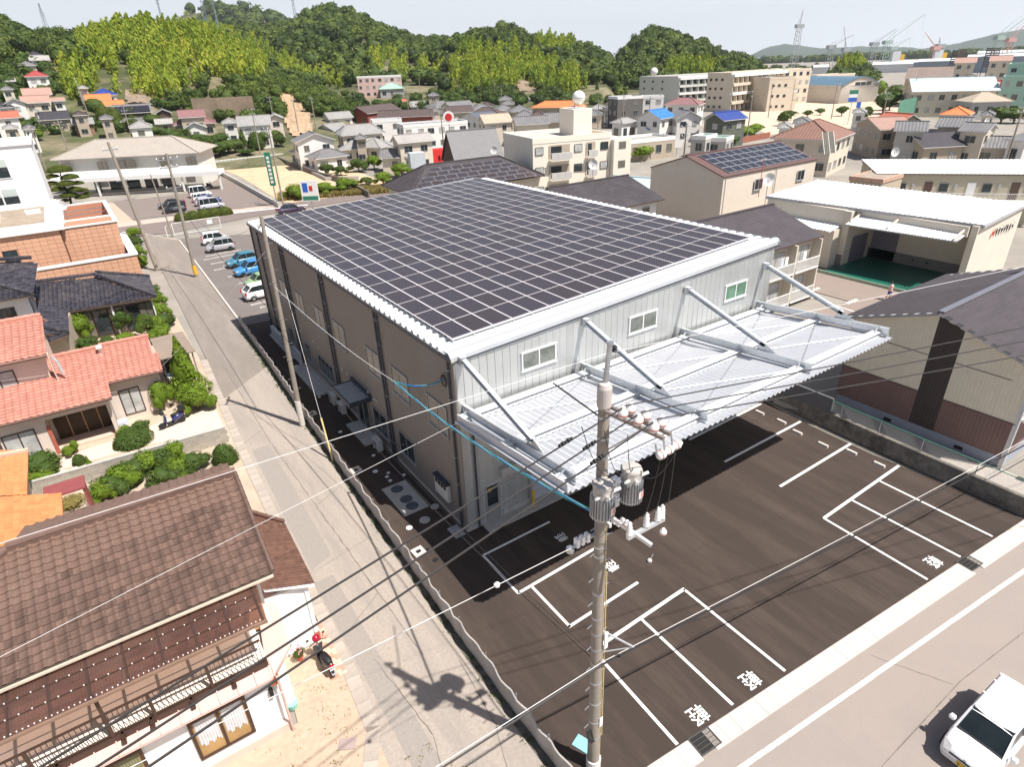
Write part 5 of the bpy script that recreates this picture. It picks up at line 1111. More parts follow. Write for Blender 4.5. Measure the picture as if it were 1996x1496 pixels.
# ==== VEHICLES
M_tyre = pm('tyre', (.02,.02,.021), .8, .2, 8); M_rim = pm('alloy rim', (.5,.5,.52), .35, .05, 4, metal=.8)
M_carglass = glass('car glass', (.02,.028,.03), .05); M_lamp = pm('headlamp lens', (.6,.6,.58), .1, .1, 4, spec=.7); M_red = pm('tail lamp', (.4,.01,.01), .2, .1, 4)
M_plate = pm('yellow number plate', (.75,.47,.03), .5, .05, 4); M_plate_w = pm('white number plate', (.7,.7,.7), .5, .05, 4)
def car_paint(n, c):
 m = pm('car paint '+n, c, .28, .02, 1, spec=.5); m.node_tree.nodes['Principled BSDF'].inputs['Coat Weight'].default_value = .6; return m
def loft(secs, mats, name, parent, n=None, mi=None, smooth=True):
 """secs: list of closed rings (same length) -> skin with caps"""
 m = len(secs[0]); vs = [p for s in secs for p in s]; mb = MB()
 for i in range(len(secs)-1):
  for k in range(m):
   mb.mesh([], []); mb.f.append((i*m+k, i*m+(k+1)%m, (i+1)*m+(k+1)%m, (i+1)*m+k)); mb.m.append(mi(i,k) if mi else 0)
 mb.v = [tuple(p) for p in vs]; mb.f.append(tuple(range(m-1,-1,-1))); mb.m.append(0); mb.f.append(tuple(range((len(secs)-1)*m, len(secs)*m))); mb.m.append(0)
 o = mb.build(name, mats, parent, smooth=smooth); return o
def car(label, x, y, rz, L_=3.9, W_=1.6, H_=1.5, col=('white',(.8,.8,.8)), style='hatch', group='parked cars', name='parked_car', z=0.0, detail=1, plate=None, cat='car', rear_lamps=True):
 """car with nose towards local -x"""
 t = thing(name, label, cat, (x,y,z), rz, group); P_ = car_paint(*col); h = H_; l = L_/2; w = W_/2
 # side profile (x, z) of body top: hood, beltline, boot
 if style == 'van': hood, cowl, rf, rb, tail = (-l+.25,.62), (-l+.72,.95), (-l+1.25,h), (l-.22,h-.02), (l-.03,.95)
 elif style == 'kei': hood, cowl, rf, rb, tail = (-l+.12,.72), (-l+.72,.96), (-l+1.28,h), (l-.35,h-.03), (l-.04,.98)
 elif style == 'sedan': hood, cowl, rf, rb, tail = (-l+.15,.68), (-l+1.15,.88), (-l+1.85,h), (l-1.5,h-.02), (l-.75,.98)
 else: hood, cowl, rf, rb, tail = (-l+.12,.68), (-l+.95,.93), (-l+1.6,h), (l-.7,h-.05), (l-.12,.98)
 zb = .24; bw = w
 # lower body: rings along x of rounded box
 def ring(xx, ztop, ww, zlow=zb):
  return [(xx,-ww*.93,zlow),(xx,-ww,zlow+.12),(xx,-ww,(zlow+ztop)/2),(xx,-ww*.975,ztop-.08),(xx,-ww*.88,ztop),(xx,-ww*.4,ztop+.025),(xx,ww*.4,ztop+.025),(xx,ww*.88,ztop),(xx,ww*.975,ztop-.08),(xx,ww,(zlow+ztop)/2),(xx,ww,zlow+.12),(xx,ww*.93,zlow)]
 belt = .92 if style != 'van' else .93
 hb = [(-l+.0,.52,w*.74,.32),(-l+.06,hood[1]-.06,w*.86,.26),(-l+.2,hood[1]+.02,w*.95,zb),(-l+.45,hood[1]+.08,w,zb),(cowl[0],cowl[1]-.02,w,zb),(0,belt,w,zb),(l-.45,tail[1]-.03,w,zb),(l-.12,tail[1]-.06,w*.96,zb),(l-.02,.82,w*.88,.28),(l,.5,w*.8,.32)]
 loft([ring(a,b,c,d) for a,b,c,d in hb], P_, 'body', t)
 # cabin: glass lower ring to roof
 gz = belt-.0; cab = [(cowl[0],gz),(rf[0],rf[1]-.04),(rb[0],rb[1]-.04),(tail[0]-.05,gz)]
 wb_, wt = w*.93, w*.80
 vs = [(cab[0][0],-wb_*.93,gz),(cab[0][0],wb_*.93,gz),(cab[1][0],wt*.94,cab[1][1]),(cab[1][0],-wt*.94,cab[1][1]),(cab[3][0],-wb_*.96,gz),(cab[3][0],wb_*.96,gz),(cab[2][0],wt*.95,cab[2][1]),(cab[2][0],-wt*.95,cab[2][1])]
 g_ = MB().mesh(vs, [(0,1,2,3),(4,7,6,5),(0,3,7,4),(1,5,6,2),(3,2,6,7)]).build('glass', M_carglass, t)
 # roof skin
 rr = MB(); xs = [rf[0]-.05, rf[0]+.15, (rf[0]+rb[0])/2, rb[0]-.1, rb[0]+.06]; zz = [h-.07,h-.015,h,h-.015,h-.075]
 rows = [[(xx,-wt*1.0,z_-.055),(xx,-wt*.9,z_-.01),(xx,-wt*.4,z_+.012),(xx,wt*.4,z_+.012),(xx,wt*.9,z_-.01),(xx,wt*1.0,z_-.055)] for xx,z_ in zip(xs,zz)]
 for i in range(4):
  for k in range(5): rr.face([rows[i][k],rows[i+1][k],rows[i+1][k+1],rows[i][k+1]][::-1])
 rr.build('roof', P_, t, smooth=True)
 pl_ = MB()
 for s_ in (-1,1):
  a = (cab[0][0]-.03,s_*wb_*.95,gz-.02); b = (cab[1][0],s_*wt*.97,cab[1][1]); pl_.bar(a,b,.06,.05)
  a = (cab[3][0]+.03,s_*wb_*.96,gz-.02); b = (cab[2][0],s_*wt*.97,cab[2][1]); pl_.bar(a,b,.11,.06)
  mx = cab[1][0]+(cab[2][0]-cab[1][0])*.42; pl_.bar((mx,s_*(wb_+.005),gz-.02),(mx,s_*(wt+.0),cab[2][1]+.02),.07,.05)
  if style in ('van','kei'): mx = cab[1][0]+(cab[2][0]-cab[1][0])*.78; pl_.bar((mx,s_*(wb_+.005),gz-.02),(mx,s_*(wt+.0),cab[2][1]+.02),.07,.05)
 pl_.build('pillars', P_, t)
 for s_ in (-1,1):
  for xx in (-l+.68, l-.68):
   r_ = .29 if H_ < 1.7 else .28
   wh = MB().lathe((xx, s_*(w-.02), r_), [(r_*.6,-.1),(r_,-.08),(r_,.05),(r_*.9,.075),(r_*.62,.07)], 18, axis='y');
   ty = wh.build('wheel', M_tyre, t, smooth=False); MB().lathe((xx, s_*(w+.035), r_), [(r_*.6,-.02),(r_*.62,.01),(r_*.3,.03),(.04,.035)], 10, axis='y').build('rim', M_rim, ty)
  MB().box(-l+.66,s_*(w+.0),.78,-l+.66,s_*(w+.0),.78)
  MB().lathe((cowl[0]+.22, s_*(w+.1), 1.0), [(.05,-.1),(.1,-.06),(.1,.06),(.04,.1)], 8, axis='y').build('mirror', P_, t)
  MB().mesh([(-l+.02,s_*w*.5,.6),(-l+.02,s_*w*.8,.6),(-l+.3,s_*w*.955,.66),(-l+.3,s_*w*.95,.79),(-l+.15,s_*w*.6,.78)],[(0,1,2,3,4) if s_>0 else (4,3,2,1,0)]).build('headlight', M_lamp, t)
  MB().box(l-.1,min(s_*w*.75,s_*w*.965),.7,l+.015,max(s_*w*.75,s_*w*.965),1.0).build('tail_light', M_red, t)
 MB().box(-l-.02,-.17,.36,-l+.02,.17,.52).build('number_plate', plate or M_plate_w, t)
 MB().box(l-.02,-.17,.5,l+.03,.17,.66).build('number_plate', plate or M_plate_w, t)
 MB().box(-l+.0,-w*.55,.56,-l+.02,w*.55,.62).build('grille', M_black, t)
 return t
kv = car('white compact van driving at the lower right corner, roof and windscreen in view', 8.25, -18.78, rad(-1.5), 3.7, 1.5, 1.58, ('white',(.84,.84,.85)), 'kei', name='white_car', plate=M_plate, group=None)
wp = MB()
for a, b in (((-.98,-.5,1.02),(-.75,.0,1.18)),((-1.0,.05,1.02),(-.78,.5,1.17))): wp.bar(a, b, .02, .015)
wp.build('wiper', M_black, kv); MB().tube([(-1.82,-.0,.66),(-1.84,.0,.66)], .05, 12).build('badge', M_rim, kv)
MB().box(-1.13,-.62,.955,-.95,.62,.985).build('cowl', M_black, kv)
# plate digits on the van: 7-18
nb = MB();
for y0, ch in ((-.075,'7'),(-.015,'-'),(.03,'1'),(.085,'8')):
 z0 = .385;
 if ch in '78': nb.box(-1.874,y0,z0+.09,-1.871,y0+.04,z0+.1)
 if ch in '718': nb.box(-1.874,y0+.03,z0,-1.871,y0+.04,z0+.1)
 if ch == '8': nb.box(-1.874,y0,z0,-1.871,y0+.01,z0+.1).box(-1.874,y0,z0,-1.871,y0+.04,z0+.01).box(-1.874,y0,z0+.045,-1.871,y0+.04,z0+.055)
 if ch == '-': nb.box(-1.874,y0,z0+.045,-1.871,y0+.03,z0+.055)
nb.build('plate_number', pm('plate ink', (.03,.03,.03), .6), kv)
for lb, px, py, r_, L_, H_, st, c in (
 ('white compact car at the head of the row beside the hall', 422, 470, 175, 3.5, 1.6, 'kei', ('white',(.8,.8,.8))),
 ('silver grey compact van with red tail lamps in the hall car park row', 430, 484, -4, 3.5, 1.6, 'kei', ('silver',(.36,.36,.38))),
 ('teal blue hatchback next to the bright blue car', 474, 512, 5, 3.8, 1.5, 'hatch', ('teal',(.05,.2,.3))),
 ('bright blue compact car parked between teal and green cars', 492, 528, 5, 3.9, 1.55, 'hatch', ('blue',(.05,.25,.55))),
 ('light green small car partly hidden behind the hall corner', 512, 553, 5, 3.5, 1.5, 'kei', ('green',(.3,.45,.22))),
 ('white estate car nearest to the hall corner', 517, 572, 185, 4.2, 1.5, 'hatch', ('white',(.8,.8,.8))),
 ('black car behind the other black car in front of the clinic', 335, 401, 0, 4.2, 1.45, 'sedan', ('black',(.02,.02,.025))),
 ('black compact van with tinted windows in front of the clinic', 340, 410, 0, 3.6, 1.7, 'kei', ('black2',(.018,.02,.028))),
 ('silver minivan by the clipped hedge', 413, 403, 180, 4.0, 1.85, 'van', ('silver2',(.48,.49,.56))),
 ('pale silver car behind the silver minivan', 403, 396, 180, 3.8, 1.45, 'hatch', ('silver3',(.55,.56,.66))),
 ('dark blue car behind the pale silver car', 409, 393, 180, 3.8, 1.5, 'hatch', ('navy',(.06,.07,.2))),
 ('white hatchback with red lamps in the clinic yard', 396, 389, 180, 3.5, 1.5, 'kei', ('white',(.8,.8,.8))),
 ('white box truck parked closest to the clinic porch', 391, 380, 180, 3.8, 2.0, 'van', ('white',(.8,.8,.8))),
 ('dark car on the cross street behind the hall roof', 568, 412, 185, 4.4, 1.5, 'sedan', ('plum',(.04,.02,.05)))):
 p = g(px, py, 0.3); car(lb, p[0], p[1], rad(r_), L_, 1.65, H_, c, st)
# ---- motor scooters
def scooter(label, x, y, rz, col, helmet=None, box=False, name='motor_scooter'):
 t = thing(name, label, 'scooter', (x,y,0), rz, 'motor scooters'); P_ = car_paint(*col)
 for xx in (-.62,.58):
  wh = MB().lathe((xx,0,.23), [(.14,-.05),(.21,-.05),(.235,0),(.21,.05),(.14,.05)], 16, axis='y').build('wheel', M_tyre, t); MB().lathe((xx,0,.23), [(.13,-.04),(.13,.04)], 8, axis='y').build('rim', M_rim, wh)
 loft([[(-.5,-.06,.35),(-.5,.06,.35),(-.42,.08,.6),(-.42,-.08,.6)],[(-.42,-.17,.3),(-.42,.17,.3),(-.38,.2,.85),(-.38,-.2,.85)],[(-.33,-.14,.25),(-.33,.14,.25),(-.3,.13,.85),(-.3,-.13,.85)]], P_, 'front_shield', t)
 loft([[(-.33,-.14,.22),(-.33,.14,.22),(-.33,.14,.3),(-.33,-.14,.3)],[(.05,-.15,.22),(.05,.15,.22),(.05,.15,.3),(.05,-.15,.3)]], M_black, 'footboard', t)
 loft([[(.02,-.13,.25),(.02,.13,.25),(.02,.13,.62),(.02,-.13,.62)],[(.35,-.17,.35),(.35,.17,.35),(.35,.17,.68),(.35,-.17,.68)],[(.8,-.07,.55),(.8,.07,.55),(.8,.07,.72),(.8,-.07,.72)]], P_, 'rear_body', t)
 loft([[(.0,-.1,.63),(.0,.1,.63),(.0,.09,.74),(.0,-.09,.74)],[(.3,-.14,.67),(.3,.14,.67),(.3,.12,.79),(.3,-.12,.79)],[(.65,-.09,.72),(.65,.09,.72),(.65,.07,.8),(.65,-.07,.8)]], M_black, 'seat', t)
 MB().tube([(-.58,0,.28),(-.42,0,.7),(-.36,0,.98)], .035, 6).build('fork', M_galv, t)
 MB().tube([(-.28,-.33,1.0),(-.36,-.15,1.0),(-.36,.15,1.0),(-.28,.33,1.0)], .02, 6).build('handlebar', M_black, t)
 for s_ in (-1,1): MB().tube([(-.36,s_*.22,1.0),(-.4,s_*.3,1.2)], .008, 4).lathe((-.4,s_*.32,1.22), [(.02,-.02),(.06,0),(.02,.015)], 8, axis='x').build('mirror', M_black, t)
 MB().lathe((-.42,0,.98), [(.03,-.1),(.09,-.04),(.07,.03)], 10, axis='x').build('headlight', M_lamp, t)
 MB().box(.78,-.1,.5,.8,.1,.62).build('number_plate', M_plate_w, t); MB().box(.74,-.09,.66,.82,.09,.74).build('tail_light', M_red, t)
 MB().mesh([(.5,-.08,.4),(.5,.08,.4),(.86,.07,.3),(.86,-.07,.3)],[(0,1,2,3)]).build('mudguard', M_rim, t)
 if helmet: MB().lathe((-.45,.02,.98), [(.06,-.02),(.13,.03),(.15,.1),(.13,.18),(.07,.235),(.01,.25)], 14).build('helmet', helmet, t, smooth=True)
 if box: MB().box(.55,-.18,.84,.92,.18,1.12).build('top_box', M_black, t)
 return t
p = g(632,1288,.3); scooter('black motor scooter with a red helmet on the sandy yard by the lane', p[0], p[1], rad(-84), ('black3',(.03,.03,.032)), pm('wine red helmet', (.32,.01,.03), .15, .05, 2))
p = g(336,822,.3); scooter('dark blue motor scooter with top box on the path of the pink house', p[0], p[1], rad(12), ('dark blue',(.02,.03,.14)), M_black, True)
p = g(408,362,.3); scooter('black motorcycle standing beside the clinic porch', p[0], p[1], rad(120), ('black3',(.03,.03,.032)))
# ==== HOUSES PLACED BY THEIR EAVE CORNERS
def Z(q, x, y):
 """photo pixel from quarter strip q (1..4, top row) enlarged coordinates"""
 return ((q-1)*500+x/3.99, y/3.99)
def hp(label, A, B, depth, ze, typ='gable', z0=0.0, dist=None, **kw):
 if dist:
  a = gd(*A, dist[0]); b = gd(*B, dist[-1]); zz = (a[2]+b[2])/2; z0 = zz-ze; ze = zz
  if abs(a[2]-b[2]) > .01: pass
 else: ze = ze+z0; a = g(*A, ze); b = g(*B, ze)
 if isinstance(depth, tuple):
  d = g(*depth, ze); u = Vector((b[0]-a[0], b[1]-a[1])).normalized(); depth = abs(-u.y*(d[0]-a[0])+u.x*(d[1]-a[1]))
 return house(label, a, b, depth, ze, typ, z0=z0, **kw)
# ---- right hand neighbours: gable building with beige and brown siding
r1 = thing('gabled_building', 'two storey building with beige and brown siding and a dark vertical band on its gable', 'building', (30.5,-8.2,0))
def LR(x, y, z): return (x-30.5, y+8.2, z)
RX = 24.75; ze, zr_ = 6.05, 7.75
pL = Plane([LR(37,-3.35,ze), LR(24.3,-3.3,ze), LR(24.3,-8.25,zr_), LR(37,-8.25,zr_)]); pR = Plane([LR(24.3,-13.4,ze), LR(37,-13.4,ze), LR(37,-8.25,zr_), LR(24.3,-8.25,zr_)])
M_slate = pm('dark slate shingle', (.062,.052,.058), .75, .14, 1.5, stain=(.095,.085,.092), samt=.6, sscale=.6, rand=.1)
mb = MB(); pL.slab(mb,.16); pR.slab(mb,.16); mb.build('roof_board', pm('grey fascia', (.42,.41,.42), .6, .05, 2), r1)
def shingle_parts(planes, parent, w, l, mat, cap=300, name='shingle'):
 me = MB().mesh([(.004,0,.014),(w-.004,0,.014),(w-.004,l,.004),(.004,l,.004),(.004,0,0),(w-.004,0,0)],[(0,1,2,3),(4,5,1,0)]).data(name, mat)
 sp = []
 for s in planes:
  nu = int((s.u1-s.u0)/w); nv = int(s.v1/l); rot = Matrix((s.u,s.v,s.n)).transposed()
  for j in range(nv):
   for i in range(nu+1):
    u = s.u0+i*w-(w*.5 if j%2 else 0); r = clip_range(s.uv, u+w/2)
    if r and r[0]-.02 <= j*l+l/2 <= r[1]+.02: sp.append((Vector(s.at(u, j*l)), rot))
 c = Vector(CAM)-parent.location; sp.sort(key=lambda q: (q[0]-c).length); rest = MB(); V0 = [v.co.copy() for v in me.vertices]; F0 = [tuple(p.vertices) for p in me.polygons]
 for k, (p, r) in enumerate(sp):
  M_ = Matrix.Translation(p) @ r.to_4x4()
  if k < cap: o = D.objects.new(name, me); COL.objects.link(o); o.parent = parent; o.matrix_local = M_
  else: rest.mesh([tuple(M_ @ v) for v in V0], F0)
 if rest.f: tag(rest.build(name+'s_joined', mat, parent), kind='stuff')
shingle_parts([pL, pR], r1, .92, .3, M_slate)
MB().bar(LR(24.28,-8.25,zr_+.05), LR(37,-8.25,zr_+.05), .3, .07).build('ridge', pm('ridge metal', (.2,.2,.23), .5, .1, 2, metal=.3), r1)
M_rb = pm('brown ribbed siding', (.23,.145,.125), .8, .06, 2); M_be = pm('beige ribbed siding', (.84,.76,.60), .8, .05, 2); M_dk = pm('dark band siding', (.075,.056,.05), .7, .06, 2)
def gz_(y): return zr_-.12-(abs(y+8.25))*(zr_-ze)/5.05
bd_ = MB().prism([LR(RX+.05,-12.75,0)[:2],LR(36.5,-12.75,0)[:2],LR(36.5,-3.75,0)[:2],LR(RX+.05,-3.75,0)[:2]], .9, 6.0); bd_.mesh([LR(RX+.05,-12.75,5.99),LR(RX+.05,-3.75,5.99),LR(RX+.05,-8.25,7.55)],[(0,1,2)]); bd_.build('wall', M_rb, r1)
y = -12.75; pit = .18
for nm, mt, y0, y1, lo, hi in (('brown_siding',M_rb,-12.75,-9.4,.95,2.95),('brown_siding',M_rb,-8.1,-3.75,.95,2.95),('dark_band',M_dk,-9.4,-8.1,.95,99),('beige_siding',M_be,-12.75,-9.4,2.98,99),('beige_siding',M_be,-8.1,-3.75,2.98,99)):
 mb = MB(); y = y0
 while y < y1-.01:
  ye = min(y+pit, y1); h0 = min(hi, gz_(y)); h1_ = min(hi, gz_(ye));
  mb.face([LR(RX,y,lo),LR(RX-.02,y+.03,lo),LR(RX-.02,y+.03,h0),LR(RX,y,h0)][::-1]); mb.face([LR(RX-.02,y+.03,lo),LR(RX-.02,ye-.02,lo),LR(RX-.02,ye-.02,h1_),LR(RX-.02,y+.03,h0)][::-1]); mb.face([LR(RX-.02,ye-.02,lo),LR(RX,ye,lo),LR(RX,ye,h1_),LR(RX-.02,ye-.02,h1_)][::-1]); y += pit
 mb.build(nm, mt, r1)
MB().box(*LR(RX-.05,-12.78,2.94), *LR(RX-.01,-9.4,2.985)).box(*LR(RX-.05,-8.1,2.94), *LR(RX-.01,-3.73,2.985)).box(*LR(RX-.04,-8.1,5.15), *LR(RX-.01,-4.6,5.18)).box(*LR(RX-.04,-12.0,5.15), *LR(RX-.01,-9.4,5.18)).build('band_trim', M_trimb, r1)
MB().box(*LR(RX+.02,-12.7,0), *LR(36.4,-3.8,.93)).build('plinth', pm('blue grey plinth', (.36,.38,.44), .8, .06, 1), r1)
for y in (-7.2,-11.0): MB().box(*LR(RX-.01,y,.45), *LR(RX+.03,y+.42,.65)).build('vent', M_black, r1)
MB().box(*LR(RX-.04,-12.85,.0), *LR(RX+.12,-12.7,6.0)).build('corner_trim', M_trimw, r1)
MB().tube([LR(RX-.1,-12.9,.1),LR(RX-.1,-12.9,5.9)],.05,8).build('downpipe', M_trimw, r1)
MB().box(*LR(RX+.6,-13.6,2.9), *LR(36,-12.75,3.05)).box(*LR(RX+.6,-13.65,3.05), *LR(RX+.7,-13.55,4.0)).box(*LR(RX+.7,-13.62,3.9), *LR(36,-13.57,4.0)).build('balcony', M_trimw, r1)
ac_unit(24.9,-14.2,'outdoor unit at the right corner of the beige and brown building',.35,rad(90),None)
# dish on its roof
def dish(label, x, y, z, rz=-.6, r=.35, pole_=1.0):
 t = thing('satellite_dish', label, 'satellite dish', (x,y,z), rz, 'satellite dishes on roofs')
 MB().tube([(0,0,0),(0,0,pole_)], .03, 6).build('mast', M_galv, t)
 vs = [(0,-.05,pole_)]; fs = []; n = 18
 for j,(rr,dd) in enumerate(((.5,-.06),(1,-.13))):
  for k in range(n): a = 2*math.pi*k/n; vs.append((r*rr*math.cos(a), dd*1-.1*rr+.12, pole_+r*rr*math.sin(a)*1.05))
 vs[0] = (0,.02,pole_)
 for k in range(n): fs += [(0,1+k,1+(k+1)%n),(1+k,1+n+k,1+n+(k+1)%n,1+(k+1)%n)]
 MB().mesh(vs, fs).build('reflector', M_por, t, smooth=True); MB().tube([(0,-.05,pole_-r),(0,-.42,pole_-.02)],.012,5).box(-.04,-.46,pole_-.06,.04,-.4,pole_+.04).build('feed_arm', M_ac, t)
dish('white satellite dish standing on the ridge of the beige and brown building', 35.5, -8.2, 7.8, -.3, .42, .9)
# retaining wall with mesh fence
rw = thing('retaining_wall', 'stained concrete retaining wall with green topped mesh fence right of the car park', 'wall')
wl_ = [(22.75,3.5),(22.35,-1.2),(22.1,-5.5),(21.95,-10.0),(21.85,-15.2)]
for k,((xa,ya),(xb,yb_)) in enumerate(zip(wl_, wl_[1:])):
 n = 2
 for j in range(n):
  a = (xa+(xb-xa)*j/n, ya+(yb_-ya)*j/n); b = (xa+(xb-xa)*(j+1)/n, ya+(yb_-ya)*(j+1)/n)
  MB().mesh([(a[0]-.12,a[1]-.006,0),(b[0]-.12,b[1]+.006,0),(b[0]+.25,b[1]+.006,0),(a[0]+.25,a[1]-.006,0),(a[0]-.02,a[1]-.006,.95),(b[0]-.02,b[1]+.006,.95),(b[0]+.25,b[1]+.006,.95),(a[0]+.25,a[1]-.006,.95)],[(3,2,1,0),(4,5,6,7),(0,1,5,4),(1,2,6,5),(2,3,7,6),(3,0,4,7)][::1]).build('wall_block', M_dirtconc, rw)
M_green = pm('green tube', (.08,.25,.18), .5, .1, 3); M_mesh = pm('wire mesh', (.42,.42,.4), .5, .1, 3)
tot = []
for (xa,ya),(xb,yb_) in zip(wl_[1:], wl_[2:]):
 for j in range(2): tot.append((xa+(xb-xa)*j/2+.1, ya+(yb_-ya)*j/2))
tot.append((21.95,-15.1))
mb = MB(); ms_ = MB()
for a, b in zip(tot, tot[1:]):
 mb.tube([(a[0],a[1],1.75),(b[0],b[1],1.75)],.022,6)
 L_ = math.hypot(b[0]-a[0],b[1]-a[1]); n = int(L_/.12)
 for k in range(n):
  t0, t1 = k/n, min(1,(k+5)/n); z1_ = .97+.75*(t1-t0)*n/5
  ms_.bar((a[0]+(b[0]-a[0])*t0,a[1]+(b[1]-a[1])*t0,.97),(a[0]+(b[0]-a[0])*t1,a[1]+(b[1]-a[1])*t1,z1_),.007,.007).bar((a[0]+(b[0]-a[0])*t0,a[1]+(b[1]-a[1])*t0,z1_),(a[0]+(b[0]-a[0])*t1,a[1]+(b[1]-a[1])*t1,.97),.007,.007)
mb.build('top_rail', M_green, rw); tag(ms_.build('wire_mesh', M_mesh, rw), kind='stuff')
for x, y in tot: MB().tube([(x,y,.9),(x,y,1.75)],.025,6).build('fence_post', M_galv, rw)
MB().box(22.15,-4.9,.95,22.3,-2.0,1.9).box(22.2,-2.0,.95,22.4,3.4,2.0).build('solid_screen', pm('dark grey sheet', (.13,.13,.14), .7, .1, 2), rw)
o = MB().prism([(22.2,-1.2),(24.7,-1.2),(24.7,-15.3),(21.9,-15.3)],0,.34).build('gravel_strip', pm('pale gravel', (.42,.38,.34), .95, .25, 20, bump=.6, bscale=60)); tag(o, kind='structure')
# ---- white workshop with recessed bay and green floor
f3 = thing('white_workshop', 'low white roofed workshop with a deep open bay and green painted floor', 'building', (57,11,0))
def LF(x, y, z): return (x-57, y-11, z)
M_ww = pm('off white siding', (.66,.60,.51), .8, .04, 1, stain=(.58,.52,.44), samt=.3)
pf = Plane([LF(52.0,21.6,6.0), LF(53.9,.9,6.0), LF(63.5,1.2,6.5), LF(62.2,21.8,6.5)]); mb = MB(); pf.ribs(mb, .5, .0); mb.build('roof_base', R_white, f3)
mb = MB(); u = .3
while u < pf.u1: r = clip_range(pf.uv, u); r and mb.bar(pf.at(u,r[0],.03), pf.at(u,r[1],.03), .1, .06); u += .45
mb.build('roof_ribs', R_white, f3); mb = MB(); pf.slab(mb,.3); mb.build('fascia', pm('grey fascia', (.42,.41,.42)), f3)
MB().prism([LF(52.3,12.6,0)[:2],LF(62,12.6,0)[:2],LF(62,21.5,0)[:2],LF(52.3,21.5,0)[:2]],0,5.75).prism([LF(57.2,2.0,0)[:2],LF(63,2.0,0)[:2],LF(62,12.6,0)[:2],LF(57.2,12.6,0)[:2]],0,5.75).prism([LF(53.6,1.2,0)[:2],LF(63.3,1.4,0)[:2],LF(63.2,1.95,0)[:2],LF(53.6,1.75,0)[:2]],0,5.85).prism([LF(52.3,11.9,0)[:2],LF(57.2,11.9,0)[:2],LF(57.2,12.58,0)[:2],LF(52.3,12.58,0)[:2]],0,5.7).box(*LF(53.2,1.8,4.9),*LF(53.4,12.5,5.8)).build('wall', M_ww, f3)
MB().box(*LF(57.1,2.0,0), *LF(57.19,12,1.3)).box(*LF(52.25,12.0,0), *LF(52.32,12.6,1.3)).build('concrete_base', pm('bay concrete base', (.22,.21,.2), .9, .12, 2), f3)
for y_,z_ in ((9.9,.9),(7.2,.9),(5.9,.9)): MB().lathe(LF(57.08,y_,z_),[(.1,-.02),(.1,.0)],10,axis='x').build('pipe_hole', M_black, f3)
MB().box(*LF(57.1,9.1,.3), *LF(57.17,11.7,3.6)).build('roller_door', pm('violet grey shutter', (.20,.19,.235), .5, .06, 2), f3)
MB().box(*LF(53.5,11.84,.3), *LF(56.4,11.89,3.0)).build('side_door', pm('violet grey shutter', (.20,.19,.235)), f3)
MB().box(*LF(49.3,1.9,.0), *LF(57.2,11.9,.28)).build('green_floor', pm('green painted floor', (.01,.12,.085), .35, .15, .6, stain=(.02,.09,.07), samt=.6), f3)
MB().box(*LF(49.2,1.9,.0), *LF(49.3,22,.29)).build('floor_edge', pm('pale green kerb', (.35,.45,.33), .8), f3)
cn_ = Plane([LF(50.8,11.6,4.75), LF(51.6,1.9,4.75), LF(55.2,1.9,5.45), LF(54.4,11.6,5.45)]); mb = MB(); cn_.ribs(mb,.25,.06); mb.build('bay_canopy', R_white, f3); mb = MB(); cn_.slab(mb,.1); mb.build('canopy_frame', M_alg, f3)
for y_ in (11.4,7.8,2.1): MB().bar(LF(51.4,y_,4.95),LF(54.2,y_,5.75),.12,.2).build('canopy_strut', M_ww, f3)
lr = Plane([LF(50.2,21.9,3.9), LF(50.3,12.7,3.9), LF(54.0,12.7,4.5), LF(54,22,4.5)]); mb = MB(); lr.ribs(mb,.35,.07); lr.slab(mb,.08,0); mb.build('side_roof', R_white, f3)
MB().box(*LF(51,12.6,0), *LF(52.4,21.8,3.9)).build('side_wall', M_ww, f3)
nb = MB()
for k in range(7):
 x = 57.7+k*.58
 for a,b in KEI[k%4:k%4+7]: nb.bar(LF(x+a[0]*.045,1.17,4.4+a[1]*.065), LF(x+b[0]*.045,1.17,4.4+b[1]*.065), .03, .06, up=(0,1,0))
nb.build('company_lettering', pm('dark lettering', (.03,.03,.035), .6), f3)
rb_ = MB()
for a,b in KEI[3:10]: rb_.bar(LF(56.9+a[0]*.06,1.17,4.3+a[1]*.075), LF(56.9+b[0]*.06,1.17,4.3+b[1]*.075), .03, .06, up=(0,1,0))
rb_.build('red_mark', pm('red lettering', (.65,.06,.03)), f3)
# side street beside the workshop
sheet('side_street', [(38,-1,0),(49.2,-1,0),(49.2,24,0),(44,28,0),(43.5,6,0),(36,6.5,0)], -.002, pm('brownish street asphalt', (.27,.215,.185), .9, .1, 20, stain=(.23,.19,.17), samt=.5))
sl = thing('street_line', 'white line painted on the side street beyond the canopy', 'road marking')
stripe((41.2,2.6),(41.9,8.6),.15,.004,'line',M_wpaint,sl)
for x,y in ((43.2,9.5),(42.8,5.6)):
 for k in range(4): stripe((x+k*.45,y),(x+.3+k*.45,y+.25),.3,.004,'letter_mark',M_wpaint,sl)
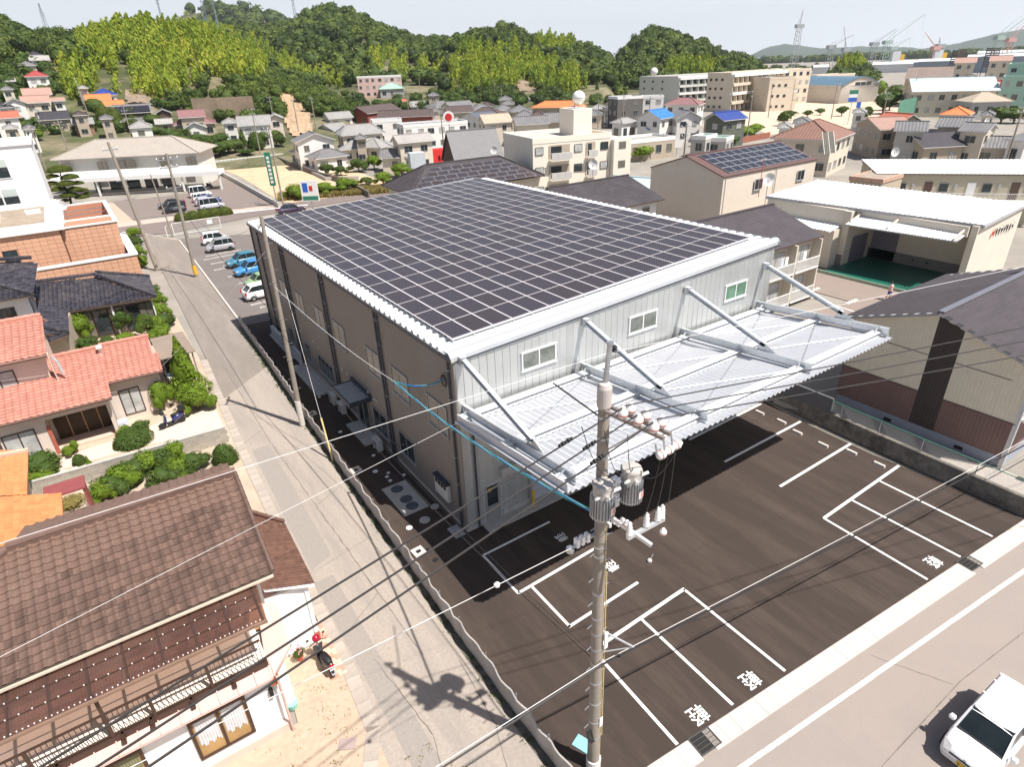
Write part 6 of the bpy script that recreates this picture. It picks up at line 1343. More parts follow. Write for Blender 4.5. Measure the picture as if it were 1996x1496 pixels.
# ---- apartment with dark gable roof right behind the hall
r2 = hp('dark roofed two storey flats directly behind the right end of the hall', (1357,442), (1604,460), 9, 5.6, win=False) if 0 else house('dark roofed two storey flats directly behind the right end of the hall', (29,8.7), (42.2,8.7), 10.8, 5.6, 'gable', rise=1.9, roof=M_slate, wall=M_wcream, rib=None, win=False, trim=M_trimb, over=.5)
rloc = r2.location
def L22(x,y,z): return (x-rloc.x, y-rloc.y, z)
for z in (.3,3.0):
 for x0 in (34.6,38.2):
  MB().box(*L22(x0,8.35,z), *L22(x0+3.4,8.45,z+.12)).box(*L22(x0,8.35,z+1.0), *L22(x0+3.4,8.42,z+1.06)).build('balcony_rail', M_trimw, r2)
  b_ = MB(); [b_.box(*L22(x0+.1*k,8.37,z+.12), *L22(x0+.03+.1*k,8.4,z+1.0)) for k in range(34)]; tag(b_.build('balcony_balusters', M_trimw, r2), kind='stuff')
  MB().box(*L22(x0,8.45,z), *L22(x0+3.4,9.2,z+.1)).build('balcony_floor', M_conc, r2)
  simple_win(r2, L22, x0+.5, x0+2.8, 9.2, z+.1, z+2.0, M_curtain, M_alg)
MB().box(*L22(37.9,8.4,0), *L22(38.1,9.2,5.5)).box(*L22(41.5,8.4,0), *L22(41.65,9.2,5.5)).build('balcony_partition', M_wcream, r2)
for k,(x,c) in enumerate(((36.0,(.55,.6,.65)),(36.6,(.75,.74,.72)),(39.2,(.75,.74,.72)))):
 o = MB().box(x,8.5,3.95,x+.45,8.53,4.75).build('laundry', pm('laundry %d'%k, c, .9, .05, 3)); tag(o, ('pale blue towel on the upper balcony of the dark roofed flats','white sheet beside a pale blue towel on the flats balcony','white sheet alone on the right flats balcony')[k], 'laundry', 'laundry on the balcony')
house('dark hipped neighbour house peeping over the rear corner of the hall', (33,30.4), (45.6,30.4), 12.5, 5.3, 'gable', rise=2.0, roof=M_slate, wall=M_wwhite, rib=None, trim=M_trimb, over=.7)
# ---- cream block with brown roof and solar panels
r4 = house('cream two storey block with brown metal roof and solar panels', (54,29), (74,29.3), 12, 6.95, 'gable', rise=1.9, roof=pm('brown metal roof', (.13,.075,.07), .6, .1, 1), wall=pm('cream corrugated wall', (.66,.58,.49), .8, .04, 1, stain=(.6,.53,.45), samt=.3), rib=.4, over=.12, win=False, trim=M_trimb)
q = r4.location; rz4 = r4.rotation_euler.z
for x in (60.2,69.6): window_y(x-q.x, x+1.6-q.x, 4.6, 5.9, M_dglass, y=29.05-q.y+.1*(x-54)/14, parent=r4, fm=M_galvw)
MB().tube([(64.6-q.x,29.1-q.y,0),(64.6-q.x,29.1-q.y,6.8)],.06,6).tube([(54.1-q.x,29.0-q.y,0),(54.1-q.x,29.0-q.y,6.8)],.06,6).build('downpipe', M_alg, r4)
sp_ = thing('roof_solar_panels', 'solar panels on the brown roof of the cream block', 'solar panels', (55.6,29.6,7.12))
sp_.rotation_euler = (math.atan(1.9/6.0), 0, .015)
pdd = MB().box(.02,.02,.1,1.56,1.28,.14,1).mesh([(.05,.05,.141),(1.53,.05,.141),(1.53,1.25,.141),(.05,1.25,.141)],[(0,1,2,3)],0).data('solar_panel', [pm('dark solar glass', (.03,.028,.035), .15, .1, 1, spec=.7), M_frame])
for j in range(4):
 for i in range(11): link('solar_panel', pdd, sp_, (i*1.6,j*1.32,0))
# ---- two storey corridor flats right
a_ = house('cream corridor flats with white roof and railings', (73.0,20.5), (85.5,6.0), 9, 6.1, 'shed', rise=.5, roof=R_white, wall=M_wbeige, rib=.5, over=.2, win=False, trim=M_trimb)
def loc_(t, x, y, z): v = Matrix.Rotation(-t.rotation_euler.z,4,'Z') @ Vector((x-t.location.x,y-t.location.y,z-t.location.z)); return tuple(v)
dA = Vector((12.5,-14.5,0)).normalized(); oA = Vector((-dA.y*-1, dA.x*-1,0))
L_ = math.hypot(12.5,14.5)
mb = MB()
MB().box(-L_/2,-4.5-1.2,2.9,L_/2,-4.4,3.05).build('corridor_slab', M_trimw, a_)
MB().box(-L_/2,-5.72,3.95,L_/2,-5.66,4.02).build('handrail', M_trimw, a_)
for k in range(110): mb.box(-L_/2+k*L_/110,-5.7,3.05,-L_/2+k*L_/110+.03,-5.68,3.95)
tag(mb.build('balusters', M_trimw, a_), kind='stuff')
for k in range(4):
 x = -L_/2+1+k*4.7
 MB().box(x,-4.36,3.1,x+.9,-4.3,5.1).build('door', (M_trimw,M_trimb)[k%2], a_); w_ = MB().box(x+1.6,-4.36,3.9,x+2.7,-4.3,5.0).build('window', M_alg, a_); MB().box(x+1.66,-4.38,3.96,x+2.64,-4.35,4.94).build('pane', M_dglass, w_); MB().box(x+3.3,-4.4,4.2,x+3.6,-4.3,4.9).build('meter_box', M_wgrey, a_)
hp('windowless tan block with rusty edged felt roof before the corridor flats', (1655,345), (1722,352), 7, 6.0, 'flat', rise=.12, roof=pm('felt roof', (.33,.27,.22), .95, .2, 1), wall=M_wtan, over=.1, win=False, trim=pm('rusty edge', (.5,.33,.25), .8, .3, 3))
yc = thing('crane_parts', 'yellow steel rack and ladders on the wall of the tan block', 'rack', g(1735,345,4.5));
for k in range(4): MB().bar((0,0,.2+k*.35),(2.2,-1.5,.5+k*.35),.12,.2).build('yellow_beam', M_yel, yc)
o = MB().mesh([(0,0,0),(1.8,0,0),(3.6,2.8,2.6),(1.8,2.8,2.6)],[(0,1,2,3)]).build('x', M_ww) ; COL.objects.unlink(o)
tp_ = thing('tilted_roof_panel', 'tall tilted white framed panel rack standing between the workshop and the brown hipped house', 'rack', g(1618,300,4.6), rad(-20))
mb = Plane([(-1.1,0,0),(1.1,0,0),(1.7,1.5,3.3),(-.4,1.5,3.3)])
for j in range(6):
 for i in range(2): q_ = [mb.at(.1+i*1.05,.1+j*.6,.03),mb.at(1.1+i*1.05,.1+j*.6,.03),mb.at(1.1+i*1.05,.65+j*.6,.03),mb.at(.1+i*1.05,.65+j*.6,.03)]; MB().mesh(q_,[(0,1,2,3)]).build('glass_panel', M_beigeglass, tp_)
for u in (0,1.1,2.2): MB().bar(mb.at(u,0,0),mb.at(u,3.7,0),.08,.08).build('rail', M_trimw, tp_)
# ---- hip house with solar slates behind the hall
hs = hp('dark slate hipped house with stepped solar panels behind the hall', (800,380), (1062,342), (748,361), 4.3, 'hip', rise=2.9, roof=M_slate, wall=M_wcream, rib=None, trim=M_trimb, over=.8, nl=1, win=False)
# panels on its front slope
lw = None
bb = [v.co for v in hs.children[0].data.vertices]; xs_ = [v.x for v in bb]; ys_ = [v.y for v in bb]
W0, D0 = max(xs_)-min(xs_)+1.6, max(ys_)-min(ys_)+1.6; slp = math.atan2(2.9, min(D0,W0)/2)
sp2 = thing('roof_solar_panels', 'stepped rows of solar panels on the dark slate hip roof', 'solar panels', (0,0,0)); sp2.parent = None
M0 = Matrix.Translation(hs.location) @ Matrix.Rotation(hs.rotation_euler.z,4,'Z') @ Matrix.Translation((-W0/2+.2,-D0/2+.3,4.35)) @ Matrix.Rotation(slp,4,'X'); sp2.matrix_world = M0
pd3 = MB().box(.02,.02,.04,1.78,1.0,.09,1).mesh([(.04,.04,.092),(1.76,.04,.092),(1.76,.98,.092),(.04,.98,.092)],[(0,1,2,3)],0).data('solar_panel', [M_cell, M_frame])
SLV = (min(D0,W0)/2)/math.cos(slp)
for j in range(6):
 vv = .2+j*1.06
 if vv+1 > SLV-.4: break
 x0 = (vv+1.0)*(math.cos(slp))*1.05+.6; x1 = W0-x0-.3; n = int((x1-x0)/1.82)
 for i in range(n): link('solar_panel', pd3, sp2, (x0+i*1.82, vv, 0))
hp('steep grey slate roofed building with skylight between the solar house and the white flats', (888,323), (986,314), 9, 4.5, 'gable', rise=5.2, roof=pm('mid grey slate', (.20,.195,.20), .7, .08, 1), wall=M_wdark, rib=None, trim=M_trimb, over=.3, win=False)
# ---- white three storey flats with roof tank
ap = hp('white three storey flats with a round tank on the stair tower', (1038,277), (1192,264), 12, 9.2, 'flat', rise=.5, roof=pm('flat roof screed', (.52,.46,.41), .9, .1, 1), wall=pm('bright cream render', (.76,.70,.60), .9, .04, .6), over=.05, win=False, trim=pm('bright cream render', (.76,.70,.60)))
bb = [v.co for v in ap.children[0].data.vertices]; x0_, x1_, y0_ = min(v.x for v in bb), max(v.x for v in bb), min(v.y for v in bb); WW = x1_-x0_
M_ap = MATS['bright cream render']
for s in range(3):
 z = .4+s*2.95
 for u, w_, kind in ((.03,.1,'w'),(.2,.26,'b'),(.52,.1,'w'),(.67,.12,'b'),(.86,.1,'w')):
  xa = x0_+u*WW; xb = xa+w_*WW
  if kind == 'w':
   f = MB().box(xa,y0_-.06,z+.9,xb,y0_-.01,z+.96).box(xa,y0_-.06,z+2.0,xb,y0_-.01,z+2.06).box(xa,y0_-.06,z+.96,xa+.06,y0_-.01,z+2.0).box(xb-.06,y0_-.06,z+.96,xb,y0_-.01,z+2.0).build('window', M_brnal, ap); MB().box(xa+.06,y0_-.04,z+.96,xb-.06,y0_-.015,z+2.0).build('pane', rnd.choice((M_dglass,M_curtain)), f)
  else:
   f = MB().box(xa,y0_-.05,z+.1,xb,y0_-.012,z+2.2).build('balcony_recess', M_wtan, ap); MB().box(xa+.3,y0_-.07,z+.2,xa+(xb-xa)*.6,y0_-.052,z+2.0).build('pane', M_dglass, f)
   MB().box(xa-.1,y0_-.95,z-.1,xb+.1,y0_-.05,z+.05).build('balcony_slab', M_ap, ap)
   n = max(2,int((xb-xa)/1.0));
   for k in range(n): MB().box(xa+(xb-xa)*k/n+.02,y0_-.95,z+.1,xa+(xb-xa)*(k+1)/n-.02,y0_-.91,z+1.05).build('balcony_panel', pm('balcony panel', (.5,.48,.46), .6, .04, 2), ap)
   MB().box(xa-.12,y0_-.96,z+1.06,xb+.12,y0_-.9,z+1.12).build('balcony_rail', M_trimw, ap)
MB().box(x0_+WW*.62,y0_+3,9.2,x0_+WW*.86,y0_+8,13.2).build('stair_tower', M_ap, ap); MB().box(x1_+.0,y0_-.9,0,x1_+3.2,y0_+6,8.6).build('side_wing', M_ap, ap)
for s in range(3): w_ = MB().box(x1_+.9,y0_-.96,1.4+s*2.9,x1_+2.2,y0_-.9,2.5+s*2.9).build('window', M_alg, ap); MB().box(x1_+.96,y0_-.98,1.46+s*2.9,x1_+2.14,y0_-.95,2.44+s*2.9).build('pane', M_beigeglass, w_)
def tank(label, x, y, z, r, par=None, legs=True):
 t = thing('roof_tank', label, 'water tank', (x,y,z), 0, 'round white roof tanks')
 n = 10; prof = [(max(.02,r*math.sin(math.pi*k/n)), r+.5-r*math.cos(math.pi*k/n)) for k in range(n+1)]
 MB().lathe((0,0,0), prof, 20).build('tank', M_por, t, smooth=True); MB().lathe((0,0,r+.45), [(r*1.01,0),(r*1.02,.1)], 20).build('seam', M_conc, t)
 for k in range(4): a = math.pi/4+k*math.pi/2; MB().bar((r*.7*math.cos(a),r*.7*math.sin(a),0),(r*.6*math.cos(a),r*.6*math.sin(a),r*.8),.12,.12).build('leg', M_conc, t)
M_ = Matrix.Translation(ap.location) @ Matrix.Rotation(ap.rotation_euler.z,4,'Z'); v = M_ @ Vector((x0_+WW*.76,y0_+5,13.2)); tank('round white water tank on the stair tower of the three storey flats', v.x, v.y, v.z, 1.05)
# ---- clinic with broad beige hip roof
M_clroof = pm('beige grey shingle', (.40,.355,.31), .9, .07, 1.5, stain=(.34,.30,.27), samt=.5, sscale=.5)
cl = hp('two storey clinic under a wide beige grey hipped roof with white balcony band', (97,313), (388,298), 13, 6.4, 'hip', rise=2.8, roof=M_clroof, wall=pm('clinic white', (.72,.69,.62), .85, .04, 1), rib=None, trim=pm('clinic grey eave', (.3,.27,.25), .7), over=.9, win=False)
bb = [v.co for v in cl.children[0].data.vertices]; cx0, cx1, cy0 = min(v.x for v in bb), max(v.x for v in bb), min(v.y for v in bb)
MB().box(cx0+.5,cy0-1.5,3.0,cx1+2.2,cy0-1.35,4.3).box(cx0+.5,cy0-1.35,3.0,cx1+2.2,cy0-.02,3.2).box(cx0+.3,cy0-5.2,2.75,cx1+4.4,cy0-5.0,3.5).mesh([(cx0+.3,cy0-5.0,2.95),(cx1+4.4,cy0-5.0,2.95),(cx1+4.4,cy0-1.5,3.5),(cx0+.3,cy0-1.5,3.5),(cx0+.3,cy0-5.0,2.8),(cx1+4.4,cy0-5.0,2.8),(cx1+4.4,cy0-1.5,2.8),(cx0+.3,cy0-1.5,2.8)],[(0,1,2,3),(7,6,5,4),(0,3,7,4),(1,5,6,2)]).build('balcony_band', M_trimw, cl)
for u in (.06,.3,.42,.49,.72,.9):
 xa = cx0+(cx1-cx0)*u; w_ = MB().box(xa,cy0-.08,3.7,xa+1.75,cy0-.01,5.7).build('window', M_trimb, cl)
 for s_ in (0,1): MB().box(xa+.08+s_*.83,cy0-.1,3.78,xa+.82+s_*.83,cy0-.075,5.62).build('pane', M_beigeglass, w_)
for u in (.34,.46,.58,.7):
 xa = cx0+(cx1-cx0)*u; w_ = MB().box(xa,cy0-.08,.4,xa+2.4,cy0-.01,2.7).build('window', M_black, cl); MB().box(xa+.1,cy0-.1,.5,xa+1.15,cy0-.08,2.6).box(xa+1.25,cy0-.1,.5,xa+2.3,cy0-.08,2.6).build('pane', M_dglass, w_)
d_ = MB().box(cx0+6.5,cy0-.1,.1,cx0+7.6,cy0-.02,2.7).build('door', M_black, cl)
for k in range(5): MB().box(cx0+6.65,cy0-.13,.3+k*.47,cx0+7.45,cy0-.1,.62+k*.47).build('door_pane', pm('pale green glass', (.45,.6,.5), .2, .05, 2), d_)
for xx in (cx0+9,cx0+14,cx1-3,cx1+3.9): MB().box(xx,cy0-4.9,0,xx+.3,cy0-4.6,2.8).build('porch_pillar', M_trimw, cl)
MB().box(cx0,cy0-3.5,0,cx1+1,cy0-2.2,.25).build('porch_step', M_kerb, cl)
# white building far left
wb2 = thing('white_building', 'tall white three storey building cut by the left edge with large windows', 'building', (-23,86,0))
MB().box(-12,-7,0,9.3,9,13.2).build('wall', pm('bright white paint', (.82,.81,.80), .8, .02, 1), wb2); MB().box(-12,-7.2,13.2,9.5,-6.9,13.5).box(9.2,-6.9,13.2,9.5,9.2,13.5).build('parapet', M_trimw, wb2)
for z in (3.0,6.2,9.6):
 for x in (-8,-2,3.0):
  w_ = MB().box(x,-7.08,z,x+3.4,-7.0,z+2.3).build('window', M_al, wb2)
  for k in range(2): MB().box(x+.12+k*1.65,-7.1,z+.12,x+1.6+k*1.65,-7.07,z+1.3).build('pane', M_dglass, w_); MB().box(x+.12+k*1.65,-7.1,z+1.32,x+1.6+k*1.65,-7.07,z+2.18).build('pane', pm('milky glass', (.5,.55,.52), .2, .05, 2), w_)
# ==== TERRAIN: hills behind the town
def az_of(px, py): d = ray(px, py); return math.atan2(d[0], d[1])
def el_of(px, py): d = ray(px, py); return d[2]/math.hypot(d[0], d[1])
_tabx = list(range(-400, 2500, 20)); _taba = [az_of(x, 180) for x in _tabx]
def col_of(az): return float(np.interp(az, _taba, _tabx))
HILLS = [
 dict(n='left', sil=[(-300,60),(-100,35),(0,26),(40,42),(60,58),(90,52),(150,44),(205,38),(260,42),(320,70),(380,110)], dr=470, df=350, zf=31, pre=[(160,0),(200,3.5),(240,8),(275,15),(310,24),(350,31)], th=7),
 dict(n='bamboo', sil=[(85,165),(100,140),(130,95),(170,62),(210,40),(260,35),(300,30),(350,35),(400,42),(440,66),(480,82),(520,108),(560,126),(620,146),(680,172),(720,184),(745,200),(765,222)], dr=365, df=262, zf=8, pre=[(165,0),(210,3.5),(262,8)], th=8),
 dict(n='peak', sil=[(330,60),(380,50),(430,45),(500,52),(560,44),(600,22),(640,9),(680,18),(720,36),(760,56),(800,70),(830,78),(865,76),(880,80),(930,105),(960,130)], dr=720, df=430, zf=14, pre=[(240,0),(320,6),(430,14)], th=6),
 dict(n='far', sil=[(300,40),(360,19),(400,14),(450,32),(500,28),(530,32),(570,50),(620,80)], dr=1500, df=1200, zf=20, pre=[(900,0),(1200,20)], th=5),
 dict(n='right centre', sil=[(820,120),(870,74),(900,62),(930,56),(960,46),(1000,44),(1020,56),(1060,66),(1090,70),(1120,72),(1150,82),(1165,95),(1190,102),(1210,122),(1225,140)], dr=560, df=370, zf=10, pre=[(250,0),(320,5),(370,10)], th=6),
 dict(n='front bamboo', sil=[(868,160),(880,125),(920,104),(970,99),(1010,101),(1060,119),(1100,140),(1140,170),(1160,190)], dr=400, df=330, zf=6, pre=[(260,0),(330,6)], th=7),
 dict(n='right', sil=[(1170,135),(1195,104),(1220,90),(1240,70),(1255,54),(1280,51),(1310,58),(1350,73),(1380,83),(1400,93),(1440,103),(1470,112),(1490,128),(1510,150)], dr=620, df=420, zf=6, pre=[(330,0),(420,6)], th=6),
 dict(n='knoll', sil=[(1590,140),(1605,124),(1640,115),(1670,112),(1695,119),(1715,130),(1740,138)], dr=520, df=440, zf=4, pre=[(400,0),(440,4)], th=6),
]
for h in HILLS:
 s = sorted((az_of(x,y), CAM[2]+h['dr']*el_of(x,y)-h['th']) for x,y in h['sil']); h['az'] = [q[0] for q in s]; h['z'] = [q[1] for q in s]
_rs = np.random.RandomState(3); _ph = _rs.rand(12)*6.28
def nz(x, y):
 return (np.sin(x*.021+_ph[0])*np.cos(y*.017+_ph[1])*.5+np.sin(x*.051+_ph[2]+y*.03)*.3+np.cos(y*.063+_ph[3]-x*.02)*.25)
def hill_h(h, az, d):
 az = np.asarray(az, float); d = np.asarray(d, float); a0, a1 = h['az'][0], h['az'][-1]
 zr = np.interp(az, h['az'], h['z'], left=-5, right=-5)
 fade = np.clip((az-a0)/.03+.0, 0, 1)*np.clip((a1-az)/.03, 0, 1)
 if h['n'] == 'left': fade = np.clip((a1-az)/.07, 0, 1)
 pre = np.interp(d, [p[0] for p in h['pre']], [p[1] for p in h['pre']], left=-3)
 t = np.clip((d-h['df'])/(h['dr']-h['df']), 0, 1); s = t*(1.35-.35*t)
 zf = np.minimum(h['zf'], np.maximum(zr*.6, 0)+0*zr); main = zf+(zr-zf)*s
 z = np.where(d < h['df'], np.minimum(pre, np.maximum(zr, 0)), main)
 z = np.where(d > h['dr'], zr-(d-h['dr'])*.35, z)
 return np.where((az > a0) & (az < a1) | (h['n'] == 'left') & (az < a1), z*np.clip(fade*1.0+.0, 0, 1)-3*(1-fade), -5.0)
def TZ(x, y):
 dx, dy = np.asarray(x)-CAM[0], np.asarray(y)-CAM[1]; az = np.arctan2(dx, dy); d = np.hypot(dx, dy)
 z = np.full(np.shape(az), -.5, float)
 for h in HILLS: z = np.maximum(z, hill_h(h, az, d)+np.where(d > h['df'], nz(dx, dy)*2.2, 0)*(1 if h['dr'] < 1000 else 3))
 return z
def hit(px, py, up=0.0):
 """where the view ray of a photo pixel meets the terrain raised by `up`"""
 d = ray(px, py); n = math.hypot(d[0], d[1]); t = np.arange(60, 1700, .75)
 xs = CAM[0]+d[0]/n*t; ys = CAM[1]+d[1]/n*t; zs = CAM[2]+d[2]/n*t; gz2 = np.maximum(TZ(xs, ys), 0)+up
 k = np.nonzero(zs <= gz2)[0]; i = int(k[0]) if len(k) else len(t)-1
 return Vector((xs[i], ys[i], max(0, gz2[i]-up)))
# one terrain mesh in polar rows around the viewpoint
_azs = np.linspace(az_of(-380,180), az_of(2000,150), 330); _ds = np.concatenate([np.arange(155, 780, 7.5), np.arange(780, 1900, 40)])
AZ, DD = np.meshgrid(_azs, _ds, indexing='ij'); XX = CAM[0]+np.sin(AZ)*DD; YY = CAM[1]+np.cos(AZ)*DD; ZZ = TZ(XX, YY)
V_ = np.stack([XX, YY, ZZ], -1).reshape(-1, 3); nA, nD = AZ.shape
i_, j_ = np.meshgrid(np.arange(nA-1), np.arange(nD-1), indexing='ij'); b_ = (i_*nD+j_).ravel(); F_ = np.stack([b_, b_+nD, b_+nD+1, b_+1], 1)
keep = (ZZ.reshape(-1)[F_].max(1) > -.4); M_hill = pm('hill undergrowth', (.07,.08,.03), .95, .35, .08, stain=(.34,.27,.19), samt=.85, sscale=.035)
me = npmesh('hills', V_, F_[keep], M_hill, smooth=True); o = D.objects.new('hills', me); COL.objects.link(o); o['kind'] = 'structure'
def drape(name, poly, mat, lift=.5, step=5, kind='structure'):
 """a patch of ground given by a photo outline, laid on the terrain"""
 xs = [p[0] for p in poly]; ys = [p[1] for p in poly]; pts = {}; mb = MB()
 def inside(x, y):
  c = False
  for (x0,y0),(x1,y1) in zip(poly, poly[1:]+poly[:1]):
   if (y0 > y) != (y1 > y) and x < (x1-x0)*(y-y0)/(y1-y0)+x0: c = not c
  return c
 def P_(i, j):
  if (i,j) not in pts: v = hit(min(xs)+i*step, min(ys)+j*step); pts[(i,j)] = len(mb.v); mb.v.append((v.x, v.y, v.z+lift+rnd.uniform(-.2,.2)))
  return pts[(i,j)]
 for i in range(int((max(xs)-min(xs))/step)+1):
  for j in range(int((max(ys)-min(ys))/step)+1):
   if inside(min(xs)+(i+.5)*step, min(ys)+(j+.5)*step): mb.f.append((P_(i,j),P_(i,j+1),P_(i+1,j+1),P_(i+1,j))); mb.m.append(0)
 if mb.f: o = mb.build(name, mat); o['kind'] = kind; return o
M_soil = pm('sandy cut slope', (.46,.31,.20), .95, .2, .1, bump=.6, bscale=2, stain=(.3,.24,.15), samt=.6, sscale=.08)
M_rock = pm('brown rock face', (.27,.20,.15), .95, .35, .12, bump=.8, bscale=1.5, stain=(.14,.13,.07), samt=.6, sscale=.1)
BARE = [[(545,180),(575,178),(600,205),(612,262),(570,268),(550,225)],[(246,180),(300,173),(322,190),(345,195),(358,214),(330,212),(280,205),(245,200)],[(1000,158),(1035,155),(1060,178),(1030,182),(1005,182)],[(1020,60),(1045,62),(1048,76),(1024,77)],[(852,95),(890,98),(902,108),(880,112),(850,104)]]
for nm, p_, m_ in zip(('sandy_slope','rock_face','cut_bank','hilltop_clearing','grassy_clearing'), BARE, (M_soil, M_rock, M_rock, M_soil, pm('pale grass', (.22,.26,.10), .95, .15, .1))): drape(nm, p_, m_)
sea_mount = [(1440,118),(1480,99),(1500,90),(1530,85),(1560,88),(1600,94),(1650,91),(1700,90),(1760,91),(1800,95),(1830,90),(1870,84),(1900,75),(1950,64),(1996,57),(2060,48),(2150,52),(2300,80),(2500,110)]
mb = MB(); prev = None; rr_ = np.random.RandomState(5)
xs = np.arange(1430, 2500, 9); ym = np.interp(xs, [p[0] for p in sea_mount], [p[1] for p in sea_mount])
rows = []
for x, y in zip(xs, ym):
 az = az_of(x, y); zt = CAM[2]+6200*el_of(x, y)+rr_.uniform(-3,3); col = []
 for d, f in ((4800,-.02),(5100,.18+.05*math.sin(x*.05)),(5500,.5+.1*math.sin(x*.09)),(5900,.85),(6200,1.0),(7000,.3)): col.append((CAM[0]+math.sin(az)*d, CAM[1]+math.cos(az)*d, zt*f))
 rows.append(col)
mb.mesh([p for r in rows for p in r], [(i*6+j,(i+1)*6+j,(i+1)*6+j+1,i*6+j+1) for i in range(len(rows)-1) for j in range(5)])
o = mb.build('mountains', pm('distant mountain forest', (.05,.075,.045), .95, .2, .002), smooth=True); o['kind'] = 'structure'
# ==== TOWN HOUSES (front eave ends, picked in the photo, on their eave plane)
R_ltg = pm('pale grey tile', (.30,.29,.28), .6, .12, 1.0, stain=(.22,.21,.2), samt=.4); R_tanp = pm('pinkish tan roof', (.38,.24,.195), .7, .08, .8)
R_redl = pm('faded red roof', (.42,.13,.085), .7, .1, .8); R_beige = pm('beige slate', (.42,.35,.27), .8, .08, .8); R_dbr = pm('dark brown roof', (.095,.07,.065), .6, .12, .8)
R_bg = pm('slate blue roof', (.12,.135,.165), .55, .1, .8); M_wpk = pm('pink wall', (.62,.43,.39), .85, .05, .8); R_mint = pm('pale green roof', (.30,.47,.38), .6, .06, .8)
M_mint = pm('mint green wall', (.36,.55,.45), .8, .05, .8); M_wbr = pm('mid brown wall', (.28,.17,.11), .85, .1, .8); M_wconc = pm('school cream wall', (.64,.56,.45), .85, .04, .4)
ztop = lambda q, p: Z(q, *p)
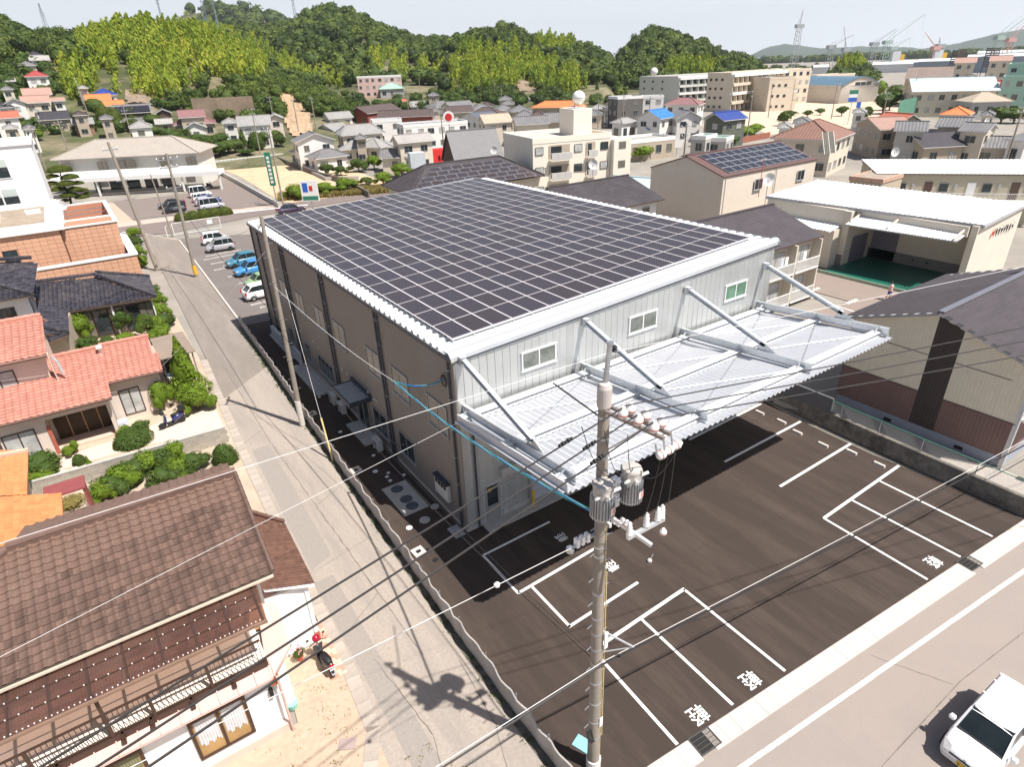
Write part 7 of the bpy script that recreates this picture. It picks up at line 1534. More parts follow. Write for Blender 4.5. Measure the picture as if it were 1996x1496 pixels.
TOWN = [
 # label, q, A, B, depth, ze, typ, roof, wall, storeys, dist
 ('small white house highest on the left hillside',1,(215,428),(335,425),7,3,'hip',R_dark,M_wwhite,1,345),
 ('long flat white house just under the highest hillside house',1,(225,468),(392,466),8,3.4,'gable',R_lt,M_wwhite,1,325),
 ('brown walled house with pale hip roof beside the bamboo',1,(398,418),(478,415),7,3,'hip',R_ltg,M_wred,1,332),
 ('cream hillside house under a dark grey hip roof',1,(133,510),(290,507),8,3.2,'hip',R_grey,M_wcream,1,300),
 ('small brown gabled shed right of the cream hillside house',1,(345,560),(420,548),6,2.8,'gablef',R_tanp,M_wtan,1,292),
 ('crimson roofed two storey house on the left hillside',1,(183,594),(385,592),8,5.6,'hip',R_red,M_wwhite,2,275),
 ('grey shed left of the crimson roofed house',1,(20,640),(125,625),7,3,'gable',R_lt,M_wtan,1,272),
 ('upper half of the pinkish tan roofed house pair',1,(172,740),(412,737),8,6,'gable',R_tanp,M_wcream,2,240),
 ('cream house with wide pinkish tan roof at left',1,(160,800),(400,798),8,5.8,'gable',R_tanp,M_wcream,2,222),
 ('short tan roofed wing of the wide pinkish tan house',1,(400,790),(510,780),7,5.4,'gable',R_tanp,M_wwhite,2,222),
 ('white gabled house at the left edge',1,(20,800),(212,812),8,6,'gablef',R_grey,M_wwhite,2,210),
 ('dark slate hip roof cut by the left edge',1,(-60,842),(112,830),8,5.2,'hip',R_dark,M_wwhite,2,195),
 ('white house with faded red roof at the left edge',1,(-60,925),(160,912),8,5.6,'gable',R_redl,M_wwhite,2,175),
 ('tan house with long dark slate roof below the tan roofs',1,(290,932),(555,927),8,3.4,'gable',R_dark,M_wtan,1,185),
 ('small timber house with grey roof left of the clipped pines',1,(560,978),(735,952),7,3.2,'gable',R_ltg,M_wbr,1,180),
 ('house with a bright blue hip roof under the bamboo hill',1,(705,740),(918,737),8,3.4,'hip',R_blue,M_wwhite,1,258),
 ('upper orange roofed house below the blue roof',1,(665,782),(872,777),7,3.2,'gable',R_org,M_wcream,1,240),
 ('lower orange roofed lean-to below the blue roof',1,(757,840),(968,806),6,3.0,'gable',R_org,M_wwhite,1,226),
 ('dark timber farmhouse with solar panels on its grey roof',1,(885,884),(1188,872),9,4.2,'gable',R_grey,M_wdark,1,212),
 ('wide grey skirt roof in front of the dark timber farmhouse',1,(930,950),(1215,930),4,2.6,'shed',R_grey,M_wdark,1,205),
 ('small dark gabled storehouse right of the solar farmhouse',1,(1200,890),(1340,875),6,4.5,'gablef',R_grey,M_wdark,1,208),
 ('grey shed roof left of the mauve roof',1,(1205,975),(1345,950),6,2.6,'gable',R_lt,M_wtan,1,196),
 ('high upper tier of the mauve metal roof',1,(1385,912),(1602,910),9,6.0,'gable',R_mauve,M_wtan,1,214),
 ('broad lower tier of the mauve metal roof',1,(1335,955),(1690,975),8,3.8,'hip',R_mauve,M_wtan,1,206),
 ('white gable fronted house in front of the mauve roof',1,(1425,1002),(1612,992),8,3.6,'gablef',R_ltg,M_wwhite,1,186),
 ('white two storey house under a big pale grey tiled roof',1,(1845,980),(2115,966),9,6,'gable',R_ltg,M_wwhite,2,196),
 ('left wing of the pale grey tiled white house',1,(1722,962),(1850,952),8,5.2,'hip',R_ltg,M_wwhite,2,197),
 ('long pale roofed shed behind the clinic',1,(430,1062),(1000,1037),6,3.6,'gable',R_white,M_wcream,1,None),
 ('white walled yard house behind the left utility poles',1,(430,1125),(745,1085),7,3.0,'flat',R_lt,M_wwhite,1,None),
 ('white gabled house with pinkish wall right of the grey tiled house',2,(78,928),(212,918),8,6,'gablef',R_ltg,M_wpink,2,196),
 ('white two storey gabled house on the corner of the dry field',2,(300,1112),(618,1086),7,6,'gablef',R_grey,M_wwhite,2,None),
 ('single storey hipped wing facing the dry field',2,(455,1238),(728,1206),6,3.0,'hip',R_grey,M_wwhite,1,None),
 ('dark roofed lean-to wing left of the hipped wing',2,(243,1178),(420,1215),5,3.0,'shed',R_dark,M_wwhite,1,None),
 ('white house with small gable behind the corner house',2,(450,1008),(600,1020),7,3.6,'gablef',R_ltg,M_wwhite,1,None),
 ('pale tiled two storey house behind the big grey tiled house',2,(560,925),(758,910),7,6,'gable',R_ltg,M_wwhite,2,None),
 ('brownish roof at the foot of the sandy slope',2,(470,892),(662,872),7,5.4,'gable',R_grey,M_wwhite,1,None),
 ('low dark brown roof beside the sandy slope',2,(412,960),(560,940),6,3.4,'gable',R_dbr,M_wbr,1,None),
 ('large cream house with big grey tiled irimoya roof',2,(655,1056),(1000,1030),8,6.1,'irimoya',R_ltg,M_wcream,2,None),
 ('wide ground floor roof round the large cream house',2,(640,1168),(1065,1140),9,3.2,'hip',R_ltg,M_wcream,1,None),
 ('small grey hipped annexe right of the large cream house',2,(960,1150),(1085,1120),7,3.4,'hip',R_ltg,M_wcream,1,None),
 ('cream two storey house with brown grey gable roof',2,(1100,1116),(1388,1090),5.5,5.9,'gable',R_lt,M_wcream,2,None),
 ('ground floor wing with reddish lean-to of the cream gabled house',2,(952,1232),(1190,1222),6,3,'gable',R_grey,M_wcream,1,None),
 ('long dark red brick building with gable on the left',2,(935,918),(1375,900),8,5.2,'gable',R_dbr,M_wred,1,None),
 ('rear red brick gabled building',2,(862,884),(1130,850),9,6.2,'gable',R_dbr,M_wred,1,None),
 ('white flats row with dark curved parapet, left block',2,(900,948),(1130,935),7,6.2,'flat',R_dark,M_wwhite,2,None),
 ('white flats row with dark curved parapet and hanging laundry, right block',2,(1140,985),(1642,950),8,6.2,'flat',R_dark,M_wwhite,2,None),
 ('white building fragment left of the three storey flats, with brown roof',2,(1770,960),(2000,945),8,5.8,'gable',R_beige,M_wcream,2,None),
 ('white gabled house with slate blue roof behind the flats row',2,(1560,925),(1765,945),8,5.6,'gablef',R_bg,M_wwhite,2,None),
 ('dark brown hipped roof left of the beige roof',2,(1630,905),(1905,898),9,5.6,'hip',R_dbr,M_wtan,1,None),
 ('mid brown roof with white gable below the orange roofs',2,(1480,880),(1695,868),8,5.0,'gable',R_dbr,M_wtan,1,None),
 ('dark grey roof with white gable trim in the roof cluster',2,(1512,838),(1705,822),8,5.4,'gable',R_grey,M_wwhite,1,None),
 ('grey roof left of the white trimmed gable in the cluster',2,(1395,835),(1560,820),8,5.4,'hip',R_grey,M_wtan,1,None),
 ('light blue grey roof in the cluster left of centre',2,(1195,832),(1345,822),8,5.0,'gable',R_ltg,M_wtan,1,None),
 ('red brown roof in the cluster next to the green roofed hall',2,(1045,820),(1245,800),8,5.0,'hip',R_redl,M_wtan,1,None),
 ('grey roof right of the cluster middle',2,(1690,862),(1862,850),8,5.2,'hip',R_grey,M_wtan,1,None),
 ('dark grey hip roof at the right of the cluster',2,(1868,858),(2010,850),8,5.2,'hip',R_grey,M_wwhite,1,None),
 ('small orange roof in the valley row',2,(1565,768),(1682,762),7,3.8,'hip',R_org,M_wcream,1,None),
 ('orange roofed house right of the valley row',2,(1715,806),(1862,800),7,3.8,'hip',R_org,M_wcream,1,None),
 ('white house first in the valley row',2,(1412,735),(1502,728),7,4.5,'gable',R_ltg,M_wwhite,2,None),
 ('brown house second in the valley row',2,(1490,728),(1580,722),7,5.2,'hip',R_dbr,M_wbr,2,None),
 ('white house with dark hip roof in the valley row',2,(1580,725),(1722,718),8,5.6,'hip',R_dark,M_wwhite,2,None),
 ('small blue roofed house last in the valley row',2,(1727,712),(1815,708),7,5.8,'hip',R_bg,M_wwhite,2,None),
 ('sky blue roofed hut high in the valley',2,(1348,600),(1445,597),8,3.5,'gable',R_sky,M_wwhite,1,340),
 ('beige hut right of the sky blue roof',2,(1445,610),(1495,600),6,3.2,'gablef',R_beige,M_wwhite,1,338),
 ('green roofed low hall of the pink institution',2,(950,692),(1152,688),10,4.0,'hip',R_mint,M_wgrey,1,300),
 ('pink institution building with long balconies',2,(778,600),(1125,592),9,9,'flat',M_wpk,M_wpk,3,325),
 ('green hipped lantern on top of the pink institution',2,(872,568),(1000,566),7,4.0,'hip',R_mint,M_wpk,1,330),
 ('long low beige school wing with green parapet',3,(100,776),(560,752),8,5.0,'flat',R_lt,M_wcream,1,None),
 ('long orange hipped roof behind the white flats',3,(137,840),(520,836),9,4.6,'hip',R_org,M_wtan,1,None),
 ('bright blue hip roof right of the long orange roof',3,(345,878),(520,880),7,5.0,'hip',R_sky,M_wtan,1,None),
 ('grey roof left of the orange roof',3,(-20,870),(150,862),8,5.6,'hip',R_grey,M_wtan,1,None),
 ('grey gable roof directly behind the white flats parapet, left',3,(20,972),(295,958),7,5.6,'gable',R_grey,M_wcream,1,None),
 ('grey gable roof directly behind the white flats parapet, middle',3,(240,950),(525,940),8,5.8,'gable',R_grey,M_wtan,1,None),
 ('brown roofed low building left of the dark grey block',3,(700,812),(830,835),7,6,'gable',R_dbr,M_wwhite,1,None),
 ('pale hipped roof between stair tower and dark grey block',3,(750,955),(850,960),7,5,'hip',R_ltg,M_wwhite,1,None),
 ('dark grey three storey block',3,(815,765),(1010,755),8,9,'flat',R_dark,pm('dark grey block wall', (.13,.12,.11), .85, .08, 1),3,None),
 ('white balconied flats behind the dark grey block',3,(1012,760),(1175,755),8,8.6,'flat',R_lt,M_wwhite,3,None),
 ('white house with sky blue gable roof',3,(948,918),(1150,925),8,6,'gablef',R_sky,M_wwhite,2,None),
 ('low blue roofed annexe below the sky blue gable',3,(1050,1012),(1215,1000),6,3.2,'gable',R_sky,M_wtan,1,None),
 ('white house with mauve brown roof near the school',3,(1170,815),(1445,815),8,6.2,'hip',R_mauve,M_wwhite,2,None),
 ('white gabled house with grey roof left of the dark green house',3,(1270,925),(1480,915),8,5.8,'gablef',R_grey,M_wwhite,2,None),
 ('dark green grey house with deep blue tile roof',3,(1480,930),(1640,940),9,6.2,'gablef',R_blue,pm('dark green wall', (.12,.13,.10), .85, .08, 1),2,None),
 ('right wing with deep blue tile roof',3,(1640,935),(1810,915),7,5.6,'gable',R_blue,M_wtan,2,None),
 ('low grey flat roofed shop with white fascia',3,(905,1110),(1265,1072),8,4.0,'flat',R_lt,M_wtan,1,None),
 ('green canopied garage beside the shop',3,(1385,1070),(1500,1075),6,4,'flat',R_mint,M_wgrey,1,None),
 ('small house with green terrace roof',3,(1495,1085),(1660,1090),6,3.4,'flat',R_mint,M_wgrey,1,None),
 ('large brown ribbed pyramid hip roof house',4,(5,1074),(508,1094),14,6.2,'hip',pm('brown ribbed tile', (.23,.125,.095), .6, .1, .8),M_wcream,2,None),
 ('small tan house with reddish gable roof right of the pyramid roof',4,(780,945),(1000,965),7,6.2,'gable',R_redl,M_wtan,2,None),
 ('brown left part of the reddish gable roof house',4,(650,960),(860,1010),7,5.8,'gablef',R_tanp,M_wtan,2,None),
 ('striped black and white ribbed roof house, left one',4,(962,1018),(1235,1022),8,6.2,'gable',R_grey,M_wgrey,2,None),
 ('striped black and white ribbed roof house, right one',4,(1282,985),(1560,992),8,6.2,'gable',R_grey,M_wcream,2,None),
 ('dark gabled tile roof below the striped roofs',4,(955,1110),(1200,1150),9,3.6,'gablef',R_dark,M_wtan,1,None),
 ('bright orange hipped roof right of the green nets',4,(1318,892),(1560,896),9,4.2,'hip',R_org,M_wcream,1,None),
 ('beige hipped roof house right of the big light blue roof',4,(1572,795),(1905,785),10,5.0,'hip',R_beige,M_wgrey,1,None),
 ('two storey cream house with grey roof and glazed terrace',4,(1455,1018),(1700,1028),8,6.0,'gable',R_grey,M_wcream,2,None),
 ('lower grey roof of the cream house with terrace',4,(1420,1140),(1990,1160),7,3.2,'gable',R_grey,M_wcream,1,None),
 ('dark roof fragments at the right edge above the terrace house',4,(1820,1085),(1996,1105),8,5,'gable',R_grey,M_wwhite,1,None),
]
STRIPE = pm('black and white striped tile', (.30,.295,.31), .5, .1, 2)
for lb, q, A, B, dp, ze_, ty, rf_, wl_m, nl_, ds in TOWN:
 far_ = ds is not None or True
 kw = dict(roof=rf_, wall=wl_m, nl=nl_, rib=.55, amp=.06, over=.55 if ty != 'flat' else .05, group=None)
 if ty == 'flat': kw['rise'] = .45
 if ds:
  PA = hit(*Z(q,*A), up=ze_); PB_ = hit(*Z(q,*B), up=ze_); zz = (PA.z+PB_.z)/2; DA = math.hypot(PA.x-CAM[0],PA.y-CAM[1]); DB = math.hypot(PB_.x-CAM[0],PB_.y-CAM[1]); dm_ = (DA+DB)/2; PA = Vector(gd(*Z(q,*A),dm_)); PB_ = Vector(gd(*Z(q,*B),dm_*(1+.0))); zz = (PA.z+PB_.z)/2-ze_
  if zz < .8: hp(lb, Z(q,*A), Z(q,*B), dp, ze_, ty, **kw)
  else: house(lb, tuple(PA), tuple(PB_), dp, ze_+zz, ty, z0=zz, **{**kw})
 elif 0: hp(lb, Z(q,*A), Z(q,*B), dp, ze_, ty, dist=(ds,), **kw)
 else: hp(lb, Z(q,*A), Z(q,*B), dp, ze_, ty, **kw)
# farmhouse solar panels
p = [o for o in D.objects if o.get('label','').startswith('dark timber farmhouse')][0]
sp5 = thing('roof_solar_panels', 'grid of solar panels on the grey roof of the dark timber farmhouse', 'solar panels', tuple(p.location)); sp5.rotation_euler = p.rotation_euler
bb = [v.co for v in p.children[0].data.vertices]; w0 = max(v.x for v in bb); d0 = max(v.y for v in bb)+.55; ris = min(w0*2+1.1, 9)*.24; sl_ = math.atan2(ris, d0)
for j in range(3):
 for i in range(9):
  vv = .5+j*1.25; y_ = -d0+vv*math.cos(sl_); z_ = 4.2+vv*math.sin(sl_)+.12
  o = D.objects.new('solar_panel', MB().box(0,0,0,.95,1.15,.05).data('solar_panel', MATS['dark solar glass']) if i+j==0 else pdata); pdata = o.data; COL.objects.link(o); o.parent = sp5; o.location = (-4.6+i*1.02, y_, z_); o.rotation_euler = (sl_,0,0)
# ---- school blocks: end wall towards us, balconied facade on the right
def school(label, A, B, length, ze, nfl, z0=0.0, wall=None, groups=6):
 wall = wall or M_wconc; t = hp(label, A, B, length, ze, 'flat', wall=wall, roof=R_lt, rise=.4, over=.05, win=False, trim=wall, cat='building', name='school_building')
 bb = [v.co for v in t.children[0].data.vertices]; x1, y0, y1 = max(v.x for v in bb), min(v.y for v in bb), max(v.y for v in bb); st = (ze-.6)/nfl
 for s in range(nfl):
  z = .3+s*st
  MB().box(x1,y0,z+st*.72,x1+1.6,y1,z+st*1.03).build('balcony_band', M_trimw if s%2 else wall, t)
  n = int((y1-y0)/3.6)
  for k in range(n):
   ya = y0+(y1-y0)*k/n; MB().box(x1+.0,ya+.5,z+.5,x1+.06,ya+(y1-y0)/n-.5,z+st*.7).build('window', M_dglass, t)
   MB().box(x1+.06,ya-.15,z,x1+1.3,ya+.15,z+st*.72).build('fin', wall, t)
 for s in range(nfl):
  for u in (.12,.35,.6): xa = min(v.x for v in bb)+(x1-min(v.x for v in bb))*u; MB().box(xa,y0-.04,1.3+s*st,xa+1.0,y0-.01,2.2+s*st).build('window', M_dglass, t)
 return t
s1_ = school('white four storey school block with round rooftop tank', Z(3,985,600), Z(3,1285,600), 62, 12.3, 4, wall=pm('pale school wall', (.60,.60,.55), .85, .04, .4))
school('tall cream school block in the middle of the school row', Z(3,1515,575), Z(3,1700,572), 60, 13.6, 4)
school('tan school block next to the sandy schoolyard', Z(4,5,610), Z(4,205,602), 45, 11.6, 3)
hp('long cream school wing beyond the tan block', Z(4,370,590), Z(4,668,572), 10, 9.5, 'flat', wall=M_wconc, roof=R_lt, rise=.4, over=.05, nl=3, trim=M_wconc)
hp('small upper storey with tank behind the tan school block', Z(4,118,545), Z(4,330,535), 10, 13.5, 'flat', wall=M_wconc, roof=R_lt, rise=.4, over=.05, nl=4, trim=M_wconc)
v = Vector(g(1285,150,12.8)); tank('round white tank on a stand above the white school block', v.x+3, v.y+6, 12.7, 1.6)
# gym with barrel roof
A_, B_ = Vector(g(*Z(4,560,665),7)), Vector(g(*Z(4,855,648),7)); d_ = (B_-A_); L_ = d_.length; d_.normalize(); nrm = Vector((-d_.y,d_.x,0))
gy_ = thing('gymnasium', 'school gymnasium with a curved blue grey barrel roof', 'building', ((A_+B_)/2).to_tuple()[:2]+(0,), math.atan2(d_.y,d_.x))
mb = MB(); mf = MB(); n = 14; pts = [(-L_/2+L_*k/n, 7+3.2*math.sin(math.pi*k/n)) for k in range(n+1)]
for (xa,za),(xb,zb_) in zip(pts, pts[1:]): mb.face([(xa,-.5,za),(xb,-.5,zb_),(xb,32,zb_),(xa,32,za)]); mb.face([(xa,-.5,za-.4),(xb,-.5,zb_-.4),(xb,-.5,zb_),(xa,-.5,za)])
mb.build('barrel_roof', R_bluegrey, gy_); mf.face([(x,0,z) for x,z in pts]+[(L_/2,0,0),(-L_/2,0,0)]).box(-L_/2,0,0,L_/2,31.5,7.0); mf.build('wall', pm('gym wall', (.62,.58,.52), .8, .05, .5), gy_)
for k in range(3): MB().box(-2.5+k*3-.5,-.08,6.8,.2+k*3-.5,-.01,8).build('window', M_dglass, gy_)
hp('broad school hall under a pale light blue roof', Z(4,1110,715), Z(4,1800,702), 20, 7.5, 'gable', roof=pm('pale blue metal roof', (.48,.60,.64), .5, .05, .6), wall=M_wconc, rise=4.5, over=.8, nl=1, nwin=6, ww=6) if False else hp('broad school hall under a pale light blue roof', Z(4,1110,715), Z(4,1800,702), 18, 7.5, 'gable', roof=pm('pale blue metal roof', (.48,.60,.64), .5, .05, .6), wall=M_wconc, rise=3.6, over=.8, nl=2, rib=.8)
hp('long brown sawtooth factory roof', Z(4,1050,615), Z(4,1425,600), 26, 8.0, 'gable', dist=(300,), roof=pm('rusty brown slate', (.22,.17,.145), .85, .15, .3), wall=M_wtan, rise=3.5, over=.3, rib=1.2, win=False)
hp('four storey flats with orange tiled roof, left one', Z(4,1435,490), Z(4,1612,486), 12, 14, 'gable', dist=(360,), roof=R_tanp, wall=M_wcream, nl=4, rib=1.0)
hp('four storey flats with orange tiled roof, right one', Z(4,1705,476), Z(4,1890,470), 12, 15, 'gable', dist=(370,), roof=R_tanp, wall=M_wcream, nl=4, rib=1.0)
hp('mint green factory office block at the right edge', Z(4,1860,510), Z(4,2200,500), 20, 12, 'flat', dist=(280,), roof=R_lt, wall=M_mint, nl=4, rise=.5, over=.1, trim=M_mint)
hp('low mint green wing below the office block', Z(4,1815,605), Z(4,2200,595), 8, 7.5, 'flat', dist=(262,), roof=R_lt, wall=M_mint, nl=2, rise=.4, over=.1, trim=M_mint)
# far harbour: sea, sheds, ships and cranes (about 1 to 1.4 km away)
sea = MB().mesh([(900,1500,-.0),(3800,900,-.0),(9000,3500,-.0),(1600,9000,-.0)],[(0,1,2,3)]); o = sea.build('sea', pm('sea water', (.10,.16,.20), .25, .1, .01)); o['kind'] = 'structure'
M_farw = pm('far shed white', (.62,.64,.66), .7, .05, .05); M_farb = pm('far shed blue grey', (.25,.3,.36), .7, .05, .05)
def far_box(lb, x, y, w_, h_, dist, mt, z0=0.0, dep=25, name='harbour_shed', cat='building'):
 a = Vector(gd(x,y,dist)); b = Vector(gd(x+w_,y,dist)); L_ = (b-a).length; t = thing(name, lb, cat, ((a.x+b.x)/2,(a.y+b.y)/2,0), math.atan2(b.y-a.y,b.x-a.x))
 MB().box(-L_/2,0,-1,L_/2,dep,max(2,a.z)).build('wall', mt, t); MB().mesh([(-L_/2,-1,max(2,a.z)),(L_/2,-1,max(2,a.z)),(L_/2,dep/2,max(2,a.z)+2),(-L_/2,dep/2,max(2,a.z)+2),(L_/2,dep,max(2,a.z)),(-L_/2,dep,max(2,a.z))],[(0,1,2,3),(3,2,4,5)]).build('roof', M_farw, t)
for a in (('long white shipyard shed at the right edge',1905,104,120,0,800,M_farw),('lower blue grey shipyard shed at right',1885,112,140,0,700,M_farb),('flat blue grey shed behind the far flats',1790,120,90,0,760,M_farb),('pale shed right of the green knoll',1700,126,80,0,760,M_farw),('pale shed below the middle cranes',1640,128,40,0,820,M_farw),('grey shed at the quay below the ship funnel',1750,122,50,0,900,M_farb),('white shed right of the wooded hill',1585,131,30,0,760,M_farw)): far_box(*a)
M_fc = pm('pale green crane', (.38,.48,.44), .6, .05, .1); M_fr = pm('red white crane', (.62,.35,.32), .6, .05, .1); M_fg = pm('grey crane', (.38,.4,.41), .6, .05, .1)
def crane(lb, x, yb_, dist, mast_h, jib, mat, lat=True):
 a = Vector(gd(x, yb_, dist)); t = thing('harbour_crane', lb, 'crane', (a.x,a.y,0), -YAW, 'cranes of the distant harbour'); s = dist/1207.0
 H = (mast_h)*s+max(0,a.z); w_ = 3.2*s*1.6
 for sx in (-1,1):
  for sy in (-1,1): MB().bar((sx*w_,sy*w_,0),(sx*w_*.5,sy*w_*.5,H),.6*s,.6*s).build('leg', mat, t)
 k = 0; z = 0
 while z < H-4*s: MB().bar((-w_*.9,-w_*.9,z),(w_*.8,-w_*.8,z+5*s),.4*s,.4*s).bar((w_*.9,w_*.9,z),(-w_*.8,w_*.8,z+5*s),.4*s,.4*s).build('brace', mat, t); z += 6*s
 MB().box(-w_*1.1,-w_,H,w_*1.1,w_,H+5*s).build('cab', mat, t)
 jx, jz = jib[0]*s, jib[1]*s
 MB().bar((0,-.8*s,H+3*s),(jx,0,H+jz),.5*s,.5*s).bar((0,.8*s,H+3*s),(jx,0,H+jz),.5*s,.5*s).bar((-w_*.6,0,H+5*s),(jx*.25-w_*.3,0,H+max(10*s,jz*.45)),.5*s,.5*s).bar((jx*.25-w_*.3,0,H+max(10*s,jz*.45)),(jx,0,H+jz),.25*s,.25*s).build('jib', mat, t)
 MB().bar((jx,0,H+jz),(jx,0,H+jz-22*s),.15*s,.15*s).build('hook_rope', mat, t)
for a in (('tall thin mast crane left of the green knoll',1547,124,900,50,(2,25),M_fg),('grey crane over the green knoll, left',1615,120,1000,18,(32,18),M_fg),('grey crane over the green knoll, right with upright jib',1645,120,1000,14,(-10,34),M_fg),
    ('pale crane with long jib right of the knoll',1698,118,1000,20,(28,22),M_fg),('pale green crane with very long jib',1722,118,950,22,(48,38),M_fc),('small green crane beside the ship funnel',1735,118,1000,14,(24,16),M_fc),
    ('red and white crane jib in the harbour middle',1818,118,950,14,(-22,24),M_fr),('pale crane right of the red and white jib',1825,117,1000,16,(-3,14),M_fg),('big mint green crane at the right edge',1937,112,700,22,(56,48),M_fc),('red and white crane behind the big mint green crane',1960,110,760,18,(30,40),M_fr)): crane(*a)
# brown lattice towers
for x,y,lb in ((1866,114,'left brown scaffolded tower before the shipyard'),(1933,110,'right brown scaffolded tower before the shipyard')):
 a = Vector(gd(x,y,520)); t = thing('lattice_tower', lb, 'tower', (a.x,a.y,0), -YAW, 'brown scaffolded towers'); H = a.z+5
 for sx in (-1,1):
  for sy in (-1,1): MB().bar((sx*2.4,sy*2.4,0),(sx*2.4,sy*2.4,H),.3,.3).build('post', M_dbr if False else R_dbr, t)
 for k in range(9): MB().box(-2.5,-2.5,H-1.2*k-.9,2.5,2.5,H-1.2*k-.3).build('deck', R_dbr, t)
for x,y,w_,lb,mt in ((1741,104,12,'white ship superstructure with yellow funnel in the harbour',M_farw),(1822,106,10,'second ship funnel behind the pale shed',M_farw)):
 a = Vector(gd(x,118,950)); s = 950/1207; t = thing('ship', lb, 'ship', (a.x,a.y,0), -YAW); MB().box(-18*s,-3*s,0,22*s,3*s,7*s).build('hull', M_farb, t); MB().box(-4*s,-3*s,7*s,8*s,3*s,22*s).build('superstructure', mt, t); MB().box(9*s,-2*s,7*s,15*s,2*s,18*s).build('funnel', M_yel, t)
# ---- open areas: schoolyard, dry field, streets, forecourt
sheet('schoolyard', [g(1440,240),g(1500,262),g(1660,250),g(1760,232),g(1780,205),g(1700,185),g(1560,190),g(1450,205)], -.02, pm('schoolyard sand', (.58,.46,.35), .95, .08, .3))
sheet('dry_field', [g(400,318),g(430,300),g(560,285),g(600,300),g(745,352),g(800,376),g(700,385),g(600,400),g(545,392),g(470,345)], -.02, pm('dry field soil', (.58,.42,.28), .95, .12, .4, stain=(.48,.36,.2), samt=.7, sscale=.15))
sheet('cross_street', [g(-200,485),g(330,455),g(480,425),g(600,405),g(720,385),g(800,374),g(700,378),g(560,396),g(430,413),g(200,440),g(-200,468)], .002, pm('street asphalt', (.20,.16,.145), .9, .1, 3))
sheet('clinic_forecourt', [g(205,395),g(380,375),g(430,345),g(470,352),g(545,402),g(430,408),g(225,432)], .0, pm('forecourt asphalt', (.215,.175,.155), .9, .08, 1))
sheet('brick_forecourt', [g(170,395),g(220,395),g(262,432),g(232,436)], .004, pm('pinkish paving', (.52,.36,.28), .9, .08, 2))
sheet('pavement', [g(225,436),g(430,411),g(560,397),g(556,401),g(430,418),g(225,444)], .006, pm('pinkish pavement', (.50,.39,.33), .9, .06, 2))
sheet('yard', [(-7.7,-5.4,0),(-7.9,-9.0,0),(-9,-11.5,0),(-16,-15,0),(-22,-15,0),(-22,-5.0,0),(-9.8,-4.9,0),(-9.4,-1,0),(-7.6,-1,0)], .006, M_sand)
sheet('garden_ground', [(-7.5,3,0),(-6.6,24,0),(-6.4,42,0),(-20,42,0),(-20,3,0)], -.01, pm('garden soil and gravel', (.48,.39,.30), .95, .2, 1.2, bump=.5, bscale=20, stain=(.30,.25,.16), samt=.5, sscale=.6))
sheet('pink_house_path', [(-7.4,17.2,0),(-7.2,21.5,0),(-9.3,21.6,0),(-12.8,20.7,0),(-16.5,20.2,0),(-17,18.8,0),(-12,18.8,0)], .0, pm('pale path concrete', (.66,.53,.43), .9, .06, 2))
sheet('rear_street_line', [g(455,414),g(600,398.5),g(600,400),g(455,416)], .008, M_wpaint)
# ==== VEGETATION
def leafmat(name, c0, c1, c2, tr=.25):
 m = D.materials.new(name); m.use_nodes = True; t = m.node_tree; N = t.nodes; L = t.links; b = N['Principled BSDF']
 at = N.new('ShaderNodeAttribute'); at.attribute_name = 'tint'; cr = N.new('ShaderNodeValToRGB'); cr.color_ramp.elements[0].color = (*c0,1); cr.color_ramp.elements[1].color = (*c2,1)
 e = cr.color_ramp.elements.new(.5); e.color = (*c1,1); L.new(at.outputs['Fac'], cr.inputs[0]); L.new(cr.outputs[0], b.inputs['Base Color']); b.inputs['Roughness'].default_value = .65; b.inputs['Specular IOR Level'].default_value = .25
 tl = N.new('ShaderNodeBsdfTranslucent'); L.new(cr.outputs[0], tl.inputs[0]); mx = N.new('ShaderNodeMixShader'); mx.inputs[0].default_value = tr
 L.new(b.outputs[0], mx.inputs[1]); L.new(tl.outputs[0], mx.inputs[2]); L.new(mx.outputs[0], N['Material Output'].inputs[0]); return m
L_for = leafmat('forest leaves', (.024,.042,.008), (.075,.115,.020), (.18,.22,.038))
L_bam = leafmat('bamboo leaves', (.10,.155,.016), (.25,.34,.032), (.47,.46,.055))
L_gar = leafmat('garden leaves', (.03,.055,.012), (.065,.11,.02), (.13,.17,.03))
L_lime = leafmat('lime leaves', (.08,.13,.012), (.15,.23,.02), (.22,.30,.03))
L_pine = leafmat('clipped pine', (.04,.055,.008), (.085,.11,.012), (.14,.16,.02))
L_dry = leafmat('dry ground cover', (.12,.11,.03), (.25,.20,.06), (.34,.27,.10))
M_bark = pm('bark', (.12,.09,.065), .95, .3, 4); M_culm = pm('bamboo culm', (.32,.28,.09), .6, .2, 2)
RS = np.random.RandomState(11)
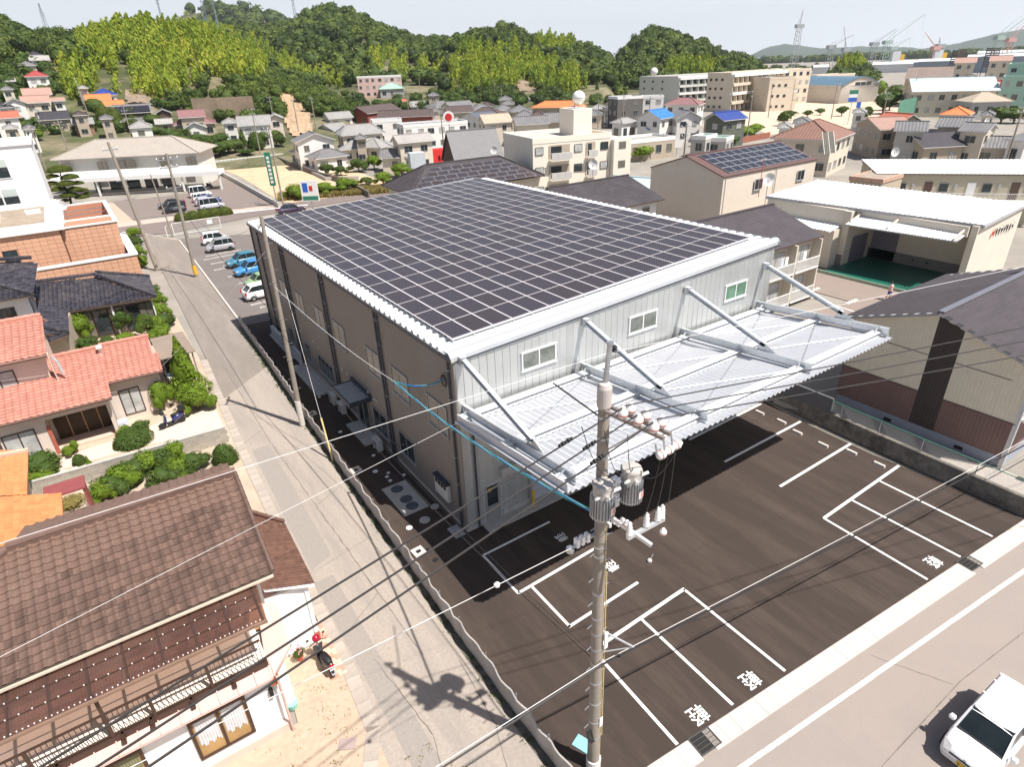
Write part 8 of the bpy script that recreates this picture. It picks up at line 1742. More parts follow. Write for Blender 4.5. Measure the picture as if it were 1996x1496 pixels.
def crown_template(nleaf, leaf, lobes=7, flat=1.0, seed=0, kind='round', core=.72):
 """crown of radius about 1: leaf triangles spread over lobes, over a dark lumpy core; returns verts, tris, tint"""
 r = np.random.RandomState(seed); P = []; Nn = []
 if kind == 'round':
  c = r.normal(size=(lobes,3)); c /= np.linalg.norm(c,axis=1)[:,None]; c *= r.uniform(.25,.62,(lobes,1)); c[:,2] *= .8; rad_ = r.uniform(.36,.58,lobes)
  li = r.randint(0,lobes,nleaf); d = r.normal(size=(nleaf,3)); d /= np.linalg.norm(d,axis=1)[:,None]; d[:,2] = np.where(r.rand(nleaf)<.75, np.abs(d[:,2]), d[:,2])
  P = c[li]+d*rad_[li][:,None]*r.uniform(.8,1.08,(nleaf,1)); Nn = d
 elif kind == 'cone':
  h = r.rand(nleaf)**1.3; a = r.rand(nleaf)*6.283; rr = (1-h)*.95*(.85+.2*np.sin(a*3+h*9))*r.uniform(.8,1.05,nleaf)+.02
  P = np.stack([rr*np.cos(a), rr*np.sin(a), h*2-1], 1); Nn = np.stack([np.cos(a), np.sin(a), np.full(nleaf,.5)],1)
 elif kind == 'plume':   # bamboo: bent feathery spire
  h = r.rand(nleaf); a = r.rand(nleaf)*6.283; rr = (.10+.5*np.sin(np.clip(h*1.1,0,1)*math.pi)**.7)*r.uniform(.3,1.05,nleaf)
  bend = .55*h**2.2; P = np.stack([rr*np.cos(a)+bend, rr*np.sin(a), h*2-1-bend*.25], 1); Nn = np.stack([np.cos(a), np.sin(a), np.full(nleaf,.6)],1)
 elif kind == 'dome':
  d = r.normal(size=(nleaf,3)); d /= np.linalg.norm(d,axis=1)[:,None]; d[:,2] = np.abs(d[:,2])*1.0; P = d*r.uniform(.88,1.04,(nleaf,1)); P[:,2] = P[:,2]*1.0-.0; Nn = d
 Nn = Nn+r.normal(size=(nleaf,3))*.45; Nn /= np.linalg.norm(Nn,axis=1)[:,None]
 u = np.cross(Nn, r.normal(size=(nleaf,3))); u /= np.linalg.norm(u,axis=1)[:,None]; v = np.cross(Nn, u); s = leaf*r.uniform(.6,1.4,(nleaf,1))
 if kind == 'plume': u = u*.5+np.array([.25,0,-.55]); v = v*.6
 V = np.stack([P-u*s*.5-v*s*.4, P+u*s*.5-v*s*.3, P+u*s*.1+v*s*.6], 1).reshape(-1,3); T = np.arange(nleaf*3).reshape(-1,3)
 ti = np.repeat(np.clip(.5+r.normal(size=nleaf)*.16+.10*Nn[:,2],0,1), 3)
 # core: low poly lumpy ball, inner shade put in as a darker tint
 if core:
  nk = 8; vv = []; ff = []
  for i in range(5):
   for k in range(nk):
    th = math.pi*(i+.5)/5; a = 2*math.pi*k/nk; q = np.array([math.sin(th)*math.cos(a), math.sin(th)*math.sin(a), math.cos(th)])*core*r.uniform(.85,1.1)
    if kind == 'cone': zz = q[2]; q = np.array([q[0]*(1-zz)*.6, q[1]*(1-zz)*.6, zz*.95])
    if kind == 'plume': zz = q[2]; q = np.array([q[0]*.35+.5*((zz+1)/2)**2.2, q[1]*.35, zz*.9])
    if kind == 'dome': q[2] = abs(q[2])*1.1 if q[2] > 0 else q[2]*.1
    vv.append(q)
  for i in range(4):
   for k in range(nk): a, b, c, d = i*nk+k, i*nk+(k+1)%nk, (i+1)*nk+(k+1)%nk, (i+1)*nk+k; ff += [(a,d,c),(a,c,b)]
  ff += [(0,k,k+1) for k in range(1,nk-1)]
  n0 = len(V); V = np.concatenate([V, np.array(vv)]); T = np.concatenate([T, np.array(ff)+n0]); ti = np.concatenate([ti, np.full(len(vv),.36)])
 return V, T, ti
def scatter(name, temps, pos, scl, tint, mat, kind='stuff', spin=True):
 Vs, Ts, Ti = [], [], []; n0 = 0
 for k in range(len(pos)):
  V, T, ti = temps[k%len(temps)]; a = RS.rand()*6.283 if spin else RS.normal()*.5+.3; c, s = math.cos(a), math.sin(a)
  W = V*scl[k]; W = np.stack([W[:,0]*c-W[:,1]*s, W[:,0]*s+W[:,1]*c, W[:,2]],1)+pos[k]
  Vs.append(W); Ts.append(T+n0); Ti.append(np.clip(ti+tint[k],0,1)); n0 += len(V)
 me = npmesh(name, np.concatenate(Vs), np.concatenate(Ts), mat, tint=np.concatenate(Ti)); o = D.objects.new(name, me); COL.objects.link(o); o['kind'] = kind; return o
def to_px(P):
 q = (np.asarray(P)-CAM) @ RM.T; return CX+F_PX*q[:,0]/q[:,2], CY+F_PX*q[:,1]/q[:,2]
def in_poly(x, y, poly):
 c = np.zeros(len(x), bool)
 for (x0,y0),(x1,y1) in zip(poly, poly[1:]+poly[:1]):
  if y0 == y1: continue
  c ^= ((y0 > y) != (y1 > y)) & (x < (x1-x0)*(y-y0)/(y1-y0)+x0)
 return c
T_far = [crown_template(150, .26, 9, seed=i, core=.66) for i in range(6)]
T_mid = [crown_template(290, .2, 10, seed=20+i, core=.64) for i in range(5)]
T_bam = [crown_template(260, .24, seed=40+i, kind='plume', core=.6) for i in range(5)]
BAMB = [[(100,215),(110,130),(165,58),(300,20),(400,25),(475,80),(500,125),(470,150),(400,135),(330,185),(240,200),(150,190)],[(440,110),(480,70),(560,105),(610,140),(640,150),(600,160),(520,130),(480,150)],[(610,145),(690,160),(760,200),(765,225),(715,215),(650,175)],[(715,105),(790,95),(800,150),(730,140)],[(820,118),(860,118),(858,150),(815,150)],
  [(880,180),(870,130),(900,90),(1000,88),(1100,135),(1150,165),(1130,185),(1040,160),(1000,165),(930,170)],[(1045,75),(1110,68),(1125,95),(1080,105),(1040,95)],[(1290,130),(1360,115),(1405,135),(1400,150),(1300,150)],[(1590,140),(1640,108),(1690,108),(1705,130)]]
HOUSEZ = [[(-20,112),(28,112),(28,96),(108,96),(112,135),(108,168),(125,182),(170,184),(175,170),(235,172),(250,205),(360,214),(420,222),(545,240),(545,262),(420,300),(-200,300)]]
for h in HILLS:
 a0, a1 = max(h['az'][0], az_of(-120,150)) if h['n'] == 'left' else h['az'][0], min(h['az'][-1], az_of(2010,120)); dm = (h['df']+h['dr'])/2
 d0 = 195 if h['n'] == 'left' else h['df']-(h['df']-h['pre'][0][0])*.25; d1 = h['dr']+16
 sp = {'left':6.5,'bamboo':4.6,'peak':8.6,'far':22,'right centre':6.6,'front bamboo':4.8,'right':7.6,'knoll':6}[h['n']]
 if h['n'] in ('bamboo','front bamboo'): sp *= .86
 n = int((a1-a0)*dm*(d1-d0)/sp**2); az = RS.uniform(a0, a1, n*2); d = RS.uniform(d0, d1, n*2); ok = RS.rand(n*2) < d/d1*.75; az, d = az[ok], d[ok]
 x = CAM[0]+np.sin(az)*d; y = CAM[1]+np.cos(az)*d; z = TZ(x, y); own = hill_h(h, az, d)+np.where(d > h['df'], nz(x-CAM[0], y-CAM[1])*2.2, 0)*(1 if h['dr'] < 1000 else 3)
 ok = (z > 1.2) & (own >= z-.8); x, y, z, d = x[ok], y[ok], z[ok], d[ok]
 if len(x) == 0: continue
 P = np.stack([x,y,z+3],1); px, py = to_px(P); ok = (px > -60) & (px < 2060)
 for b in BARE+HOUSEZ: ok &= ~in_poly(px, py+2, b)
 P = P[ok]; px = px[ok]; py = py[ok]; bam = np.zeros(len(px), bool)
 for b in BAMB: bam |= in_poly(px, py, b)
 bam &= (RS.rand(len(px)) < .93)
 r = sp*.62
 I = np.nonzero(~bam)[0]; lown = np.sin(P[:,0]*.03)*np.cos(P[:,1]*.026)
 if len(I):
  sc = np.stack([RS.uniform(.75,1.35,len(I))*r*1.05]*3,1); sc[:,2] *= RS.uniform(.75,1.05,len(I)); pos = P[I].copy(); pos[:,2] = pos[:,2]-3+sc[:,2]*.75
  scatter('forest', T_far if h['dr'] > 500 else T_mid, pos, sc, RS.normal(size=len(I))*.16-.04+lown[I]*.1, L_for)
 I = np.nonzero(bam)[0]
 if len(I):
  hh = RS.uniform(4.2,6.4,len(I))*(1 if h['dr'] < 500 else 1.1); sc = np.stack([hh*.8,hh*.8,hh*.95],1); pos = P[I].copy(); pos[:,2] = pos[:,2]-3+hh*.75
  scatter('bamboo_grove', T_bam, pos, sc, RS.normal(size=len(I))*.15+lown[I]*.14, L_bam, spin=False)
  if h['n'] == 'bamboo':
   mb = MB(); k = 0
   for i in I:
    if py[i] > 135 and 140 < px[i] < 215 and RS.rand() < .9: mb.tube([(P[i,0],P[i,1],P[i,2]-4),(P[i,0]-.3,P[i,1],P[i,2]+2),(P[i,0]-1.2,P[i,1],P[i,2]+7)], .11, 4)
   if mb.f: tag(mb.build('bamboo_culms', M_culm), kind='stuff')
# ---- shared crown meshes for single trees and shrubs
def cm(nm, mat, *a, **k): V, T, ti = crown_template(*a, **k); return npmesh(nm, V, T, mat, tint=ti)
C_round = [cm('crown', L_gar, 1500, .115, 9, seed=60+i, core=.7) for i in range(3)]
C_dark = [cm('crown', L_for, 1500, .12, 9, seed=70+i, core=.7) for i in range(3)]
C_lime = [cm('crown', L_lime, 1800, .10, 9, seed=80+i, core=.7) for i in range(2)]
C_cone = cm('crown', L_lime, 2600, .10, seed=90, kind='cone', core=.75)
C_dome = cm('crown', L_pine, 1500, .075, seed=91, kind='dome', core=.93)
C_domeg = cm('crown', L_gar, 1600, .085, seed=92, kind='dome', core=.93)
C_dcone = cm('crown', L_for, 1500, .13, seed=93, kind='cone', core=.75)
C_smallr = [cm('crown', L_gar, 320, .26, 7, seed=100+i, core=.7) for i in range(3)]; C_smalld = [cm('crown', L_for, 320, .27, 7, seed=110+i, core=.7) for i in range(3)]; C_smalll = [cm('crown', L_lime, 320, .26, 7, seed=120+i, core=.7) for i in range(2)]
def tree(label, x, y, z, h, r, crown, cat='tree', group=None, trunk=.35, name='tree', rz=None, lean=0):
 t = thing(name, label, cat, (x,y,z), rnd.uniform(0,6.28) if rz is None else rz, group)
 tr = MB(); th = h*trunk; tr.tube([(0,0,-.2),(lean*.3,0,th*.6),(lean*.5,0,th+h*.15)], max(.04,r*.07), 7, r2=max(.02,r*.04))
 for k in range(3): a = k*2.1; tr.tube([(lean*.4,0,th*.8),(lean*.5+math.cos(a)*r*.4, math.sin(a)*r*.4, th+(h-th)*.4)], max(.02,r*.035), 5, r2=.015)
 tr.build('trunk', M_bark, t)
 c = D.objects.new('crown', crown); COL.objects.link(c); c.parent = t; hc = (h-th)/2
 if cat in ('bush','vine','hedge plant','garden tree') and crown not in (C_dome, C_domeg, C_cone):
  for k in range(3): a = k*2.1+r; e = D.objects.new('crown', crown); COL.objects.link(e); e.parent = t; s_ = (.5,.62,.42)[k]; e.location = (math.cos(a)*r*.75, math.sin(a)*r*.75, th*.7+hc*(.6,.9,.45)[k]); e.scale = (r*s_,r*s_,hc*s_*1.2); e.rotation_euler = (0,0,a*2)
 if crown in (C_dome, C_domeg): c.location = (lean*.5,0,th); c.scale = (r,r,h-th)
 else: c.location = (lean*.5,0,th+hc); c.scale = (r,r,hc*1.05)
 return t
def tpx(label, px, py, h, r, crown, trunk=.3, cat='shrub', name='shrub', group=None, ter=False, z=0.0, **k):
 p = hit(px, py) if ter else Vector(g(px, py, z)); return tree(label, p.x, p.y, p.z, h, r, crown, cat, group, trunk, name, **k)
# gardens of the left houses (photo pixel of the foot)
tpx('tall bright lime conical conifer at the lane edge', 374, 772, 4.4, 1.5, C_cone, .08, 'conifer', 'conifer')
tpx('rounded green bush at the foot of the lime conifer', 388, 800, 2.0, 1.25, C_lime[0], .05, 'bush', 'bush')
tpx('feathery light green bamboo bush against the pink house wall', 322, 800, 2.4, .75, C_lime[1], .1, 'bush', 'bush')
tpx('loose green bush left of the lime conifer', 345, 738, 1.7, .8, C_round[0], .1, 'bush', 'bush')
tpx('low clipped oval hedge bush in front of the blue scooter', 262, 862, .9, 1.15, C_domeg, .05, 'bush', 'bush')
tpx('small dark clipped ball under the arched porch corner', 240, 872, .7, .5, C_domeg, .05, 'bush', 'bush')
tpx('broad leaved plant beside the wall steps', 275, 845, .9, .6, C_round[1], .1, 'bush', 'bush'); tpx('small leafy plant beside the blue crate', 247, 850, .8, .45, C_lime[0], .1, 'bush', 'bush')
tpx('spiky bright green plant by the porch', 150, 884, 1.0, .3, C_lime[1], .1, 'plant', 'plant'); tpx('round light green bush left of the porch', 138, 888, .7, .45, C_lime[0], .05, 'bush', 'bush')
tpx('small round brownish clipped shrub on the path edge', 156, 904, .6, .38, C_domeg, .05, 'bush', 'bush'); tpx('small yellow green pointed conifer on the path edge', 178, 916, .95, .3, C_cone, .04, 'conifer', 'conifer')
tpx('large flowering bush beside the orange roof', 88, 925, 1.5, 1.1, C_round[2], .1, 'bush', 'bush'); tpx('yellow green low bush under the flowering bush', 85, 945, .9, 1.0, C_lime[0], .05, 'bush', 'bush')
tpx('clipped round topiary bush where the garden meets the lane', 441, 900, 1.15, .72, C_domeg, .04, 'topiary bush', 'bush')
for i,(px,py,r_,lb) in enumerate(((345,890,.75,'upper right end'),(318,903,.9,'upper right part'),(290,912,.95,'upper middle'),(265,925,1.0,'middle'),(242,940,1.0,'lower middle'),(220,958,.95,'lower left'),(205,972,.7,'lower left end'),(380,912,.8,'right strand near the topiary'),(350,925,.85,'right strand middle'),(322,938,.85,'right strand lower part'))):
 tpx('sprawling vine foliage over the garden wall, '+lb, px, py+6, 1.25, r_, C_round[i%3] if i%2 else C_lime[i%2], .02, 'vine', 'vine', 'vines over the garden wall')
tpx('dry yellowish ground shrub below the wall', 140, 985, .35, .75, cm('crown', L_dry, 700, .13, seed=130, kind='dome', core=.8), .02, 'shrub', 'shrub')
# garden of the black roofed house
for px,py,h_,r_,c_,lb in ((168,668,2.6,1.05,C_lime[0],'layered palm like garden tree in front of the glazed veranda'),(178,690,1.6,.95,C_round[0],'dense bush below the layered garden tree'),(245,650,2.4,.75,C_round[1],'clipped pine with two foliage clouds in the veranda garden'),(247,672,1.1,.9,C_lime[1],'yellow green shrub right of the clipped pine'),(292,660,2.5,1.05,C_dark[0],'dark rounded camellia at the garden corner'),(310,650,1.6,.9,C_lime[0],'light green bush behind the dark camellia'),(212,675,.9,.6,C_domeg,'small ball bush between garden stones'),(235,682,.8,.7,C_dark[1],'low dark bush on the stones'),(225,690,.7,.6,C_domeg,'lower clipped ball among the garden stones')): tpx(lb, px, py, h_, r_, c_, .25, 'garden tree', 'garden_tree')
for i,(px,py) in enumerate(((318,665),(322,640),(314,618),(306,598),(298,580),(276,520),(271,500),(266,480),(262,462))):
 tpx(('nearest','second','third','fourth','fifth','sixth','seventh','eighth','farthest')[i]+' plant of the ragged hedge along the lane', px, py, 1.5, 1.05, (C_lime[0],C_round[1],C_lime[1])[i%3], .03, 'hedge plant', 'hedge_plant', 'ragged hedge along the lane')
# garden stones
for i,(px,py,s_) in enumerate(((195,678,.5),(205,684,.4),(222,668,.35),(240,690,.45),(268,688,.4),(255,672,.3),(120,925,.35),(133,932,.3),(112,935,.3),(146,918,.3),(205,690,.35))):
 p = g(px,py); o = MB().lathe((0,0,0),[(s_,0),(s_*.95,s_*.3),(s_*.6,s_*.55),(.05,s_*.6)],7).build('garden_stone', M_kerb, loc=p, rz=rnd.uniform(0,3)); o.scale = (1,rnd.uniform(.5,.9),1); tag(o, 'pale garden stone '+('by the veranda pond, leftmost','by the veranda pond, second','near the small ball bush','beside the lower clipped ball','right of the veranda garden','in the middle of the veranda garden','at the foot of the flowering bush','right of the flowering bush','below the flowering bush','beside the round light bush','at the pink roof edge of the pond')[i], 'stone', 'garden stones')
# clipped cloud pine by the clinic
cp = thing('cloud_pine', 'big clipped cloud pine with stacked green pads beside the clinic', 'pine', g(140,405))
MB().tube([(0,0,0),(.3,.2,2),(-.1,.1,4),(.1,0,6)], .22, 8, r2=.08).build('trunk', M_bark, cp)
for k,(x,y,z,r_) in enumerate(((.1,0,6.1,2.0),(-1.2,-.4,5.3,1.1),(1.2,-.6,4.9,1.5),(-1.7,-.3,4.2,1.1),(.4,-1.2,4.0,1.5),(2.0,-.2,3.8,1.1),(-1.0,-.8,3.2,1.2),(1.3,-1.0,2.9,1.3),(2.4,-.3,2.6,1.0),(.2,-1.2,2.1,1.4),(2.0,-.8,1.5,1.2),(-.6,-.8,1.3,.9),(3.0,0,1.9,.8))):
 c = D.objects.new('foliage_pad', C_dome); COL.objects.link(c); c.parent = cp; c.location = (x,y,z); c.scale = (r_,r_,r_*.5)
p = Vector(g(397,424)); hd = thing('clipped_hedge', 'long clipped hedge island in front of the silver minivan', 'hedge', tuple(p), rad(-2))
for k in range(5): c = D.objects.new('foliage_pad', C_dome); COL.objects.link(c); c.parent = hd; c.location = (-3.0+k*1.55,0,0); c.scale = (1.3,.95,1.25)
# fig like bushes along the dry field and other mid distance trees
for px,py,h_,r_,c_,lb in ((578,388,2.6,2.2,C_lime[0],'first leafy fig bush at the near edge of the dry field'),(635,380,2.4,2.1,C_lime[1],'second leafy fig bush at the near edge of the dry field'),(674,374,2.6,2.2,C_lime[0],'third leafy fig bush at the near edge of the dry field'),(748,362,2.8,2.0,C_lime[1],'leafy bush left of the solar slate roof'),(783,345,2.8,2.4,C_lime[0],'leafy bush above the solar slate roof'),(640,340,2.4,1.8,C_round[0],'small tree beside the hipped wing'),(665,342,2.2,1.6,C_round[1],'round shrub beside the hipped wing, right one'),(700,335,3.0,2.4,C_round[2],'garden tree with pale blossoms'),(730,330,3.2,2.2,C_lime[1],'light green tree before the cream gabled house'),(700,312,3.4,2.2,C_round[0],'tree between the large cream house and the gabled house'),(715,360,1.6,1.8,C_dark[0],'low dark bush on the garden terrace'),(740,303,2.5,2.0,C_round[1],'shrub in front of the small hipped annexe')):
 tpx(lb, px, py, h_, r_, c_, .2, 'bush', 'bush')
belt = [(285,255),(300,262),(262,248),(330,268),(318,250),(345,275),(360,282),(375,290),(390,296),(402,300),(418,300),(432,296),(447,292),(300,240),(280,236),(410,285),(430,278),(390,280),(460,290),(360,268)]
for i,(px,py) in enumerate(belt):
 tpx(('dark','bushy','tall','round','low')[i%5]+' evergreen in the tree belt behind the clinic, '+('far left','left','centre left','centre')[i//5 if i < 20 else 3]+' '+('front','back','middle','upper','lower')[(i*2)%5], px, py+8, 3.8, 3.2, (C_dark+C_round)[i%6], .12, 'tree', 'garden_tree', 'tree belt behind the clinic', ter=True)
for px,py,h_,r_,c_,lb in ((208,245,5.5,2.4,C_dome,'left clipped pine before the dark farmhouse'),(230,250,5.5,2.6,C_dome,'middle clipped pine before the dark farmhouse'),(262,246,5,2.4,C_dome,'right clipped pine before the dark farmhouse'),(192,232,6.5,4,C_dark[0],'dark round tree left of the clipped pines'),(478,292,5.5,1.8,C_dcone,'tall layered conifer in front of the grey tiled house'),(502,292,4.5,2.2,C_domeg,'round topped evergreen right of the layered conifer'),(518,288,5,2.6,C_dark[1],'dark evergreen by the sloping lane'),(540,285,4.5,2.4,C_dark[2],'dark evergreen at the end of the hedge row'),(550,287,3.5,1.8,C_round[1],'green bush beside the parked red car'),(480,303,1.6,3,C_round[0],'scrubby bush by the white fence'),(57,237,3.6,2.6,C_dark[1],'dark shrub beside the faded red roof'),(75,275,3,2.6,C_lime[0],'green shrub patch behind the white building')):
 tpx(lb, px, py, h_, r_, c_, .12, 'tree', 'garden_tree', ter=True)
mid = [(905,268,4,3.2,0,'tree with autumn tint behind the steep slate roof, left'),(935,268,4,3.2,1,'tree with autumn tint behind the steep slate roof, middle'),(955,262,4.5,3,0,'tree behind the steep slate roof, right'),(800,265,3,2.2,1,'round dark tree in front of the laundry flats'),(1245,312,3.2,4.2,2,'large lime green bush by the road beside the three storey flats'),(1275,300,2.4,2.5,1,'shrub right of the large lime bush'),(1163,205,11,2.6,3,'tall pointed cypress behind the roof tank'),(1330,268,3,3.5,1,'hedge tree behind the corner shop'),(1420,285,3,3,1,'dark tree beside the green terrace house'),(1450,270,3.4,3.4,2,'light tree beside the green terrace house'),(1470,262,3.2,3,2,'light tree right of the terrace house'),(1525,245,4.5,2.5,1,'conical tree beside the parked silver car'),(1535,235,3.5,3,1,'round tree in the corner of the schoolyard'),(1573,228,2.5,2,0,'small dark yard tree left'),(1598,224,2.5,2,0,'small dark yard tree second'),(1640,226,3.5,2.5,1,'yard tree left of the blue sign'),(1680,235,3,2.5,0,'dark bush right of the blue sign'),(1690,230,4,2,0,'dark slender tree right of the blue sign'),(1720,222,7.5,5,1,'big leafy tree at the yard edge'),(1733,215,7,4.6,1,'second big leafy tree behind the first'),(1712,195,9,2.8,2,'yellow green ginkgo tree'),(1680,195,6.5,4.5,2,'lime green tree in the school garden'),(1645,190,5.5,5,1,'broad tree before the gymnasium'),(1745,195,7,4.5,0,'dark pine behind the ginkgo'),(1765,200,6,4,0,'dark pine row before the pale blue hall'),(1775,190,5,5,1,'hedge mass before the pale blue hall'),(1720,300,4.2,5.2,2,'bright lime green tree beside the dark gabled roof'),(1760,300,2.5,4,1,'hedge right of the bright lime tree'),(1845,300,2.2,2.2,1,'round clipped tree beside the terrace house'),(1870,303,2.4,2,2,'small light tree right of the round clipped tree'),(1855,285,2.5,3,0,'dark hedge behind the dark gable'),(1950,240,4.5,4,1,'tree left of the right edge'),(1975,240,4.5,4.5,0,'dark tree at the right edge'),(1960,225,4,4,2,'light tree at the right edge'),(1845,205,5,2.2,1,'tree at the end of the green nets'),(858,255,3,3,1,'tree below the flats with laundry'),(1085,180,3.5,3,2,'pale green tree right above the long school wing, left'),(1110,182,4,3,2,'pale green tree right above the long school wing, right'),(1020,185,3.5,3,2,'light tree at the foot of the cut bank'),(930,192,3,3,2,'small lime tree in the roof cluster')]
for px,py,h_,r_,c_,lb in mid:
 cr = {0:C_smalld[px%3],1:C_smallr[px%3],2:C_smalll[px%2],3:C_dcone}[c_]; tpx(lb, px, py, h_, r_, cr, .15, 'tree', 'garden_tree')
# low green filling between houses of the valley and along streets
def filler(name, poly, n, r0, r1, mat_t, mat, ter=True):
 xs = [p[0] for p in poly]; ys = [p[1] for p in poly]; X = RS.uniform(min(xs), max(xs), n*3); Y = RS.uniform(min(ys), max(ys), n*3); ok = in_poly(X, Y, poly); X, Y = X[ok][:n], Y[ok][:n]
 pos = np.array([tuple(hit(a,b)) if ter else g(a,b) for a,b in zip(X,Y)]); r = RS.uniform(r0, r1, len(pos)); sc = np.stack([r,r,r*.8],1); pos[:,2] += r*.4
 scatter(name, mat_t, pos, sc, RS.normal(size=len(pos))*.15, mat)
filler('undergrowth', [(-20,120),(60,110),(110,120),(105,150),(120,185),(100,200),(-20,215)], 70, 2.2, 4.2, T_mid, L_gar)
filler('undergrowth', [(640,175),(760,200),(870,175),(1000,190),(1230,190),(1240,205),(880,205),(760,235),(640,215)], 150, 2, 3.6, T_mid, L_gar)
filler('undergrowth', [(1490,130),(1590,128),(1760,125),(1780,138),(1650,142),(1500,140)], 70, 3.5, 5.5, T_far, L_for)
filler('undergrowth', [(1470,110),(2100,95),(2100,103),(1760,113),(1480,122)], 220, 9, 16, T_far, L_for)
filler('undergrowth', [(0,215),(120,235),(250,245),(280,262),(100,262),(0,250)], 60, 1.6, 2.8, T_mid, L_gar)
filler('undergrowth', [(300,205),(400,205),(440,208),(545,205),(552,235),(500,215),(420,214),(380,218),(300,212)], 60, 2, 3.4, T_mid, L_gar)
# grass and weeds at the field edge, along the fence and in the yard
def tufts(name, pts, mat, n=14, h=.25, w_=.05):
 V = []; T = []
 for (x,y,z) in pts:
  for k in range(n): a = RS.rand()*6.28; r = RS.rand()*.18; bx, by = x+math.cos(a)*r, y+math.sin(a)*r; hh = h*RS.uniform(.5,1.3); dx, dy = RS.normal(size=2)*w_*1.6; i = len(V); V += [(bx-w_/2,by,z),(bx+w_/2,by+w_/3,z),(bx+dx,by+dy,z+hh)]; T.append((i,i+1,i+2))
 V = np.array(V); o = D.objects.new(name, npmesh(name, V, np.array(T), mat, tint=np.repeat(RS.rand(len(T)),3))); COL.objects.link(o); o['kind'] = 'stuff'
pts = [(-9.2+RS.normal()*1.3, -10.2+RS.normal()*1.0+0*1, .01) for _ in range(230)]+[(RS.uniform(-14,-8.3), RS.uniform(-12.5,-9.2), .01) for _ in range(170)]; tufts('yard_grass', pts, L_dry, 10, .07, .035)
tufts('yard_weeds', [(RS.uniform(-13,-7.9), RS.uniform(-12.5,-3), .008) for _ in range(260)], L_dry, 5, .04, .03)
tufts('fence_weeds', [(np.interp(y,[-12,35],[-3.75,-2.4])+RS.normal()*.08, y, .012) for y in RS.uniform(-12,34,260)], L_gar, 8, .12, .03)
pts = []
for _ in range(1500):
 a, b = RS.rand(), RS.rand(); p = g(545+a*250, 392-a*18+b*-12); pts.append((p[0], p[1], 0))
tufts('field_edge_weeds', pts, L_dry, 5, .7, .25)
pts = [];
for _ in range(500): p = g(402+RS.rand()*62, 322-RS.rand()*9); pts.append((p[0],p[1],0))
tufts('vegetable_rows', pts, L_lime, 6, .6, .3)
# ==== SMALL THINGS OF THE TOWN
# concrete block wall of the pink house garden
gw = thing('garden_wall', 'weathered concrete block wall between the pink and the brown house gardens', 'wall', (-12.4,16.2,0))
bd5 = MB().box(-.196,-.07,.004,.196,.07,.194).data('wall_block', pm('garden wall block', (.40,.36,.31), .95, .1, 2, rand=.12, stain=(.27,.25,.22), samt=.6, sscale=1.5))
for j in range(5):
 for i in range(25): link('wall_block', bd5, gw, (-4.9+i*.4+(.1 if j%2 else 0), .2-.018*i+.02, j*.2), (0,0,-.045))
MB().box(-5.1,-.09,1.0,5.0,.09,1.06).build('coping', M_conc, gw).rotation_euler = (0,0,-.045)
o = MB().box(-.35,-.25,0,.35,.25,.3).build('garden_box', pm('pale blue crate', (.5,.55,.7), .6, .05, 3), loc=g(238,828), rz=.2); tag(o, 'pale blue and red storage box under the pink house window', 'box')
o = MB().lathe((0,0,0),[(.16,0),(.2,.25),(.21,.26)],14).build('bucket', pm('mint green bucket', (.25,.6,.5), .4, .05, 3), loc=(-9.75,-4.2,0)); tag(o, 'mint green bucket beside the white wall downpipe', 'bucket')
o = MB().box(-.28,-.2,0,.28,.2,.03).build('inspection_cover', pm('pinkish cover', (.35,.27,.25), .8, .1, 4), loc=(*g(677,1452)[:2],.01), rz=rad(-30)); tag(o, 'pinkish square inspection cover in the sandy yard', 'cover')
# two tone paving tiles at the entrance of the brown house
pv = tag(D.objects.new('entrance_paving', None), None, None, None, 'structure'); COL.objects.link(pv)
for k,cc_ in enumerate(((.62,.30,.22),(.72,.48,.36))): MATS['pv%d'%k] = pm('paving %d'%k, cc_, .85, .06, 3, rand=.08)
pd5 = [MB().box(0,0,0,.145,.145,.02).data('paving_tile', MATS['pv%d'%k]) for k in (0,1)]
for j in range(20):
 for i in range(4): link('paving_tile', pd5[(i//2+j//2+(i*j)%2)%2], pv, (-8.25+i*.15+.0*j, -4.0+j*.15, .012), (0,0,0))
# potted flowers under the porch
for x,y,lb in ((-9.0,-1.7,'upper pot of pink flowers beside the porch of the brown house'),(-8.9,-2.4,'lower pot of pink flowers beside the porch of the brown house')):
 t = thing('flower_pot', lb, 'flower pot', (x,y,0)); MB().lathe((0,0,0),[(.1,0),(.14,.22)],10).build('pot', M_redb, t); c = D.objects.new('flowers', C_round[0]); COL.objects.link(c); c.parent = t; c.location = (0,0,.38); c.scale = (.26,.26,.2)
 fl = MB(); [fl.box(a-.02,b-.02,.5+.05*math.sin(a*20),a+.025,b+.02,.54+.05*math.sin(a*20)) for a,b in [(rnd.uniform(-.2,.2),rnd.uniform(-.2,.2)) for _ in range(14)]]; fl.build('blossoms', pm('pink blossom', (.75,.25,.35), .7, .1, 5), t)
# stepped carport roof right of the pink house
o = MB().box(-1.15,-2.4,2.25,1.15,2.4,2.33).box(-1.05,-1.5,0,-.95,-1.4,2.25).box(.95,-1.5,0,1.05,-1.4,2.25).box(-1.05,1.4,0,-.95,1.5,2.25).box(.95,1.4,0,1.05,1.5,2.25).build('carport', pm('greyish brown carport sheet', (.27,.21,.17), .8, .1, 1.5), loc=(-8.2,28.6,0), rz=.02); tag(o, 'small brown flat roofed carport between pink house and black roofed house', 'carport')
car('dark blue car parked under the small brown carport', -8.45, 27.9, rad(90), 3.4, 1.6, 1.5, ('ink',(.03,.04,.08)), 'kei')
